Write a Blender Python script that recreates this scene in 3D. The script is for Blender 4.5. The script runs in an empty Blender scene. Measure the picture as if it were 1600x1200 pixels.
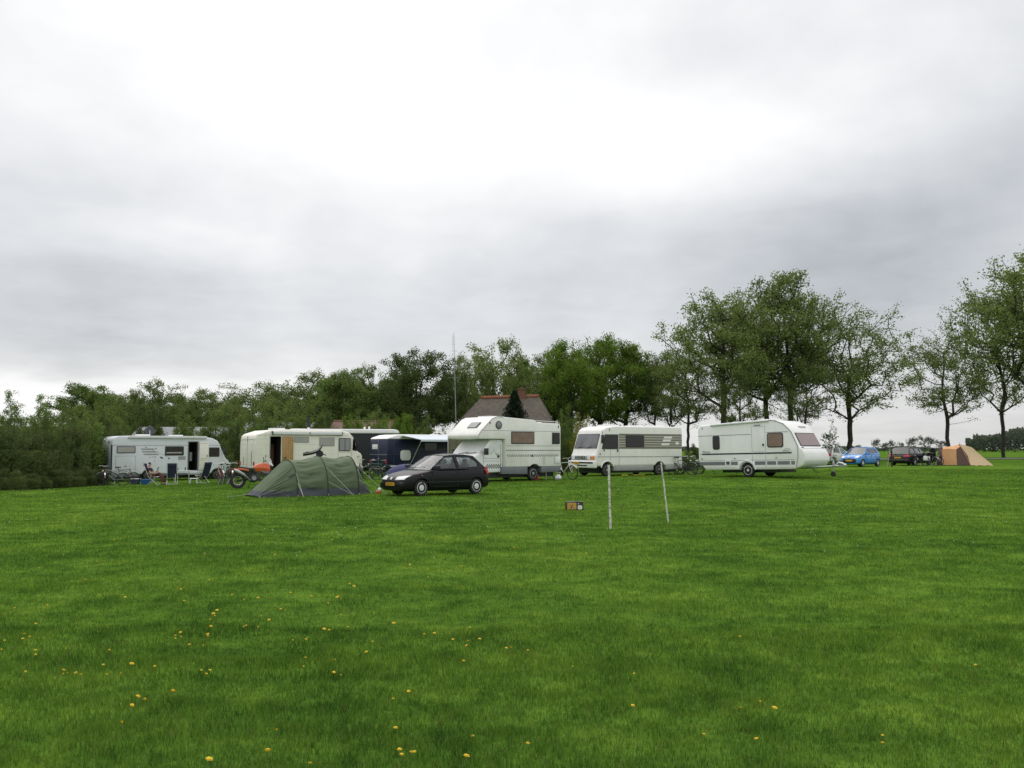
import bpy, bmesh, math, random
import numpy as np
from mathutils import Vector, Matrix, Quaternion
R = math.radians
C = bpy.context.scene.collection
scene = bpy.context.scene

# ------------------------------------------------------------------ camera, sky, sun, exposure
F, HZ, EYE = 1450.0, 701.0, 1.6
PITCH = math.atan((HZ-600)/F)
cd = bpy.data.cameras.new('camera'); cam = bpy.data.objects.new('camera', cd); C.objects.link(cam)
cam.location = (0, 0, EYE); cam.rotation_euler = (R(90)+PITCH, 0, 0)
cd.sensor_width = 36; cd.lens = F/1600*36; cd.clip_end = 6000; cd.clip_start = 0.1
scene.camera = cam
scene.view_settings.view_transform = 'Standard'; scene.view_settings.look = 'None'
scene.view_settings.exposure = 0.0; scene.view_settings.gamma = 1.0
scene.cycles.max_bounces = 6; scene.cycles.transparent_max_bounces = 12
scene.cycles.diffuse_bounces = 3; scene.cycles.glossy_bounces = 3
HAZE = False
SUN_EL, SUN_AZ = R(58), R(-20)      # behind thin cloud, ahead of the camera and a little to the left

def ray(px, py):
    u, v = (px-800)/F, (600-py)/F
    return Vector((u, math.cos(PITCH)-v*math.sin(PITCH), math.sin(PITCH)+v*math.cos(PITCH)))
def pt(px, py, Y):
    d = ray(px, py); return Vector((d.x/d.y*Y, Y, EYE+d.z/d.y*Y))

def build_world():
    w = bpy.data.worlds.new("World"); scene.world = w; w.use_nodes = True
    nt = w.node_tree; nt.nodes.clear(); N = nt.nodes.new; L = nt.links.new
    def val(x):
        return x
    def m(op, a, b=None, c=None, clamp=False):
        n = N('ShaderNodeMath'); n.operation = op; n.use_clamp = clamp
        for i, s in enumerate((a, b, c)):
            if s is None: continue
            if isinstance(s, (int, float)): n.inputs[i].default_value = s
            else: L(s, n.inputs[i])
        return n.outputs[0]
    tc = N('ShaderNodeTexCoord'); sep = N('ShaderNodeSeparateXYZ'); L(tc.outputs['Generated'], sep.inputs[0])
    x, y, z = sep.outputs
    az = m('ARCTAN2', x, y); el = m('ARCSINE', z)
    # cloud layer coordinates: the direction met on a flat layer overhead
    zz = m('ADD', m('MAXIMUM', z, 0.0), 0.12)
    cmb = N('ShaderNodeCombineXYZ'); L(m('DIVIDE', x, zz), cmb.inputs[0]); L(m('DIVIDE', y, zz), cmb.inputs[1])
    def noise(vec, scale, detail, rough, dist=0.0):
        n = N('ShaderNodeTexNoise'); n.inputs['Scale'].default_value = scale; n.inputs['Detail'].default_value = detail
        n.inputs['Roughness'].default_value = rough; n.inputs['Distortion'].default_value = dist
        L(vec, n.inputs['Vector']); return n.outputs[0]
    n1 = noise(cmb.outputs[0], 0.55, 5, 0.5, 0.25)
    n2 = noise(cmb.outputs[0], 1.7, 4, 0.5, 0.3)
    n4 = noise(cmb.outputs[0], 4.5, 6, 0.55, 0.4)
    ofs = N('ShaderNodeVectorMath'); ofs.operation = 'ADD'; L(tc.outputs['Generated'], ofs.inputs[0]); ofs.inputs[1].default_value = (3.37, 7.71, 1.93)
    n5 = noise(ofs.outputs[0], 5.3, 6, 0.5, 0.15)
    n3 = noise(cmb.outputs[0], 0.9, 3, 0.5, 0.0)
    uu = m('ADD', az, m('MULTIPLY', m('SUBTRACT', n3, 0.5), 0.30))
    vv = m('ADD', el, m('MULTIPLY', m('SUBTRACT', n1, 0.5), 0.16))
    base = N('ShaderNodeMapRange'); base.interpolation_type = 'SMOOTHSTEP'
    L(el, base.inputs[0])
    for i, q in zip((1, 2, 3, 4), (0.08, 0.42, 0.75, 0.95)): base.inputs[i].default_value = q
    tot = base.outputs[0]
    # (px, py, half width px, half height px, amount): broad bright and dark banks of cloud
    blobs = [(560, 60, 420, 210, .16), (1120, 240, 260, 90, .17), (380, 190, 300, 90, .09), (20, 600, 380, 42, .34),
             (300, 385, 170, 40, .12), (640, 330, 170, 90, .05), (880, 325, 170, 50, -.10), (1150, 360, 240, 60, -.08), (1450, 370, 250, 110, -.13),
             (1570, 120, 200, 190, -.15), (50, 240, 210, 150, -.09), (180, 470, 260, 60, -.05), (1150, 450, 420, 70, -.06),
             (650, 110, 90, 60, -.05), (760, 500, 300, 60, .02), (1480, 520, 330, 120, -.08), (1150, 470, 200, 70, -.02), (300, 470, 160, 50, -.03), (1030, 90, 130, 40, -.05)]
    for px, py, sx, sy, a in blobs:
        d = ray(px, py).normalized(); u0 = math.atan2(d.x, d.y); v0 = math.asin(d.z)
        q = m('ADD', m('POWER', m('ABSOLUTE', m('DIVIDE', m('SUBTRACT', uu, u0), sx/F)), 2.0),
              m('POWER', m('ABSOLUTE', m('DIVIDE', m('SUBTRACT', vv, v0), sy/F)), 2.0))
        tot = m('ADD', tot, m('MULTIPLY', m('EXPONENT', m('MULTIPLY', q, -1.0)), a))
    tot = m('ADD', tot, m('MULTIPLY', m('SUBTRACT', n1, 0.5), 0.22))
    tot = m('ADD', tot, m('MULTIPLY', m('SUBTRACT', n2, 0.5), 0.16))
    tot = m('ADD', tot, m('MULTIPLY', m('SUBTRACT', n4, 0.5), 0.12))
    tot = m('ADD', tot, m('MULTIPLY', m('SUBTRACT', n5, 0.5), 0.40))
    # brighter overhead and towards the veiled sun
    up = N('ShaderNodeMapRange'); L(el, up.inputs[0])
    for i, q in zip((1, 2, 3, 4), (0.5, 1.4, 0.0, 0.45)): up.inputs[i].default_value = q
    tot = m('ADD', tot, up.outputs[0])
    tot = m('MAXIMUM', tot, 0.3)
    ramp = N('ShaderNodeValToRGB'); ramp.color_ramp.elements[0].position = 0.45; ramp.color_ramp.elements[0].color = (0.925, 0.98, 1.052, 1)
    ramp.color_ramp.elements[1].position = 0.98; ramp.color_ramp.elements[1].color = (1.0, 1.0, 1.01, 1)
    L(tot, ramp.inputs[0])
    # low on the horizon the cloud is a little warmer
    hz = N('ShaderNodeMapRange'); L(el, hz.inputs[0])
    for i, q in zip((1, 2, 3, 4), (0.0, 0.13, 1.0, 0.0)): hz.inputs[i].default_value = q
    mixw = N('ShaderNodeMix'); mixw.data_type = 'RGBA'; L(hz.outputs[0], mixw.inputs[0]); L(ramp.outputs[0], mixw.inputs[6]); mixw.inputs[7].default_value = (1.0, 1.0, 0.985, 1)
    vm = N('ShaderNodeVectorMath'); vm.operation = 'SCALE'; L(mixw.outputs[2], vm.inputs[0]); L(tot, vm.inputs['Scale'])
    b1 = N('ShaderNodeBackground'); L(vm.outputs[0], b1.inputs[0]); b1.inputs[1].default_value = 1.0
    sky = N('ShaderNodeTexSky'); sky.sky_type = 'NISHITA'; sky.sun_disc = False
    sky.sun_elevation = SUN_EL; sky.sun_rotation = SUN_AZ
    b2 = N('ShaderNodeBackground'); L(sky.outputs[0], b2.inputs[0]); b2.inputs[1].default_value = 0.08
    mx = N('ShaderNodeMixShader'); mx.inputs[0].default_value = 0.96   # cloud cover
    L(b2.outputs[0], mx.inputs[1]); L(b1.outputs[0], mx.inputs[2])
    out = N('ShaderNodeOutputWorld'); L(mx.outputs[0], out.inputs[0])
build_world()
sl = bpy.data.lights.new('sun', 'SUN'); sl.energy = 1.1; sl.angle = R(60); sl.color = (1.0, 0.96, 0.9)
so = bpy.data.objects.new('sun', sl); C.objects.link(so)
sd = Vector((math.sin(SUN_AZ)*math.cos(SUN_EL), math.cos(SUN_AZ)*math.cos(SUN_EL), math.sin(SUN_EL)))
so.rotation_euler = sd.to_track_quat('Z', 'Y').to_euler(); so.location = (0, 0, 60)

# ------------------------------------------------------------------ helpers
rng = np.random.default_rng(7); random.seed(7)
def vnoise(x, y, seed=0):
    xi, yi = np.floor(x).astype(np.int64), np.floor(y).astype(np.int64)
    fx, fy = x-xi, y-yi; fx = fx*fx*(3-2*fx); fy = fy*fy*(3-2*fy)
    def h(a, b):
        n = (a*374761393+b*668265263+seed*1442695) & 0x7fffffff
        n = ((n ^ (n >> 13))*1274126177) & 0x7fffffff
        return ((n ^ (n >> 16)) & 0xffff)/65535.0
    return (h(xi, yi)*(1-fx)+h(xi+1, yi)*fx)*(1-fy)+(h(xi, yi+1)*(1-fx)+h(xi+1, yi+1)*fx)*fy

# heights of the field, read off where things stand
ctrl = [(0, 46, -.43), (170, 50, -.43), (250, 52, -.42), (255, 57, -.36), (330, 56, -.30), (470, 52, -.02), (480, 32, 0), (680, 32.5, 0), (800, 32, 0),
        (372, 37.4, 0), (200, 37, -.15), (0, 34, -.15), (640, 55, 0), (790, 44, .10), (980, 52, .13), (1200, 43.3, .32), (1100, 35, .08), (1345, 76, .23), (1425, 78, .25),
        (1510, 75, .25), (1565, 104, .62), (1330, 104, .6), (1100, 104, .6), (900, 100, .4), (500, 90, 0), (200, 90, -.2), (1500, 55, .22), (1590, 40, .12), (1700, 90, .5), (1700, 104, .6),
        (1450, 92, .45), (1200, 92, .5), (0, 90, -.2), (900, 25, 0), (500, 25, 0), (100, 25, 0), (1400, 25, 0)]
CP = [((px-800)/F*Y, Y, z) for px, Y, z in ctrl]
CP += [(x, y, 0) for x in (-14, -7, 0, 7, 14) for y in (-5, 3, 10, 18)]
CP += [(x, y, 0.0) for x in (-500, -250, -120, 0, 120, 250, 500) for y in (-120, 260, 500, 900)] + [(-120, 60, -.3), (120, 60, .3), (60, 20, 0), (-60, 20, -.1), (100, 140, .4), (0, 140, .3)]
CP = np.array(CP)
def g0(x, y):
    x = np.asarray(x, float); y = np.asarray(y, float); num = 0; den = 0
    for cx, cy, cz in CP:
        w = 1/((x-cx)**2+(y-cy)**2+5)**1.5; num = num+w*cz; den = den+w
    return num/den
def bumps(x, y):
    x = np.asarray(x, float); y = np.asarray(y, float); d = np.hypot(x, y); k = np.clip((60-d)/40, 0, 1)
    return k*(0.05*(vnoise(x*.9, y*.9, 3)-.5)+0.04*(vnoise(x*2.3, y*2.3, 5)-.5))
def g(x, y): return g0(x, y)+bumps(x, y)
def gz(x, y): return float(g(np.array([x]), np.array([y]))[0])
def place(px, Y, py=740):
    p = pt(px, py, Y); return (p.x, Y, gz(p.x, Y))

class MB:
    def __init__(s): s.v = []; s.f = []; s.mi = []; s.cur = 0; s.M = None
    def add(s, vs, fs):
        o = len(s.v)
        for p in vs:
            p = Vector(p); s.v.append(tuple(s.M @ p if s.M else p))
        for f in fs: s.f.append(tuple(i+o for i in f)); s.mi.append(s.cur)
        return s
    def box(s, x0, x1, y0, y1, z0, z1):
        v = [(x, y, z) for z in (z0, z1) for y in (y0, y1) for x in (x0, x1)]
        return s.add(v, [(0, 2, 3, 1), (4, 5, 7, 6), (0, 1, 5, 4), (2, 6, 7, 3), (0, 4, 6, 2), (1, 3, 7, 5)])
    def prism(s, prof, y0, y1):        # profile in x,z, extruded over y
        n = len(prof)
        v = [(x, y0, z) for x, z in prof]+[(x, y1, z) for x, z in prof]
        return s.add(v, [tuple(range(n))[::-1], tuple(range(n, 2*n))]+[(i, (i+1) % n, (i+1) % n+n, i+n) for i in range(n)])
    def slab(s, prof, z0, z1):         # profile in x,y, extruded over z
        n = len(prof)
        v = [(x, y, z0) for x, y in prof]+[(x, y, z1) for x, y in prof]
        return s.add(v, [tuple(range(n))[::-1], tuple(range(n, 2*n))]+[(i, (i+1) % n, (i+1) % n+n, i+n) for i in range(n)])
    def tube(s, pts, r, n=6, closed=False, cap=True):
        pts = [Vector(p) for p in pts]; k = len(pts); rs = r if isinstance(r, (list, tuple)) else [r]*k
        vs = []; fs = []; prev = None
        for i, p in enumerate(pts):
            if closed: t = pts[(i+1) % k]-pts[i-1]
            else: t = pts[min(i+1, k-1)]-pts[max(i-1, 0)]
            t.normalize()
            if prev is None: a = t.orthogonal().normalized()
            else:
                a = prev-t*prev.dot(t)
                a = a.normalized() if a.length > 1e-5 else t.orthogonal().normalized()
            prev = a; b = t.cross(a)
            for j in range(n):
                q = 2*math.pi*j/n; vs.append(p+(a*math.cos(q)+b*math.sin(q))*rs[i])
        for i in range(k if closed else k-1):
            for j in range(n):
                i2 = (i+1) % k; fs.append((i*n+j, i*n+(j+1) % n, i2*n+(j+1) % n, i2*n+j))
        if cap and not closed: fs += [tuple(range(n))[::-1], tuple(range((k-1)*n, k*n))]
        return s.add(vs, fs)
    def cyl(s, p0, p1, r0, r1=None, n=16): return s.tube([p0, p1], [r0, r0 if r1 is None else r1], n)
    def lathe(s, prof, c, axis='y', n=24, caps=True):   # profile of (radius, offset along the axis)
        vs = []; k = len(prof)
        for r, h in prof:
            for j in range(n):
                q = 2*math.pi*j/n; a, b = r*math.cos(q), r*math.sin(q)
                p = {'y': (a, h, b), 'z': (a, b, h), 'x': (h, a, b)}[axis]
                vs.append((c[0]+p[0], c[1]+p[1], c[2]+p[2]))
        fs = [(i*n+j, i*n+(j+1) % n, (i+1)*n+(j+1) % n, (i+1)*n+j) for i in range(k-1) for j in range(n)]
        if caps and prof[0][0] > 1e-4: fs.append(tuple(range(n))[::-1])
        if caps and prof[-1][0] > 1e-4: fs.append(tuple(range((k-1)*n, k*n)))
        return s.add(vs, fs)
    def loft(s, secs, caps=True):       # rings of equal point count
        n = len(secs[0]); vs = [p for q in secs for p in q]
        fs = [(i*n+j, i*n+(j+1) % n, (i+1)*n+(j+1) % n, (i+1)*n+j) for i in range(len(secs)-1) for j in range(n)]
        if caps: fs += [tuple(range(n))[::-1], tuple(range((len(secs)-1)*n, len(secs)*n))]
        return s.add(vs, fs)
    def grid(s, rows):
        m_, n = len(rows), len(rows[0]); vs = [p for r in rows for p in r]
        return s.add(vs, [(i*n+j, i*n+j+1, (i+1)*n+j+1, (i+1)*n+j) for i in range(m_-1) for j in range(n-1)])
    def build(s, name, mat=None, parent=None, smooth=35, bevel=0, seg=2, solid=0, offset=0, subsurf=0):
        me = bpy.data.meshes.new(name); me.from_pydata(s.v, [], s.f)
        mats = mat if isinstance(mat, (list, tuple)) else [mat]
        for q in mats: me.materials.append(q)
        if len(mats) > 1: me.polygons.foreach_set('material_index', s.mi)
        bm = bmesh.new(); bm.from_mesh(me); bmesh.ops.recalc_face_normals(bm, faces=bm.faces); bm.to_mesh(me); bm.free()
        o = bpy.data.objects.new(name, me); C.objects.link(o); o.parent = parent
        if solid:
            q = o.modifiers.new('s', 'SOLIDIFY'); q.thickness = solid; q.offset = offset
        if bevel:
            q = o.modifiers.new('b', 'BEVEL'); q.width = bevel; q.segments = seg; q.limit_method = 'ANGLE'; q.angle_limit = R(30)
        if subsurf:
            q = o.modifiers.new('u', 'SUBSURF'); q.levels = q.render_levels = subsurf
        if solid or bevel or subsurf: bake(o)
        if smooth:
            o.data.polygons.foreach_set('use_smooth', [True]*len(o.data.polygons)); o.data.set_sharp_from_angle(angle=R(smooth))
        return o
def bake(o):
    dg = bpy.context.evaluated_depsgraph_get(); dg.update()
    me = bpy.data.meshes.new_from_object(o.evaluated_get(dg)); old = o.data; o.modifiers.clear(); o.data = me; me.name = o.name
    bpy.data.meshes.remove(old)
def carve(o, cutter):          # cut one shape out of another and drop the cutter
    k = cutter.build('cutter', None, None, smooth=0)
    if o.parent: k.matrix_world = o.parent.matrix_world
    q = o.modifiers.new('c', 'BOOLEAN'); q.operation = 'DIFFERENCE'; q.solver = 'EXACT'; q.object = k
    if o.parent: k.parent = o.parent; k.matrix_parent_inverse = Matrix(); k.matrix_basis = Matrix()
    bake(o); bpy.data.objects.remove(k)
    o.data.polygons.foreach_set('use_smooth', [True]*len(o.data.polygons)); o.data.set_sharp_from_angle(angle=R(35))
def conform(name, body, poly, mt, parent, face='+x', nu=10, nv=5, off=.006):
    # patch laid on the body's own surface; poly = four corners (y, z): bottom inner, bottom outer, top outer, top inner
    from mathutils.bvhtree import BVHTree
    me = body.data; bv = BVHTree.FromPolygons([v.co for v in me.vertices], [p.vertices for p in me.polygons]); s = 1 if face == '+x' else -1
    rows = []
    for j in range(nv+1):
        row = []
        for i in range(nu+1):
            u, v = i/nu, j/nv; a = Vector((poly[0][0]*(1-u)+poly[1][0]*u, poly[0][1]*(1-u)+poly[1][1]*u)); b = Vector((poly[3][0]*(1-u)+poly[2][0]*u, poly[3][1]*(1-u)+poly[2][1]*u))
            p = a*(1-v)+b*v; h = bv.ray_cast(Vector((s*4, p.x, p.y)), Vector((-s, 0, 0)))[0]
            row.append((h.x+s*off if h else s*1.5, p.x, p.y))
        rows.append(row)
    o = MB().grid(rows).build(name, mt, parent, smooth=60, solid=.008, offset=0); return o
def tag(o, label=None, cat=None, group=None, kind=None):
    for k, v_ in (('label', label), ('category', cat), ('group', group), ('kind', kind)):
        if v_: o[k] = v_
    return o
def thing(name, label, cat, loc=(0, 0, 0), rz=0, group=None):
    o = bpy.data.objects.new(name, None); C.objects.link(o); o.location = loc; o.rotation_euler = (0, 0, R(rz)); o.empty_display_size = .2
    return tag(o, label, cat, group)
def dup(root, loc, rz, label, group=None, scale=None, rx=0, ry=0):
    def cp(o, parent):
        c = o.copy(); C.objects.link(c); c.parent = parent
        for ch in [q for q in kids.get(o.name, [])]: cp(ch, c)
        return c
    kids = {}
    for q in root.children_recursive: kids.setdefault(q.parent.name, []).append(q)
    r = cp(root, None); r.location = loc; r.rotation_euler = (R(rx), R(ry), R(rz)); r['label'] = label
    if group: r['group'] = group
    if scale is not None: r.scale = scale if isinstance(scale, (tuple, list)) else (scale,)*3
    return r
def fill_panel(name, outer, holes, fn, mat, parent, solid=0.0):   # flat sheet with holes drawn in (u,v), mapped to space by fn
    bm = bmesh.new()
    for loop in [outer]+holes:
        vs = [bm.verts.new((u, v, 0)) for u, v in loop]
        for i in range(len(vs)): bm.edges.new((vs[i], vs[(i+1) % len(vs)]))
    bmesh.ops.triangle_fill(bm, use_beauty=True, use_dissolve=False, edges=bm.edges[:])
    for q in bm.verts: q.co = Vector(fn(q.co.x, q.co.y))
    bmesh.ops.recalc_face_normals(bm, faces=bm.faces)
    me = bpy.data.meshes.new(name); bm.to_mesh(me); bm.free(); me.materials.append(mat)
    o = bpy.data.objects.new(name, me); C.objects.link(o); o.parent = parent
    if solid:
        q = o.modifiers.new('s', 'SOLIDIFY'); q.thickness = solid; q.offset = 0; bake(o)
    return o
def rrect(x0, x1, z0, z1, r, n=4):
    out = []
    for cx, cz, a in ((x1-r, z1-r, 0), (x0+r, z1-r, 90), (x0+r, z0+r, 180), (x1-r, z0+r, 270)):
        for i in range(n+1):
            q = R(a+90*i/n); out.append((cx+r*math.cos(q), cz+r*math.sin(q)))
    return out
def text(name, s, size, mat, parent, M, depth=.004):
    cu = bpy.data.curves.new(name, 'FONT'); cu.body = s; cu.size = size; cu.extrude = depth; cu.align_x = 'CENTER'; cu.align_y = 'CENTER'; cu.resolution_u = 2
    o = bpy.data.objects.new(name, cu); C.objects.link(o)
    dg = bpy.context.evaluated_depsgraph_get(); me = bpy.data.meshes.new_from_object(o.evaluated_get(dg))
    bpy.data.objects.remove(o); me.transform(M); me.materials.clear(); me.materials.append(mat)
    r = bpy.data.objects.new(name, me); C.objects.link(r); r.parent = parent; return r

# ------------------------------------------------------------------ materials
def mat(name, col, rough=.5, metal=0.0, var=0.0, vscale=3.0, bump=0.0, bscale=30.0, coat=0.0, dirt=0.0, dirtcol=(.16, .15, .11), spec=None):
    m = bpy.data.materials.new(name); m.use_nodes = True; nt = m.node_tree; b = nt.nodes['Principled BSDF']
    b.inputs['Base Color'].default_value = (*col, 1); b.inputs['Roughness'].default_value = rough; b.inputs['Metallic'].default_value = metal
    if coat: b.inputs['Coat Weight'].default_value = coat; b.inputs['Coat Roughness'].default_value = .08
    if spec is not None: b.inputs['Specular IOR Level'].default_value = spec
    L = nt.links.new; geo = None
    if var or dirt or bump: geo = nt.nodes.new('ShaderNodeTexCoord')
    cur = None
    if var:
        n = nt.nodes.new('ShaderNodeTexNoise'); n.inputs['Scale'].default_value = vscale; n.inputs['Detail'].default_value = 5; L(geo.outputs['Object'], n.inputs['Vector'])
        mr = nt.nodes.new('ShaderNodeMapRange'); L(n.outputs[0], mr.inputs[0])
        for i, q in zip((1, 2, 3, 4), (.3, .7, 1-var, 1+var)): mr.inputs[i].default_value = q
        vm = nt.nodes.new('ShaderNodeVectorMath'); vm.operation = 'SCALE'; vm.inputs[0].default_value = col; L(mr.outputs[0], vm.inputs['Scale']); cur = vm.outputs[0]
    if dirt:     # rain streaks and grime, long in z
        mp = nt.nodes.new('ShaderNodeMapping'); mp.inputs['Scale'].default_value = (2.2, 2.2, .5); L(geo.outputs['Object'], mp.inputs[0])
        n = nt.nodes.new('ShaderNodeTexNoise'); n.inputs['Scale'].default_value = 1.6; n.inputs['Detail'].default_value = 6; L(mp.outputs[0], n.inputs['Vector'])
        mr = nt.nodes.new('ShaderNodeMapRange'); L(n.outputs[0], mr.inputs[0])
        for i, q in zip((1, 2, 3, 4), (.45, .9, 0, dirt*.7)): mr.inputs[i].default_value = q
        mx = nt.nodes.new('ShaderNodeMix'); mx.data_type = 'RGBA'; L(mr.outputs[0], mx.inputs[0])
        if cur: L(cur, mx.inputs[6])
        else: mx.inputs[6].default_value = (*col, 1)
        mx.inputs[7].default_value = (*dirtcol, 1); cur = mx.outputs[2]
    if cur: L(cur, b.inputs['Base Color'])
    if bump:
        n = nt.nodes.new('ShaderNodeTexNoise'); n.inputs['Scale'].default_value = bscale; n.inputs['Detail'].default_value = 4; L(geo.outputs['Object'], n.inputs['Vector'])
        bp = nt.nodes.new('ShaderNodeBump'); bp.inputs['Strength'].default_value = bump; bp.inputs['Distance'].default_value = .02; L(n.outputs[0], bp.inputs['Height']); L(bp.outputs[0], b.inputs['Normal'])
    return m
def glass(name, tint, refl=1.0):
    m = bpy.data.materials.new(name); m.use_nodes = True; nt = m.node_tree; nt.nodes.clear(); N = nt.nodes.new
    t = N('ShaderNodeBsdfTransparent'); t.inputs[0].default_value = (*tint, 1)
    gl = N('ShaderNodeBsdfGlossy'); gl.inputs['Roughness'].default_value = .03
    fr = N('ShaderNodeLayerWeight'); fr.inputs[0].default_value = .32
    mm = N('ShaderNodeMath'); mm.operation = 'MULTIPLY'; mm.use_clamp = True; mm.operation = 'MULTIPLY_ADD'; mm.inputs[1].default_value = .75*refl; mm.inputs[2].default_value = .06; pw = N('ShaderNodeMath'); pw.operation = 'POWER'; pw.inputs[1].default_value = 2.0; nt.links.new(fr.outputs['Facing'], pw.inputs[0]); nt.links.new(pw.outputs[0], mm.inputs[0])
    mx = N('ShaderNodeMixShader'); nt.links.new(mm.outputs[0], mx.inputs[0]); nt.links.new(t.outputs[0], mx.inputs[1]); nt.links.new(gl.outputs[0], mx.inputs[2])
    o = N('ShaderNodeOutputMaterial'); nt.links.new(mx.outputs[0], o.inputs[0]); return m
def leafmat(name, c1, c2, trans=.45):
    m = bpy.data.materials.new(name); m.use_nodes = True; nt = m.node_tree; nt.nodes.clear(); N = nt.nodes.new; L = nt.links.new
    geo = N('ShaderNodeNewGeometry'); oi = N('ShaderNodeObjectInfo')
    n = N('ShaderNodeTexNoise'); n.inputs['Scale'].default_value = .55; n.inputs['Detail'].default_value = 2; L(geo.outputs['Position'], n.inputs['Vector'])
    rnd = N('ShaderNodeMath'); rnd.operation = 'MULTIPLY_ADD'; L(geo.outputs['Random Per Island'], rnd.inputs[0]); rnd.inputs[1].default_value = .5; L(n.outputs[0], rnd.inputs[2])
    r2 = N('ShaderNodeMath'); r2.operation = 'MULTIPLY_ADD'; L(oi.outputs['Random'], r2.inputs[0]); r2.inputs[1].default_value = .35; L(rnd.outputs[0], r2.inputs[2])
    mr = N('ShaderNodeMapRange'); L(r2.outputs[0], mr.inputs[0]); mr.inputs[1].default_value = .45; mr.inputs[2].default_value = 1.3
    mx = N('ShaderNodeMix'); mx.data_type = 'RGBA'; L(mr.outputs[0], mx.inputs[0]); mx.inputs[6].default_value = (*c1, 1); mx.inputs[7].default_value = (*c2, 1)
    d = N('ShaderNodeBsdfDiffuse'); L(mx.outputs[2], d.inputs[0]); t = N('ShaderNodeBsdfTranslucent'); L(mx.outputs[2], t.inputs[0])
    ms = N('ShaderNodeMixShader'); ms.inputs[0].default_value = trans; L(d.outputs[0], ms.inputs[1]); L(t.outputs[0], ms.inputs[2])
    o = N('ShaderNodeOutputMaterial'); L(ms.outputs[0], o.inputs[0]); return m
M = {}
M['white'] = mat('painted_white_panel', (.87, .87, .86), .35, dirt=.16, var=.03)
M['coolwhite'] = mat('cool_white_panel', (.70, .74, .78), .35, dirt=.14, var=.03)
M['cream'] = mat('cream_van_paint', (.84, .82, .72), .4, dirt=.20, var=.04)
M['offwhite'] = mat('off_white_camper', (.84, .83, .79), .4, dirt=.22, var=.03)
M['roofwhite'] = mat('white_roof_plastic', (.86, .86, .86), .5, dirt=.10)
M['awning'] = mat('awning_housing', (.74, .75, .76), .4, dirt=.15)
M['awncloth'] = mat('pale_blue_awning_cloth', (.62, .67, .73), .8)
M['skirt'] = mat('grey_skirt_plastic', (.17, .18, .20), .5, var=.1)
M['ltskirt'] = mat('pale_grey_skirt', (.33, .34, .34), .5, var=.08)
M['line'] = mat('dark_trim_line', (.06, .065, .07), .5)
M['greyline'] = mat('grey_trim_line', (.24, .25, .26), .5)
M['black'] = mat('black_plastic', (.018, .018, .02), .45)
M['dark'] = mat('dark_interior', (.02, .016, .014), .8)
M['rubber'] = mat('tyre_rubber', (.022, .022, .023), .8, var=.2)
M['rim'] = mat('silver_wheel_trim', (.42, .43, .44), .38, metal=.5, var=.06)
M['hubcap'] = mat('bright_wheel_trim', (.75, .76, .77), .35, metal=.15, var=.05)
M['steel'] = mat('worn_steel_wheel', (.26, .26, .26), .5, metal=.5, var=.1)
M['chrome'] = mat('bright_metal', (.6, .6, .6), .25, metal=1)
M['spoke'] = mat('dull_spokes', (.10, .10, .10), .4, metal=.3)
M['galv'] = mat('galvanised_steel', (.34, .36, .36), .5, metal=.7, var=.1)
M['alu'] = mat('aluminium_tube', (.62, .63, .64), .35, metal=.6)
M['blackpaint'] = mat('faded_black_car_paint', (.006, .006, .009), .38, coat=.15, spec=.25)
M['bluepaint'] = mat('bright_blue_car_paint', (.045, .26, .70), .3, coat=.8, var=.05)
M['navypaint'] = mat('dark_blue_van_paint', (.007, .012, .046), .4, coat=.15, var=.15, spec=.35)
M['brownpaint'] = mat('black_estate_paint', (.012, .010, .012), .35, coat=.3, spec=.3)
M['carwhite'] = mat('white_car_paint', (.66, .68, .66), .3, coat=.5)
M['glass'] = glass('car_window_glass', (.42, .47, .47), 1.3)
M['clear'] = glass('clear_window_glass', (.62, .68, .68), 1.1)
M['darkglass'] = glass('tinted_window_glass', (.05, .05, .05), .45)
M['blind'] = mat('window_blind_grey', (.36, .35, .33), .6, coat=.7, var=.06)
M['brownblind'] = mat('brown_window_curtain', (.22, .14, .105), .7, var=.18, vscale=4, coat=.7)
M['pinkblind'] = mat('mauve_front_window_blind', (.27, .19, .20), .25, spec=.6)
M['curtain'] = mat('grey_curtain', (.30, .30, .31), .9)
M['frame'] = mat('window_frame_rubber', (.04, .042, .045), .5)
M['lamp'] = mat('headlamp_glass', (.75, .77, .78), .12, spec=.8)
M['red'] = mat('red_lamp_lens', (.42, .02, .035), .2)
M['orange'] = mat('orange_lamp_lens', (.85, .24, .03), .25)
M['plate'] = mat('yellow_number_plate', (.72, .40, .03), .4)
M['tentgreen'] = mat('green_tent_fabric', (.086, .122, .062), .75, var=.08, vscale=2, bump=.25, bscale=3)
M['tentgrey'] = mat('slate_grey_tent_fabric', (.065, .07, .085), .75, var=.08, bump=.2, bscale=3)
M['tentpole'] = mat('dark_green_pole_sleeve', (.028, .04, .026), .7)
M['tentblue'] = mat('blue_dome_tent_fabric', (.016, .022, .10), .7)
M['tan'] = mat('tan_cotton_canvas', (.66, .49, .31), .85, var=.06, vscale=2, bump=.2, bscale=4)
M['orangecanvas'] = mat('orange_cotton_canvas', (.62, .33, .16), .85, var=.06, vscale=2, bump=.2, bscale=4)
M['browncanvas'] = mat('brown_canvas', (.14, .085, .075), .9)
M['rope'] = mat('pale_guy_rope', (.45, .47, .40), .8)
M['wood'] = mat('varnished_pine', (.42, .25, .09), .5, var=.18, vscale=9)
M['motoorange'] = mat('motorbike_orange', (.62, .10, .02), .3, coat=.5)
M['whiteplastic'] = mat('white_plastic', (.75, .75, .75), .5)
M['navyfab'] = mat('navy_chair_fabric', (.02, .022, .06), .85, var=.2)
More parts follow.
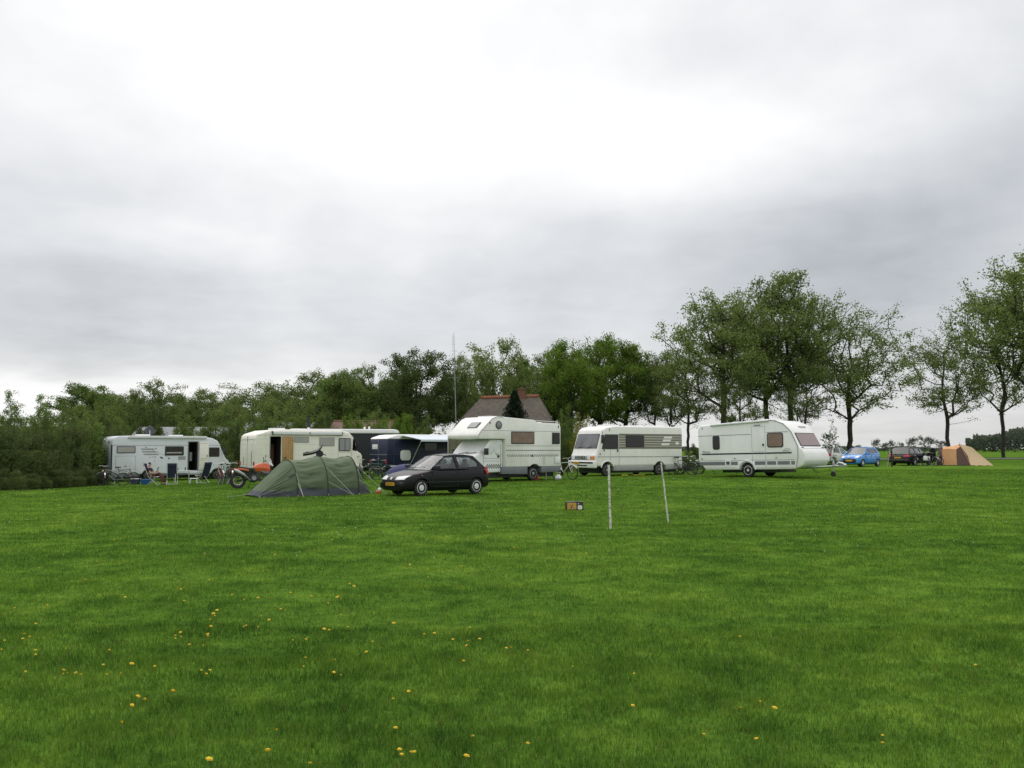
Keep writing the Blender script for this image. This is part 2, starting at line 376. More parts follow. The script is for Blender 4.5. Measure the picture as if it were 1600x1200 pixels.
M['silver'] = mat('silver_windscreen_cover', (.72, .73, .74), .4, var=.06, vscale=6, bump=.5, bscale=5)
M['bark'] = mat('oak_bark', (.040, .034, .028), .9, var=.3, vscale=6, bump=.6, bscale=14)
M['thatch'] = mat('weathered_thatch', (.108, .093, .074), .95, var=.22, vscale=3, bump=1.0, bscale=26)
M['redtile'] = mat('red_ridge_tile', (.27, .10, .055), .8, var=.2, vscale=8)
M['brick'] = mat('brown_brick', (.18, .09, .06), .9, var=.2, vscale=10)
M['browntile'] = mat('brown_roof_tile', (.16, .10, .075), .9, var=.2, vscale=5)
M['greyroof'] = mat('grey_sheet_roof', (.26, .27, .28), .8, var=.12, vscale=2)
M['asphalt'] = mat('grey_asphalt', (.13, .13, .125), .9, var=.15, vscale=.6)
M['birch'] = mat('flaked_white_paint', (.62, .61, .56), .8, var=.35, vscale=14)
M['skin'] = mat('skin', (.50, .27, .19), .6)
M['hair'] = mat('dark_brown_hair', (.025, .016, .012), .8)
M['shirt'] = mat('dark_navy_tshirt', (.03, .03, .05), .9)
M['trousers'] = mat('maroon_trousers', (.13, .05, .045), .9, var=.2)
M['cratesblue'] = mat('blue_crate_plastic', (.03, .14, .42), .5)
M['crategrey'] = mat('grey_blue_box', (.06, .08, .15), .6)
M['amber'] = mat('mustard_box_card', (.55, .30, .05), .6, var=.1)
M['redpaint'] = mat('red_bicycle_paint', (.22, .02, .03), .4)
M['greenpaint'] = mat('green_bicycle_paint', (.03, .10, .05), .4)
M['yellow'] = mat('yellow_plastic', (.75, .60, .05), .5)
# ------------------------------------------------------------------ ground
def grassmat(name, blades):
    m = bpy.data.materials.new(name); m.use_nodes = True; nt = m.node_tree; nt.nodes.clear(); N = nt.nodes.new; L = nt.links.new
    geo = N('ShaderNodeNewGeometry')
    def noise(sc, det=3, vec=None):
        n = N('ShaderNodeTexNoise'); n.inputs['Scale'].default_value = sc; n.inputs['Detail'].default_value = det; L(geo.outputs['Position'], n.inputs['Vector']); return n.outputs[0]
    def mad(a, k, c):
        n = N('ShaderNodeMath'); n.operation = 'MULTIPLY_ADD'; L(a, n.inputs[0]); n.inputs[1].default_value = k
        if isinstance(c, float): n.inputs[2].default_value = c
        else: L(c, n.inputs[2])
        return n.outputs[0]
    s = mad(noise(.11, 4), .8, mad(noise(.55, 3), .75, mad(noise(2.2, 4), 0.75, mad(noise(9, 2), .55, -.88 if not blades else -.86))))
    if blades: s = mad(geo.outputs['Random Per Island'], .5, mad(s, 1.0, -.25))
    r = N('ShaderNodeValToRGB'); L(s, r.inputs[0]); e = r.color_ramp.elements
    k = 1.0
    stops = [(.08, (.031, .076, .014)), (.36, (.071, .155, .022)), (.62, (.117, .222, .029)), (.92, (.192, .302, .040))]
    e[0].position, e[0].color = stops[0][0], (*[q*k for q in stops[0][1]], 1)
    e[1].position, e[1].color = stops[3][0], (*stops[3][1], 1)
    for p_, c_ in stops[1:3]:
        q = e.new(p_); q.color = (*c_, 1)
    # scattered dry straw tints
    st = N('ShaderNodeMapRange'); L(noise(5.5, 4), st.inputs[0]); st.inputs[1].default_value = .63; st.inputs[2].default_value = .78; st.inputs[4].default_value = .35
    mx = N('ShaderNodeMix'); mx.data_type = 'RGBA'; L(st.outputs[0], mx.inputs[0]); L(r.outputs[0], mx.inputs[6]); mx.inputs[7].default_value = (.13, .125, .045, 1)
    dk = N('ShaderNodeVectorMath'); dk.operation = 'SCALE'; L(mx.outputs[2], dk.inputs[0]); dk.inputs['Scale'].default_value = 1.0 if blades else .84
    if blades:   # odd dry blades
        sx = N('ShaderNodeMapRange'); L(geo.outputs['Random Per Island'], sx.inputs[0]); sx.inputs[1].default_value = .955; sx.inputs[2].default_value = .965; sx.inputs[4].default_value = .8
        m2 = N('ShaderNodeMix'); m2.data_type = 'RGBA'; L(sx.outputs[0], m2.inputs[0]); L(mx.outputs[2], m2.inputs[6]); m2.inputs[7].default_value = (.24, .22, .10, 1); L(m2.outputs[2], dk.inputs[0])
    d = N('ShaderNodeBsdfDiffuse'); L(dk.outputs[0], d.inputs[0]); sh = d.outputs[0]
    if blades:
        t = N('ShaderNodeBsdfTranslucent'); L(dk.outputs[0], t.inputs[0]); ms = N('ShaderNodeMixShader'); ms.inputs[0].default_value = .35
        L(sh, ms.inputs[1]); L(t.outputs[0], ms.inputs[2]); sh = ms.outputs[0]
    else:
        b = N('ShaderNodeBump'); b.inputs['Strength'].default_value = .9; b.inputs['Distance'].default_value = .12
        L(mad(noise(3.0, 5), 1.0, mad(noise(14, 4), .5, 0.0)), b.inputs['Height']); L(b.outputs[0], d.inputs['Normal'])
    o = N('ShaderNodeOutputMaterial'); L(sh, o.inputs[0]); return m
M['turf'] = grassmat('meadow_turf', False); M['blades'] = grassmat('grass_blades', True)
def axis(lo, fine, step, hi, gr):
    a = [0.0]; s = step
    while a[-1] < hi:
        if a[-1] > fine: s *= gr
        a.append(a[-1]+s)
    return a
xs = axis(0, 11, .22, 2500, 1.06); xs = np.array([-v for v in xs[:0:-1]]+xs)
ys = np.array([-v for v in axis(0, 2, .6, 600, 1.25)[:0:-1]]+axis(0, 24, .22, 3500, 1.045))
GX, GY = np.meshgrid(xs, ys); GZ = g(GX, GY); ny, nx = GX.shape
me = bpy.data.meshes.new('meadow_ground'); co = np.stack([GX, GY, GZ], -1).reshape(-1, 3)
idx = np.arange(ny*nx).reshape(ny, nx); q = np.stack([idx[:-1, :-1], idx[:-1, 1:], idx[1:, 1:], idx[1:, :-1]], -1).reshape(-1, 4)
def np_mesh(me, co, faces, k):
    me.vertices.add(len(co)); me.vertices.foreach_set('co', co.astype(np.float32).ravel())
    me.loops.add(faces.size); me.loops.foreach_set('vertex_index', faces.astype(np.int32).ravel())
    me.polygons.add(len(faces)); me.polygons.foreach_set('loop_start', np.arange(0, faces.size, k, dtype=np.int32)); me.update(calc_edges=True)
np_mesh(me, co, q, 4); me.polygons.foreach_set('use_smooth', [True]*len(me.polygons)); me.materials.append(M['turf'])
ground = bpy.data.objects.new('ground', me); C.objects.link(ground); ground['kind'] = 'structure'

# road behind the tents on the right, laid over the rise
rb = MB(); rows = []
for i in range(60):
    x = 28+i*5; rows.append([(x, 95.5+w_+(x-55)*.02, gz(x, 95.5+w_+(x-55)*.02)+.03) for w_ in (0, 1.3, 2.6, 3.9)])
rb.grid(rows); rd = rb.build('road', M['asphalt'], smooth=60); rd['kind'] = 'structure'

# ------------------------------------------------------------------ grass blades: one object
def blades(D0, D1, dens, hgt, wid, two, seed):
    r = np.random.default_rng(seed); half = .66; ex = 4.5
    n = int((half*(D1*D1-D0*D0)+2*ex*(D1-D0))*dens)
    y = np.sqrt(r.random(n)*(D1*D1-D0*D0)+D0*D0); x = (r.random(n)*2-1)*(half*y+ex)
    cl = vnoise(x*1.3, y*1.3, 11); c2 = vnoise(x*4.7, y*4.7, 12); c3 = vnoise(x*11, y*11, 13)
    keep = r.random(n) < .45+.75*c3; x, y, cl, c2, c3 = (a[keep] for a in (x, y, cl, c2, c3)); n = len(x)
    h = hgt*(.45+.65*cl+.75*c2*c2+.35*r.random(n)); h *= np.where(r.random(n) < .01, 1.6, 1)
    w = wid*(.6+.8*r.random(n)); a = r.random(n)*2*np.pi
    la = vnoise(x*2, y*2, 21)*9+r.normal(0, 1.8, n); ll = h*(.10+.55*r.random(n))
    z = g(x, y)-.006; dx, dy = np.cos(a)*w/2, np.sin(a)*w/2; lx, ly = np.cos(la)*ll, np.sin(la)*ll
    if two:
        P = np.stack([np.stack([x-dx, y-dy, z], -1), np.stack([x+dx, y+dy, z], -1), np.stack([x+dx*.8+lx*.35, y+dy*.8+ly*.35, z+h*.6], -1),
                      np.stack([x-dx*.8+lx*.35, y-dy*.8+ly*.35, z+h*.6], -1), np.stack([x+lx, y+ly, z+h*.92], -1)], 1)
        b = np.arange(n)[:, None]*5
        tri = np.concatenate([b+np.array([[0, 1, 2]]), b+np.array([[0, 2, 3]]), b+np.array([[3, 2, 4]])], 1).reshape(-1, 3)
        return P.reshape(-1, 3), tri
    P = np.stack([np.stack([x-dx, y-dy, z], -1), np.stack([x+dx, y+dy, z], -1), np.stack([x+lx, y+ly, z+h*.9], -1)], 1)
    return P.reshape(-1, 3), np.arange(n*3).reshape(-1, 3)
PV, PF, off = [], [], 0
edges = [2.0]+[3.0*1.16**i for i in range(22)]
for i in range(22):
    D0, D1 = edges[i], min(edges[i+1], 62); Dm = (D0+D1)/2
    if D0 > 60: break
    v_, f_ = blades(D0, D1, 8200*(5/max(Dm, 4.6))**1.85, .040, .0033*(Dm/5)**.95, D0 < 8, i+1); PV.append(v_); PF.append(f_+off); off += len(v_)
me = bpy.data.meshes.new('grass'); np_mesh(me, np.concatenate(PV), np.concatenate(PF), 3); me.materials.append(M['blades'])
grass = bpy.data.objects.new('grass', me); C.objects.link(grass)
tag(grass, 'short green lawn grass growing all over the camping field', 'grass', kind='stuff')

# ------------------------------------------------------------------ dandelions
M['petal'] = mat('dandelion_yellow', (.72, .50, .02), .8, var=.15, vscale=60); M['stalk'] = mat('dandelion_stalk', (.16, .22, .07), .7)
M['petalw'] = mat('daisy_white', (.75, .75, .70), .8)
def make_flower(name, label, cat, hh, rr, lean, seed):
    r = random.Random(seed); t = thing(name, label, cat)
    top = Vector((lean, lean*.4, hh))
    MB().tube([(0, 0, -.01), (lean*.3, 0, hh*.5), top], [.0022, .002, .0022], 5).build('stalk', M['stalk'], t)
    b = MB(); b.M = Matrix.Translation(top) @ Matrix.Rotation(r.uniform(.1, .5), 4, 'X') @ Matrix.Rotation(r.uniform(-.3, .3), 4, 'Y')
    b.lathe([(.003, -.006), (rr*.5, -.002), (rr*.55, .006), (rr*.3, .011), (.001, .012)], (0, 0, 0), 'z', 10)
    for ring, (k, ra, up) in enumerate(((16, 1.0, .004), (12, .72, .010))):
        for i in range(k):
            a = 2*math.pi*(i+.5*ring)/k+r.uniform(-.1, .1); L_ = rr*ra*r.uniform(.88, 1.08); w = rr*.22
            ca, sa = math.cos(a), math.sin(a)
            b.add([(ca*rr*.2-sa*w*.5, sa*rr*.2+ca*w*.5, up*.6), (ca*rr*.2+sa*w*.5, sa*rr*.2-ca*w*.5, up*.6), (ca*L_+sa*w*.5, sa*L_-ca*w*.5, up), (ca*L_-sa*w*.5, sa*L_+ca*w*.5, up)], [(0, 1, 2, 3)])
    b.build('flower_head', M['petal'], t, smooth=0)
    return t
def ground_hit(px, py):
    d = ray(px, py); lo, hi = 2.0, 90.0
    f = lambda s: EYE+d.z*s-gz(d.x*s, d.y*s)
    for _ in range(30):
        m_ = (lo+hi)/2
        if f(m_) > 0: lo = m_
        else: hi = m_
    s = (lo+hi)/2; return (d.x*s, d.y*s)
DG = 'dandelions in the lawn'
NEAR = [(271, 1089, 'large open dandelion alone in the dark grass at lower left', 1.25), (213, 1103, 'tall stalked dandelion, left of a pair standing close together', 1.0), (228, 1106, 'tall stalked dandelion, right of a pair standing close together', 1.0),
        (203, 1115, 'small low dandelion just below the tall stalked pair', .9), (193, 1141, 'lone small dandelion below the tall stalked pair', .85),
        (420, 1185, 'wide open dandelion near the bottom edge, left of centre', 1.2), (324, 1198, 'dandelion cut by the bottom edge at left', 1.1), (482, 1197, 'pale dandelion cut by the bottom edge between two others', .8),
        (620, 1141, 'round orange yellow dandelion above the cluster of four', .9), (434, 1150, 'thin stalked dandelion above the wide open one near the bottom edge', .7),
        (626, 1176, 'uppermost flower of the cluster of four dandelions', .95), (629, 1182, 'lowest flower of the cluster of four dandelions', .8), (640, 1179, 'third flower of the cluster of four dandelions', .8), (649, 1179, 'rightmost flower of the cluster of four dandelions', .8),
        (728, 1191, 'dandelion near the bottom edge just right of the centre cluster', 1.0), (824, 1165, 'dandelion near the bottom edge, rightmost of three in a line', .85), (738, 1154, 'dandelion above and right of the cluster of four', .8),
        (991, 1106, 'single bright dandelion in the dark grass right of centre', .9), (1157, 1107, 'small dandelion left of the tilted pair at lower right', .7), (1186, 1098, 'upper flower of the tilted pair at lower right', .8), (1209, 1113, 'larger lower flower of the tilted pair at lower right', 1.0),
        (204, 1042, 'brightest dandelion of the group under the left hollow', 1.0), (243, 1043, 'tilted dandelion right of the brightest one at left', .85)]
POS = [(163, 1044), (167, 1060), (187, 1056), (180, 1046), (98, 1053), (99, 1057), (41, 1055), (104, 1055), (119, 1058), (125, 1060), (54, 1020), (55, 1028), (102, 1017), (170, 1020), (297, 1012), (316, 1012), (316, 1051), (327, 1052), (323, 1057), (274, 997), (281, 1000), (274, 1001), (281, 993),
       (323, 1000), (325, 997), (333, 965), (336, 966), (338, 959), (327, 973), (331, 984), (379, 983), (385, 982), (420, 974), (458, 1004), (478, 1003), (477, 1032), (522, 1036), (545, 985), (533, 964), (515, 990), (505, 990), (614, 980), (663, 994), (679, 995), (614, 1098), (637, 1087), (407, 966), (403, 984),
       (195, 937), (284, 925), (287, 943), (363, 932), (380, 940), (330, 941), (273, 907), (328, 908), (134, 909), (36, 996), (45, 1000), (8, 1004), (2, 1018), (35, 1002), (56, 979), (73, 950), (92, 945), (24, 955), (668, 904), (552, 921), (547, 915), (513, 945), (525, 938), (529, 935), (486, 935), (453, 930), (445, 956), (440, 955), (402, 940),
       (474, 1045), (573, 1025), (583, 1005), (520, 1058), (533, 1059), (731, 1005), (726, 1038), (751, 1003), (826, 1020), (895, 1046), (992, 1057), (1525, 1044), (1155, 1000), (1183, 1162), (1378, 1168), (1098, 1155), (1381, 1155), (735, 985), (730, 1014), (790, 1018), (797, 1016), (707, 1003), (797, 859), (802, 857), (808, 857), (761, 838), (754, 884), (722, 888), (917, 866), (723, 920),
       (100, 870), (150, 880), (60, 890), (210, 862), (250, 875), (320, 868), (380, 880), (430, 870), (490, 862), (540, 880), (590, 870), (640, 885), (180, 845), (300, 840), (420, 842), (520, 845), (620, 848)]
df = [make_flower('dandelion', NEAR[0][2], 'dandelion', .055, .021, .008, 1), make_flower('dandelion', NEAR[1][2], 'dandelion', .09, .017, .012, 2), make_flower('dandelion', NEAR[2][2], 'dandelion', .045, .016, -.01, 3)]
used = set()
for i, (px, py, lab, s) in enumerate(NEAR):
    x, y = ground_hit(px, py+6); k = 1 if 'stalk' in lab else (0 if s > .95 else 2); rz = random.uniform(0, 360)
    if k not in used:
        used.add(k); o = df[k]; o.location = (x, y, gz(x, y)); o.rotation_euler = (0, 0, R(rz)); s *= .85; o.scale = (s,)*3; o['label'] = lab; o['group'] = DG
    else: dup(df[k], (x, y, gz(x, y)), rz, lab, DG, s*.85)
ORD = ['leftmost', 'second', 'third', 'fourth', 'fifth', 'sixth', 'seventh', 'eighth', 'ninth', 'tenth', 'eleventh', 'twelfth', 'thirteenth', 'fourteenth', 'fifteenth', 'sixteenth', 'seventeenth', 'eighteenth']
COLS = [(140, 'under the hedge'), (300, 'under the far left motorhome'), (400, 'under the motorbike'), (590, 'under the green tent'), (760, 'under the black car'), (1000, 'under the overcab camper'), (1700, 'right of the white poles')]
ROWS = [(893, 'upper'), (962, 'upper middle'), (1022, 'lower middle'), (1300, 'lowest')]
zones = {}
for px, py in sorted(set(POS)):
    c = next(n for lim, n in COLS if px < lim); q = next(n for lim, n in ROWS if py < lim); zones.setdefault((c, q), []).append((px, py))
i = 0
for (c, q), pts_ in zones.items():
    for k, (px, py) in enumerate(pts_):
        x, y = ground_hit(px, py+2); lab = 'small dandelion, %s%s in the %s lawn %s' % (ORD[k] if len(pts_) > 1 else 'the only one', ' from the left' if 0 < k else '', q, c); i += 1
        dup(df[2 if i % 3 else 0], (x, y, gz(x, y)), random.uniform(0, 360), lab, DG, (.66 if py > 1000 else .8)*random.uniform(.8, 1.15))
# tiny white daisies and litter of petals, seen as specks across the middle distance: one object
b = MB(); r = random.Random(5)
for i in range(900):
    y = math.sqrt(r.uniform(13**2, 44**2)); x = r.uniform(-.58, .58)*y
    if vnoise(np.array([x*.3]), np.array([y*.3]), 44)[0] < .45: continue
    s = r.uniform(.006, .012)*max(1, y/26); z = gz(x, y)+r.uniform(.045, .07); b.lathe([(s*.9, 0), (s, .003), (.0005, .006)], (x, y, z), 'z', 5)
tag(b.build('daisies', M['petalw'], smooth=0), 'tiny white daisies sprinkled through the middle of the lawn', 'daisies', kind='stuff')
M['navyline'] = mat('navy_line_tape', (.008, .009, .03), .6)
# ------------------------------------------------------------------ vehicles
def wheel(parent, x, y, r, w, rimmat, rr=.62, out=1, cover=False, name='wheel'):
    """tyre with a rim as sub-part; out = +1 when the outer face looks to +y"""
    b = MB(); b.lathe([(r*.6, -w/2), (r*.93, -w/2), (r*.99, -w*.36), (r, -w*.15), (r, w*.15), (r*.99, w*.36), (r*.93, w/2), (r*.6, w/2)], (x, y, r), 'y', 28)
    t = b.build(name, M['rubber'], parent)
    q = MB(); o = out
    q.lathe([(r*rr, -o*w*.2), (r*rr*1.02, o*w*.5), (r*rr*.93, o*w*.53), (r*rr*.86, o*w*.36), (r*rr*.5, o*(w*.36 if not cover else w*.52)), (r*.2, o*w*.5), (r*.16, o*w*.56), (.001, o*w*.57)], (x, y, r), 'y', 28)
    q.build('rim', rimmat, t)
    # ventilation holes of the wheel trim
    h = MB(); k = 8
    for i in range(k):
        a = 2*math.pi*i/k; c = (x+math.cos(a)*r*rr*.68, y, r+math.sin(a)*r*rr*.68)
        h.cyl((c[0], y+o*w*.30, c[2]), (c[0], y+o*w*(.475 if not cover else .50), c[2]), r*.075, n=8)
    h.build('vent_holes', M['black'], t); return t
def onside(s, hw):      # patch just proud of the side wall: s = +1 / -1
    def f(b, x0, x1, z0, z1, off=.004, inn=.01):
        y0, y1 = (hw-inn, hw+off) if s > 0 else (-hw-off, -hw+inn)
        return b.box(min(x0, x1), max(x0, x1), y0, y1, min(z0, z1), max(z0, z1))
    return f
def side_poly(b, pts, s, hw, off=.006, inn=.005):
    y0, y1 = (hw-inn, hw+off) if s > 0 else (-hw-off, -hw+inn); return b.prism(pts, y0, y1)
def window(parent, s, hw, x0, x1, z0, z1, r=.06, blind=None, gl='darkglass', frame='frame', fr=.045):
    b = MB(); side_poly(b, rrect(x0, x1, z0, z1, r), s, hw, .022, .01); w = b.build('window', M[frame], parent, bevel=.006)
    q = MB(); side_poly(q, rrect(x0+fr, x1-fr, z0+fr, z1-fr, r*.7), s, hw+.023, .004, .002); q.build('pane', M[blind] if blind else M[gl], w); return w
def text_side(name, s_, size, mt, parent, s, hw, x, z, sx=1):
    # reads left to right as seen from outside that side
    rot = Matrix(((1, 0, 0), (0, 0, -1), (0, 1, 0))).to_4x4() if s < 0 else Matrix(((-1, 0, 0), (0, 0, 1), (0, 1, 0))).to_4x4()
    return text(name, s_, size, mt, parent, Matrix.Translation((x, s*(hw+.006), z)) @ rot @ Matrix.Diagonal((sx, 1, 1, 1)))

# ---- A-class camper at the left, door open
def camper_left():
    X, Y = place(259, 58)[:2]
    t = thing('motorhome', 'long cool white motorhome at the far left, open door and chairs beside it', 'motorhome', (X, Y, gz(X, Y)-.02), 37)
    hw = 1.13; s = -1
    prof = [(-3.5, .45), (-3.5, 2.3), (-3.46, 2.5), (-3.36, 2.64), (-3.15, 2.72), (-2.2, 2.75), (1.9, 2.72), (2.5, 2.62), (2.85, 2.45), (3.0, 2.2), (3.12, 1.85), (3.38, 1.34), (3.55, 1.22), (3.66, 1.0), (3.68, .66), (3.6, .42)]
    o = MB().prism(prof, -hw, hw).build('body', M['coolwhite'], t, bevel=.07, seg=3)
    MB().box(-3.3, 3.1, -.85, .85, .16, .5).build('chassis', M['black'], t)  # black box added to darken the gap beneath the motorhome
    k = MB().box(-3.5+7*.645, -3.5+7*.725, -1.5, .2, .62, 2.38); carve(o, k)
    k = MB()
    for x in (2.85, -1.35): k.cyl((x, -1.4, .33), (x, 1.4, .33), .42, n=24)
    carve(o, k)
    x0, x1 = -3.5+7*.645, -3.5+7*.725
    b = MB(); e = .012
    b.box(x0+e, x1-e, .1, .19, .63, 2.37).box(x0+.001, x0+e, -1.1, .19, .63, 2.37).box(x1-e, x1-.001, -1.1, .19, .63, 2.37).box(x0+e, x1-e, -1.1, .1, .625, .64)
    b.build('interior', M['dark'], t)
    MB().box(x0+.18, x0+.34, -.75, -.7, 1.2, 1.75).build('curtain', M['curtain'], t)
    f = onside(s, hw)
    b = MB(); f(b, x0-.05, x0, .6, 2.42, .02); f(b, x1, x1+.05, .6, 2.42, .02); f(b, x0, x1, 2.38, 2.42, .02); b.build('door_frame', M['skirt'], t)
    # door leaf swung open against the body
    b = MB(); b.prism(rrect(x1+.09, x1+.67, .64, 2.4, .07), -hw-.10, -hw-.05); dl = b.build('door', M['cream'], t, bevel=.01)
    b = MB()
    for z0, z1 in ((1.35, 2.3), (.72, 1.25)): b.box(x1+.15, x1+.6, -hw-.108, -hw-.099, z0, z0+.015).box(x1+.15, x1+.6, -hw-.108, -hw-.099, z1, z1+.015)
    b.box(x1+.55, x1+.59, -hw-.14, -hw-.1, 1.45, 1.6); b.build('handle', M['greyline'], dl)
    window(t, s, hw, -3.22, -2.15, 1.70, 2.12, blind='blind'); w2 = window(t, s, hw, -.42, .72, 1.55, 2.12, gl='darkglass')
    MB().box(-.34, .6, -hw-.032, -hw-.028, 1.68, 1.76).build('blind', M['blind'], w2)
    window(t, s, hw, 2.28, 2.95, 1.46, 2.05, gl='darkglass', r=.05)
    # hatch outline, waist line, decals
    b = MB(); f(b, -3.5, x0-.05, 2.16, 2.185, .005)
    f(b, x1+.7, 3.02, 2.16, 2.18, .005)
    for a0, a1, c0, c1 in ((-3.28, -2.13, 1.52, 1.535), (-3.28, -2.13, .72, .735), (-3.28, -3.265, .72, 1.535), (-2.145, -2.13, .60, 1.535), (-3.5+.02, -3.48, .6, 2.5)): f(b, a0, a1, c0, c1, .004)
    b.build('trim_line', M['greyline'], t)
    b = MB()
    for i, (a0, a1) in enumerate(((-1.86, -1.12), (-1.80, -.98), (-1.72, -.82))):
        z = 1.98-.155*i; side_poly(b, [(a0, z), (a0+.08, z-.09), (a1+.08, z-.09), (a1, z)], s, hw, .004)
    side_poly(b, [(-1.7, 2.12), (-1.66, 2.12), (.0, 1.38), (-.06, 1.38)], s, hw, .003)
    f(b, .38, .84, 1.28, 1.50, .003)
    b.build('grey_decal', M['ltskirt'], t)
    b = MB()
    for x, z, q in ((-1.55, 2.06, .05), (-.98, 1.97, .06), (-.62, 1.42, .11), (-.18, 1.36, .07), (-1.15, 1.47, .04), (-1.0, 1.46, .05), (-1.28, 1.45, .035), (-1.02, 1.24, .04), (-.86, 1.8, .03)):
        side_poly(b, [(x-q, z+q*.6), (x+q*.5, z+q*.4), (x+q, z-q*.6), (x-q*.3, z-q*.4)], s, hw, .004)
    for y, z, q in ((-.5, 1.7, .03), (-.35, 1.5, .04), (-.1, 1.2, .04), (.2, 1.05, .05), (-.3, .95, .09), (.35, .8, .04), (.5, 1.3, .03)): b.box(-3.506, -3.49, y-q*.5, y+q*.5, z-q, z+q)
    b.build('blue_decal', M['navypaint'], t)
    text('lettering', 'JET', .2, M['line'], t, Matrix.Translation((-3.505, -.45, 2.36)) @ Matrix(((0, 0, -1), (-1, 0, 0), (0, 1, 0))).to_4x4())
    b = MB(); b.prism([(-3.49, .25), (-3.49, .60), (-1.85, .62), (-1.85, .30)], -hw+.03, hw-.03); b.prism([(-.85, .30), (-.85, .62), (2.4, .62), (2.4, .38)], -hw+.03, hw-.03); b.build('skirt', M['skirt'], t, bevel=.03)
    # rear corner posts
    for y in (-1.135, 1.075): MB().box(-3.53, -3.46, y, y+.06, .5, 2.2).build('corner_post', M['navypaint'], t)
    MB().prism([(-2.6, 2.60), (-2.6, 2.71), (-2.5, 2.745), (2.1, 2.745), (2.1, 2.60)], -hw-.12, -hw+.01).build('awning_case', M['awning'], t, bevel=.02)
    MB().box(-1.8, -1.1, -.4, .4, 2.74, 2.84).box(.2, .9, -.4, .4, 2.73, 2.82).build('roof_vent', M['roofwhite'], t, bevel=.04)
    b = MB(); b.M = Matrix.Translation((-1.0, .1, 3.05)) @ Matrix.Rotation(R(-8), 4, 'Z') @ Matrix.Rotation(R(45), 4, 'Y'); b.box(-.27, .27, -.03, .03, -.27, .27)
    sat = b.build('flat_dish', M['line'], t, bevel=.02); MB().cyl((-1.0, .1, 2.72), (-1.0, .1, 3.1), .04).build('dish_mast', M['alu'], sat)
    # windscreen, mirror, lamps
    b = MB(); b.add([(3.03, -.98, 2.16), (3.03, .98, 2.16), (3.40, .98, 1.36), (3.40, -.98, 1.36)], [(0, 1, 2, 3)]); b.build('windscreen', M['darkglass'], t, solid=.02)
    b = MB(); b.tube([(3.0, -1.12, 2.35), (3.2, -1.3, 2.3), (3.25, -1.32, 1.95)], .015); b.box(3.18, 3.26, -1.42, -1.22, 1.6, 2.0); b.build('mirror', M['black'], t, bevel=.01)
    MB().box(3.55, 3.69, -1.0, -.7, .8, 1.0).box(3.55, 3.69, .7, 1.0, .8, 1.0).build('headlight', M['lamp'], t, bevel=.02)
    MB().box(x0-.1, x1+.1, -hw-.32, -hw-.02, .38, .44).build('entry_step', M['alu'], t)
    for x in (2.85, -1.35):
        for y, oo in ((-.98, -1), (.98, 1)): wheel(t, x, y, .33, .2, M['steel'], out=oo)
    return t
camper_left()

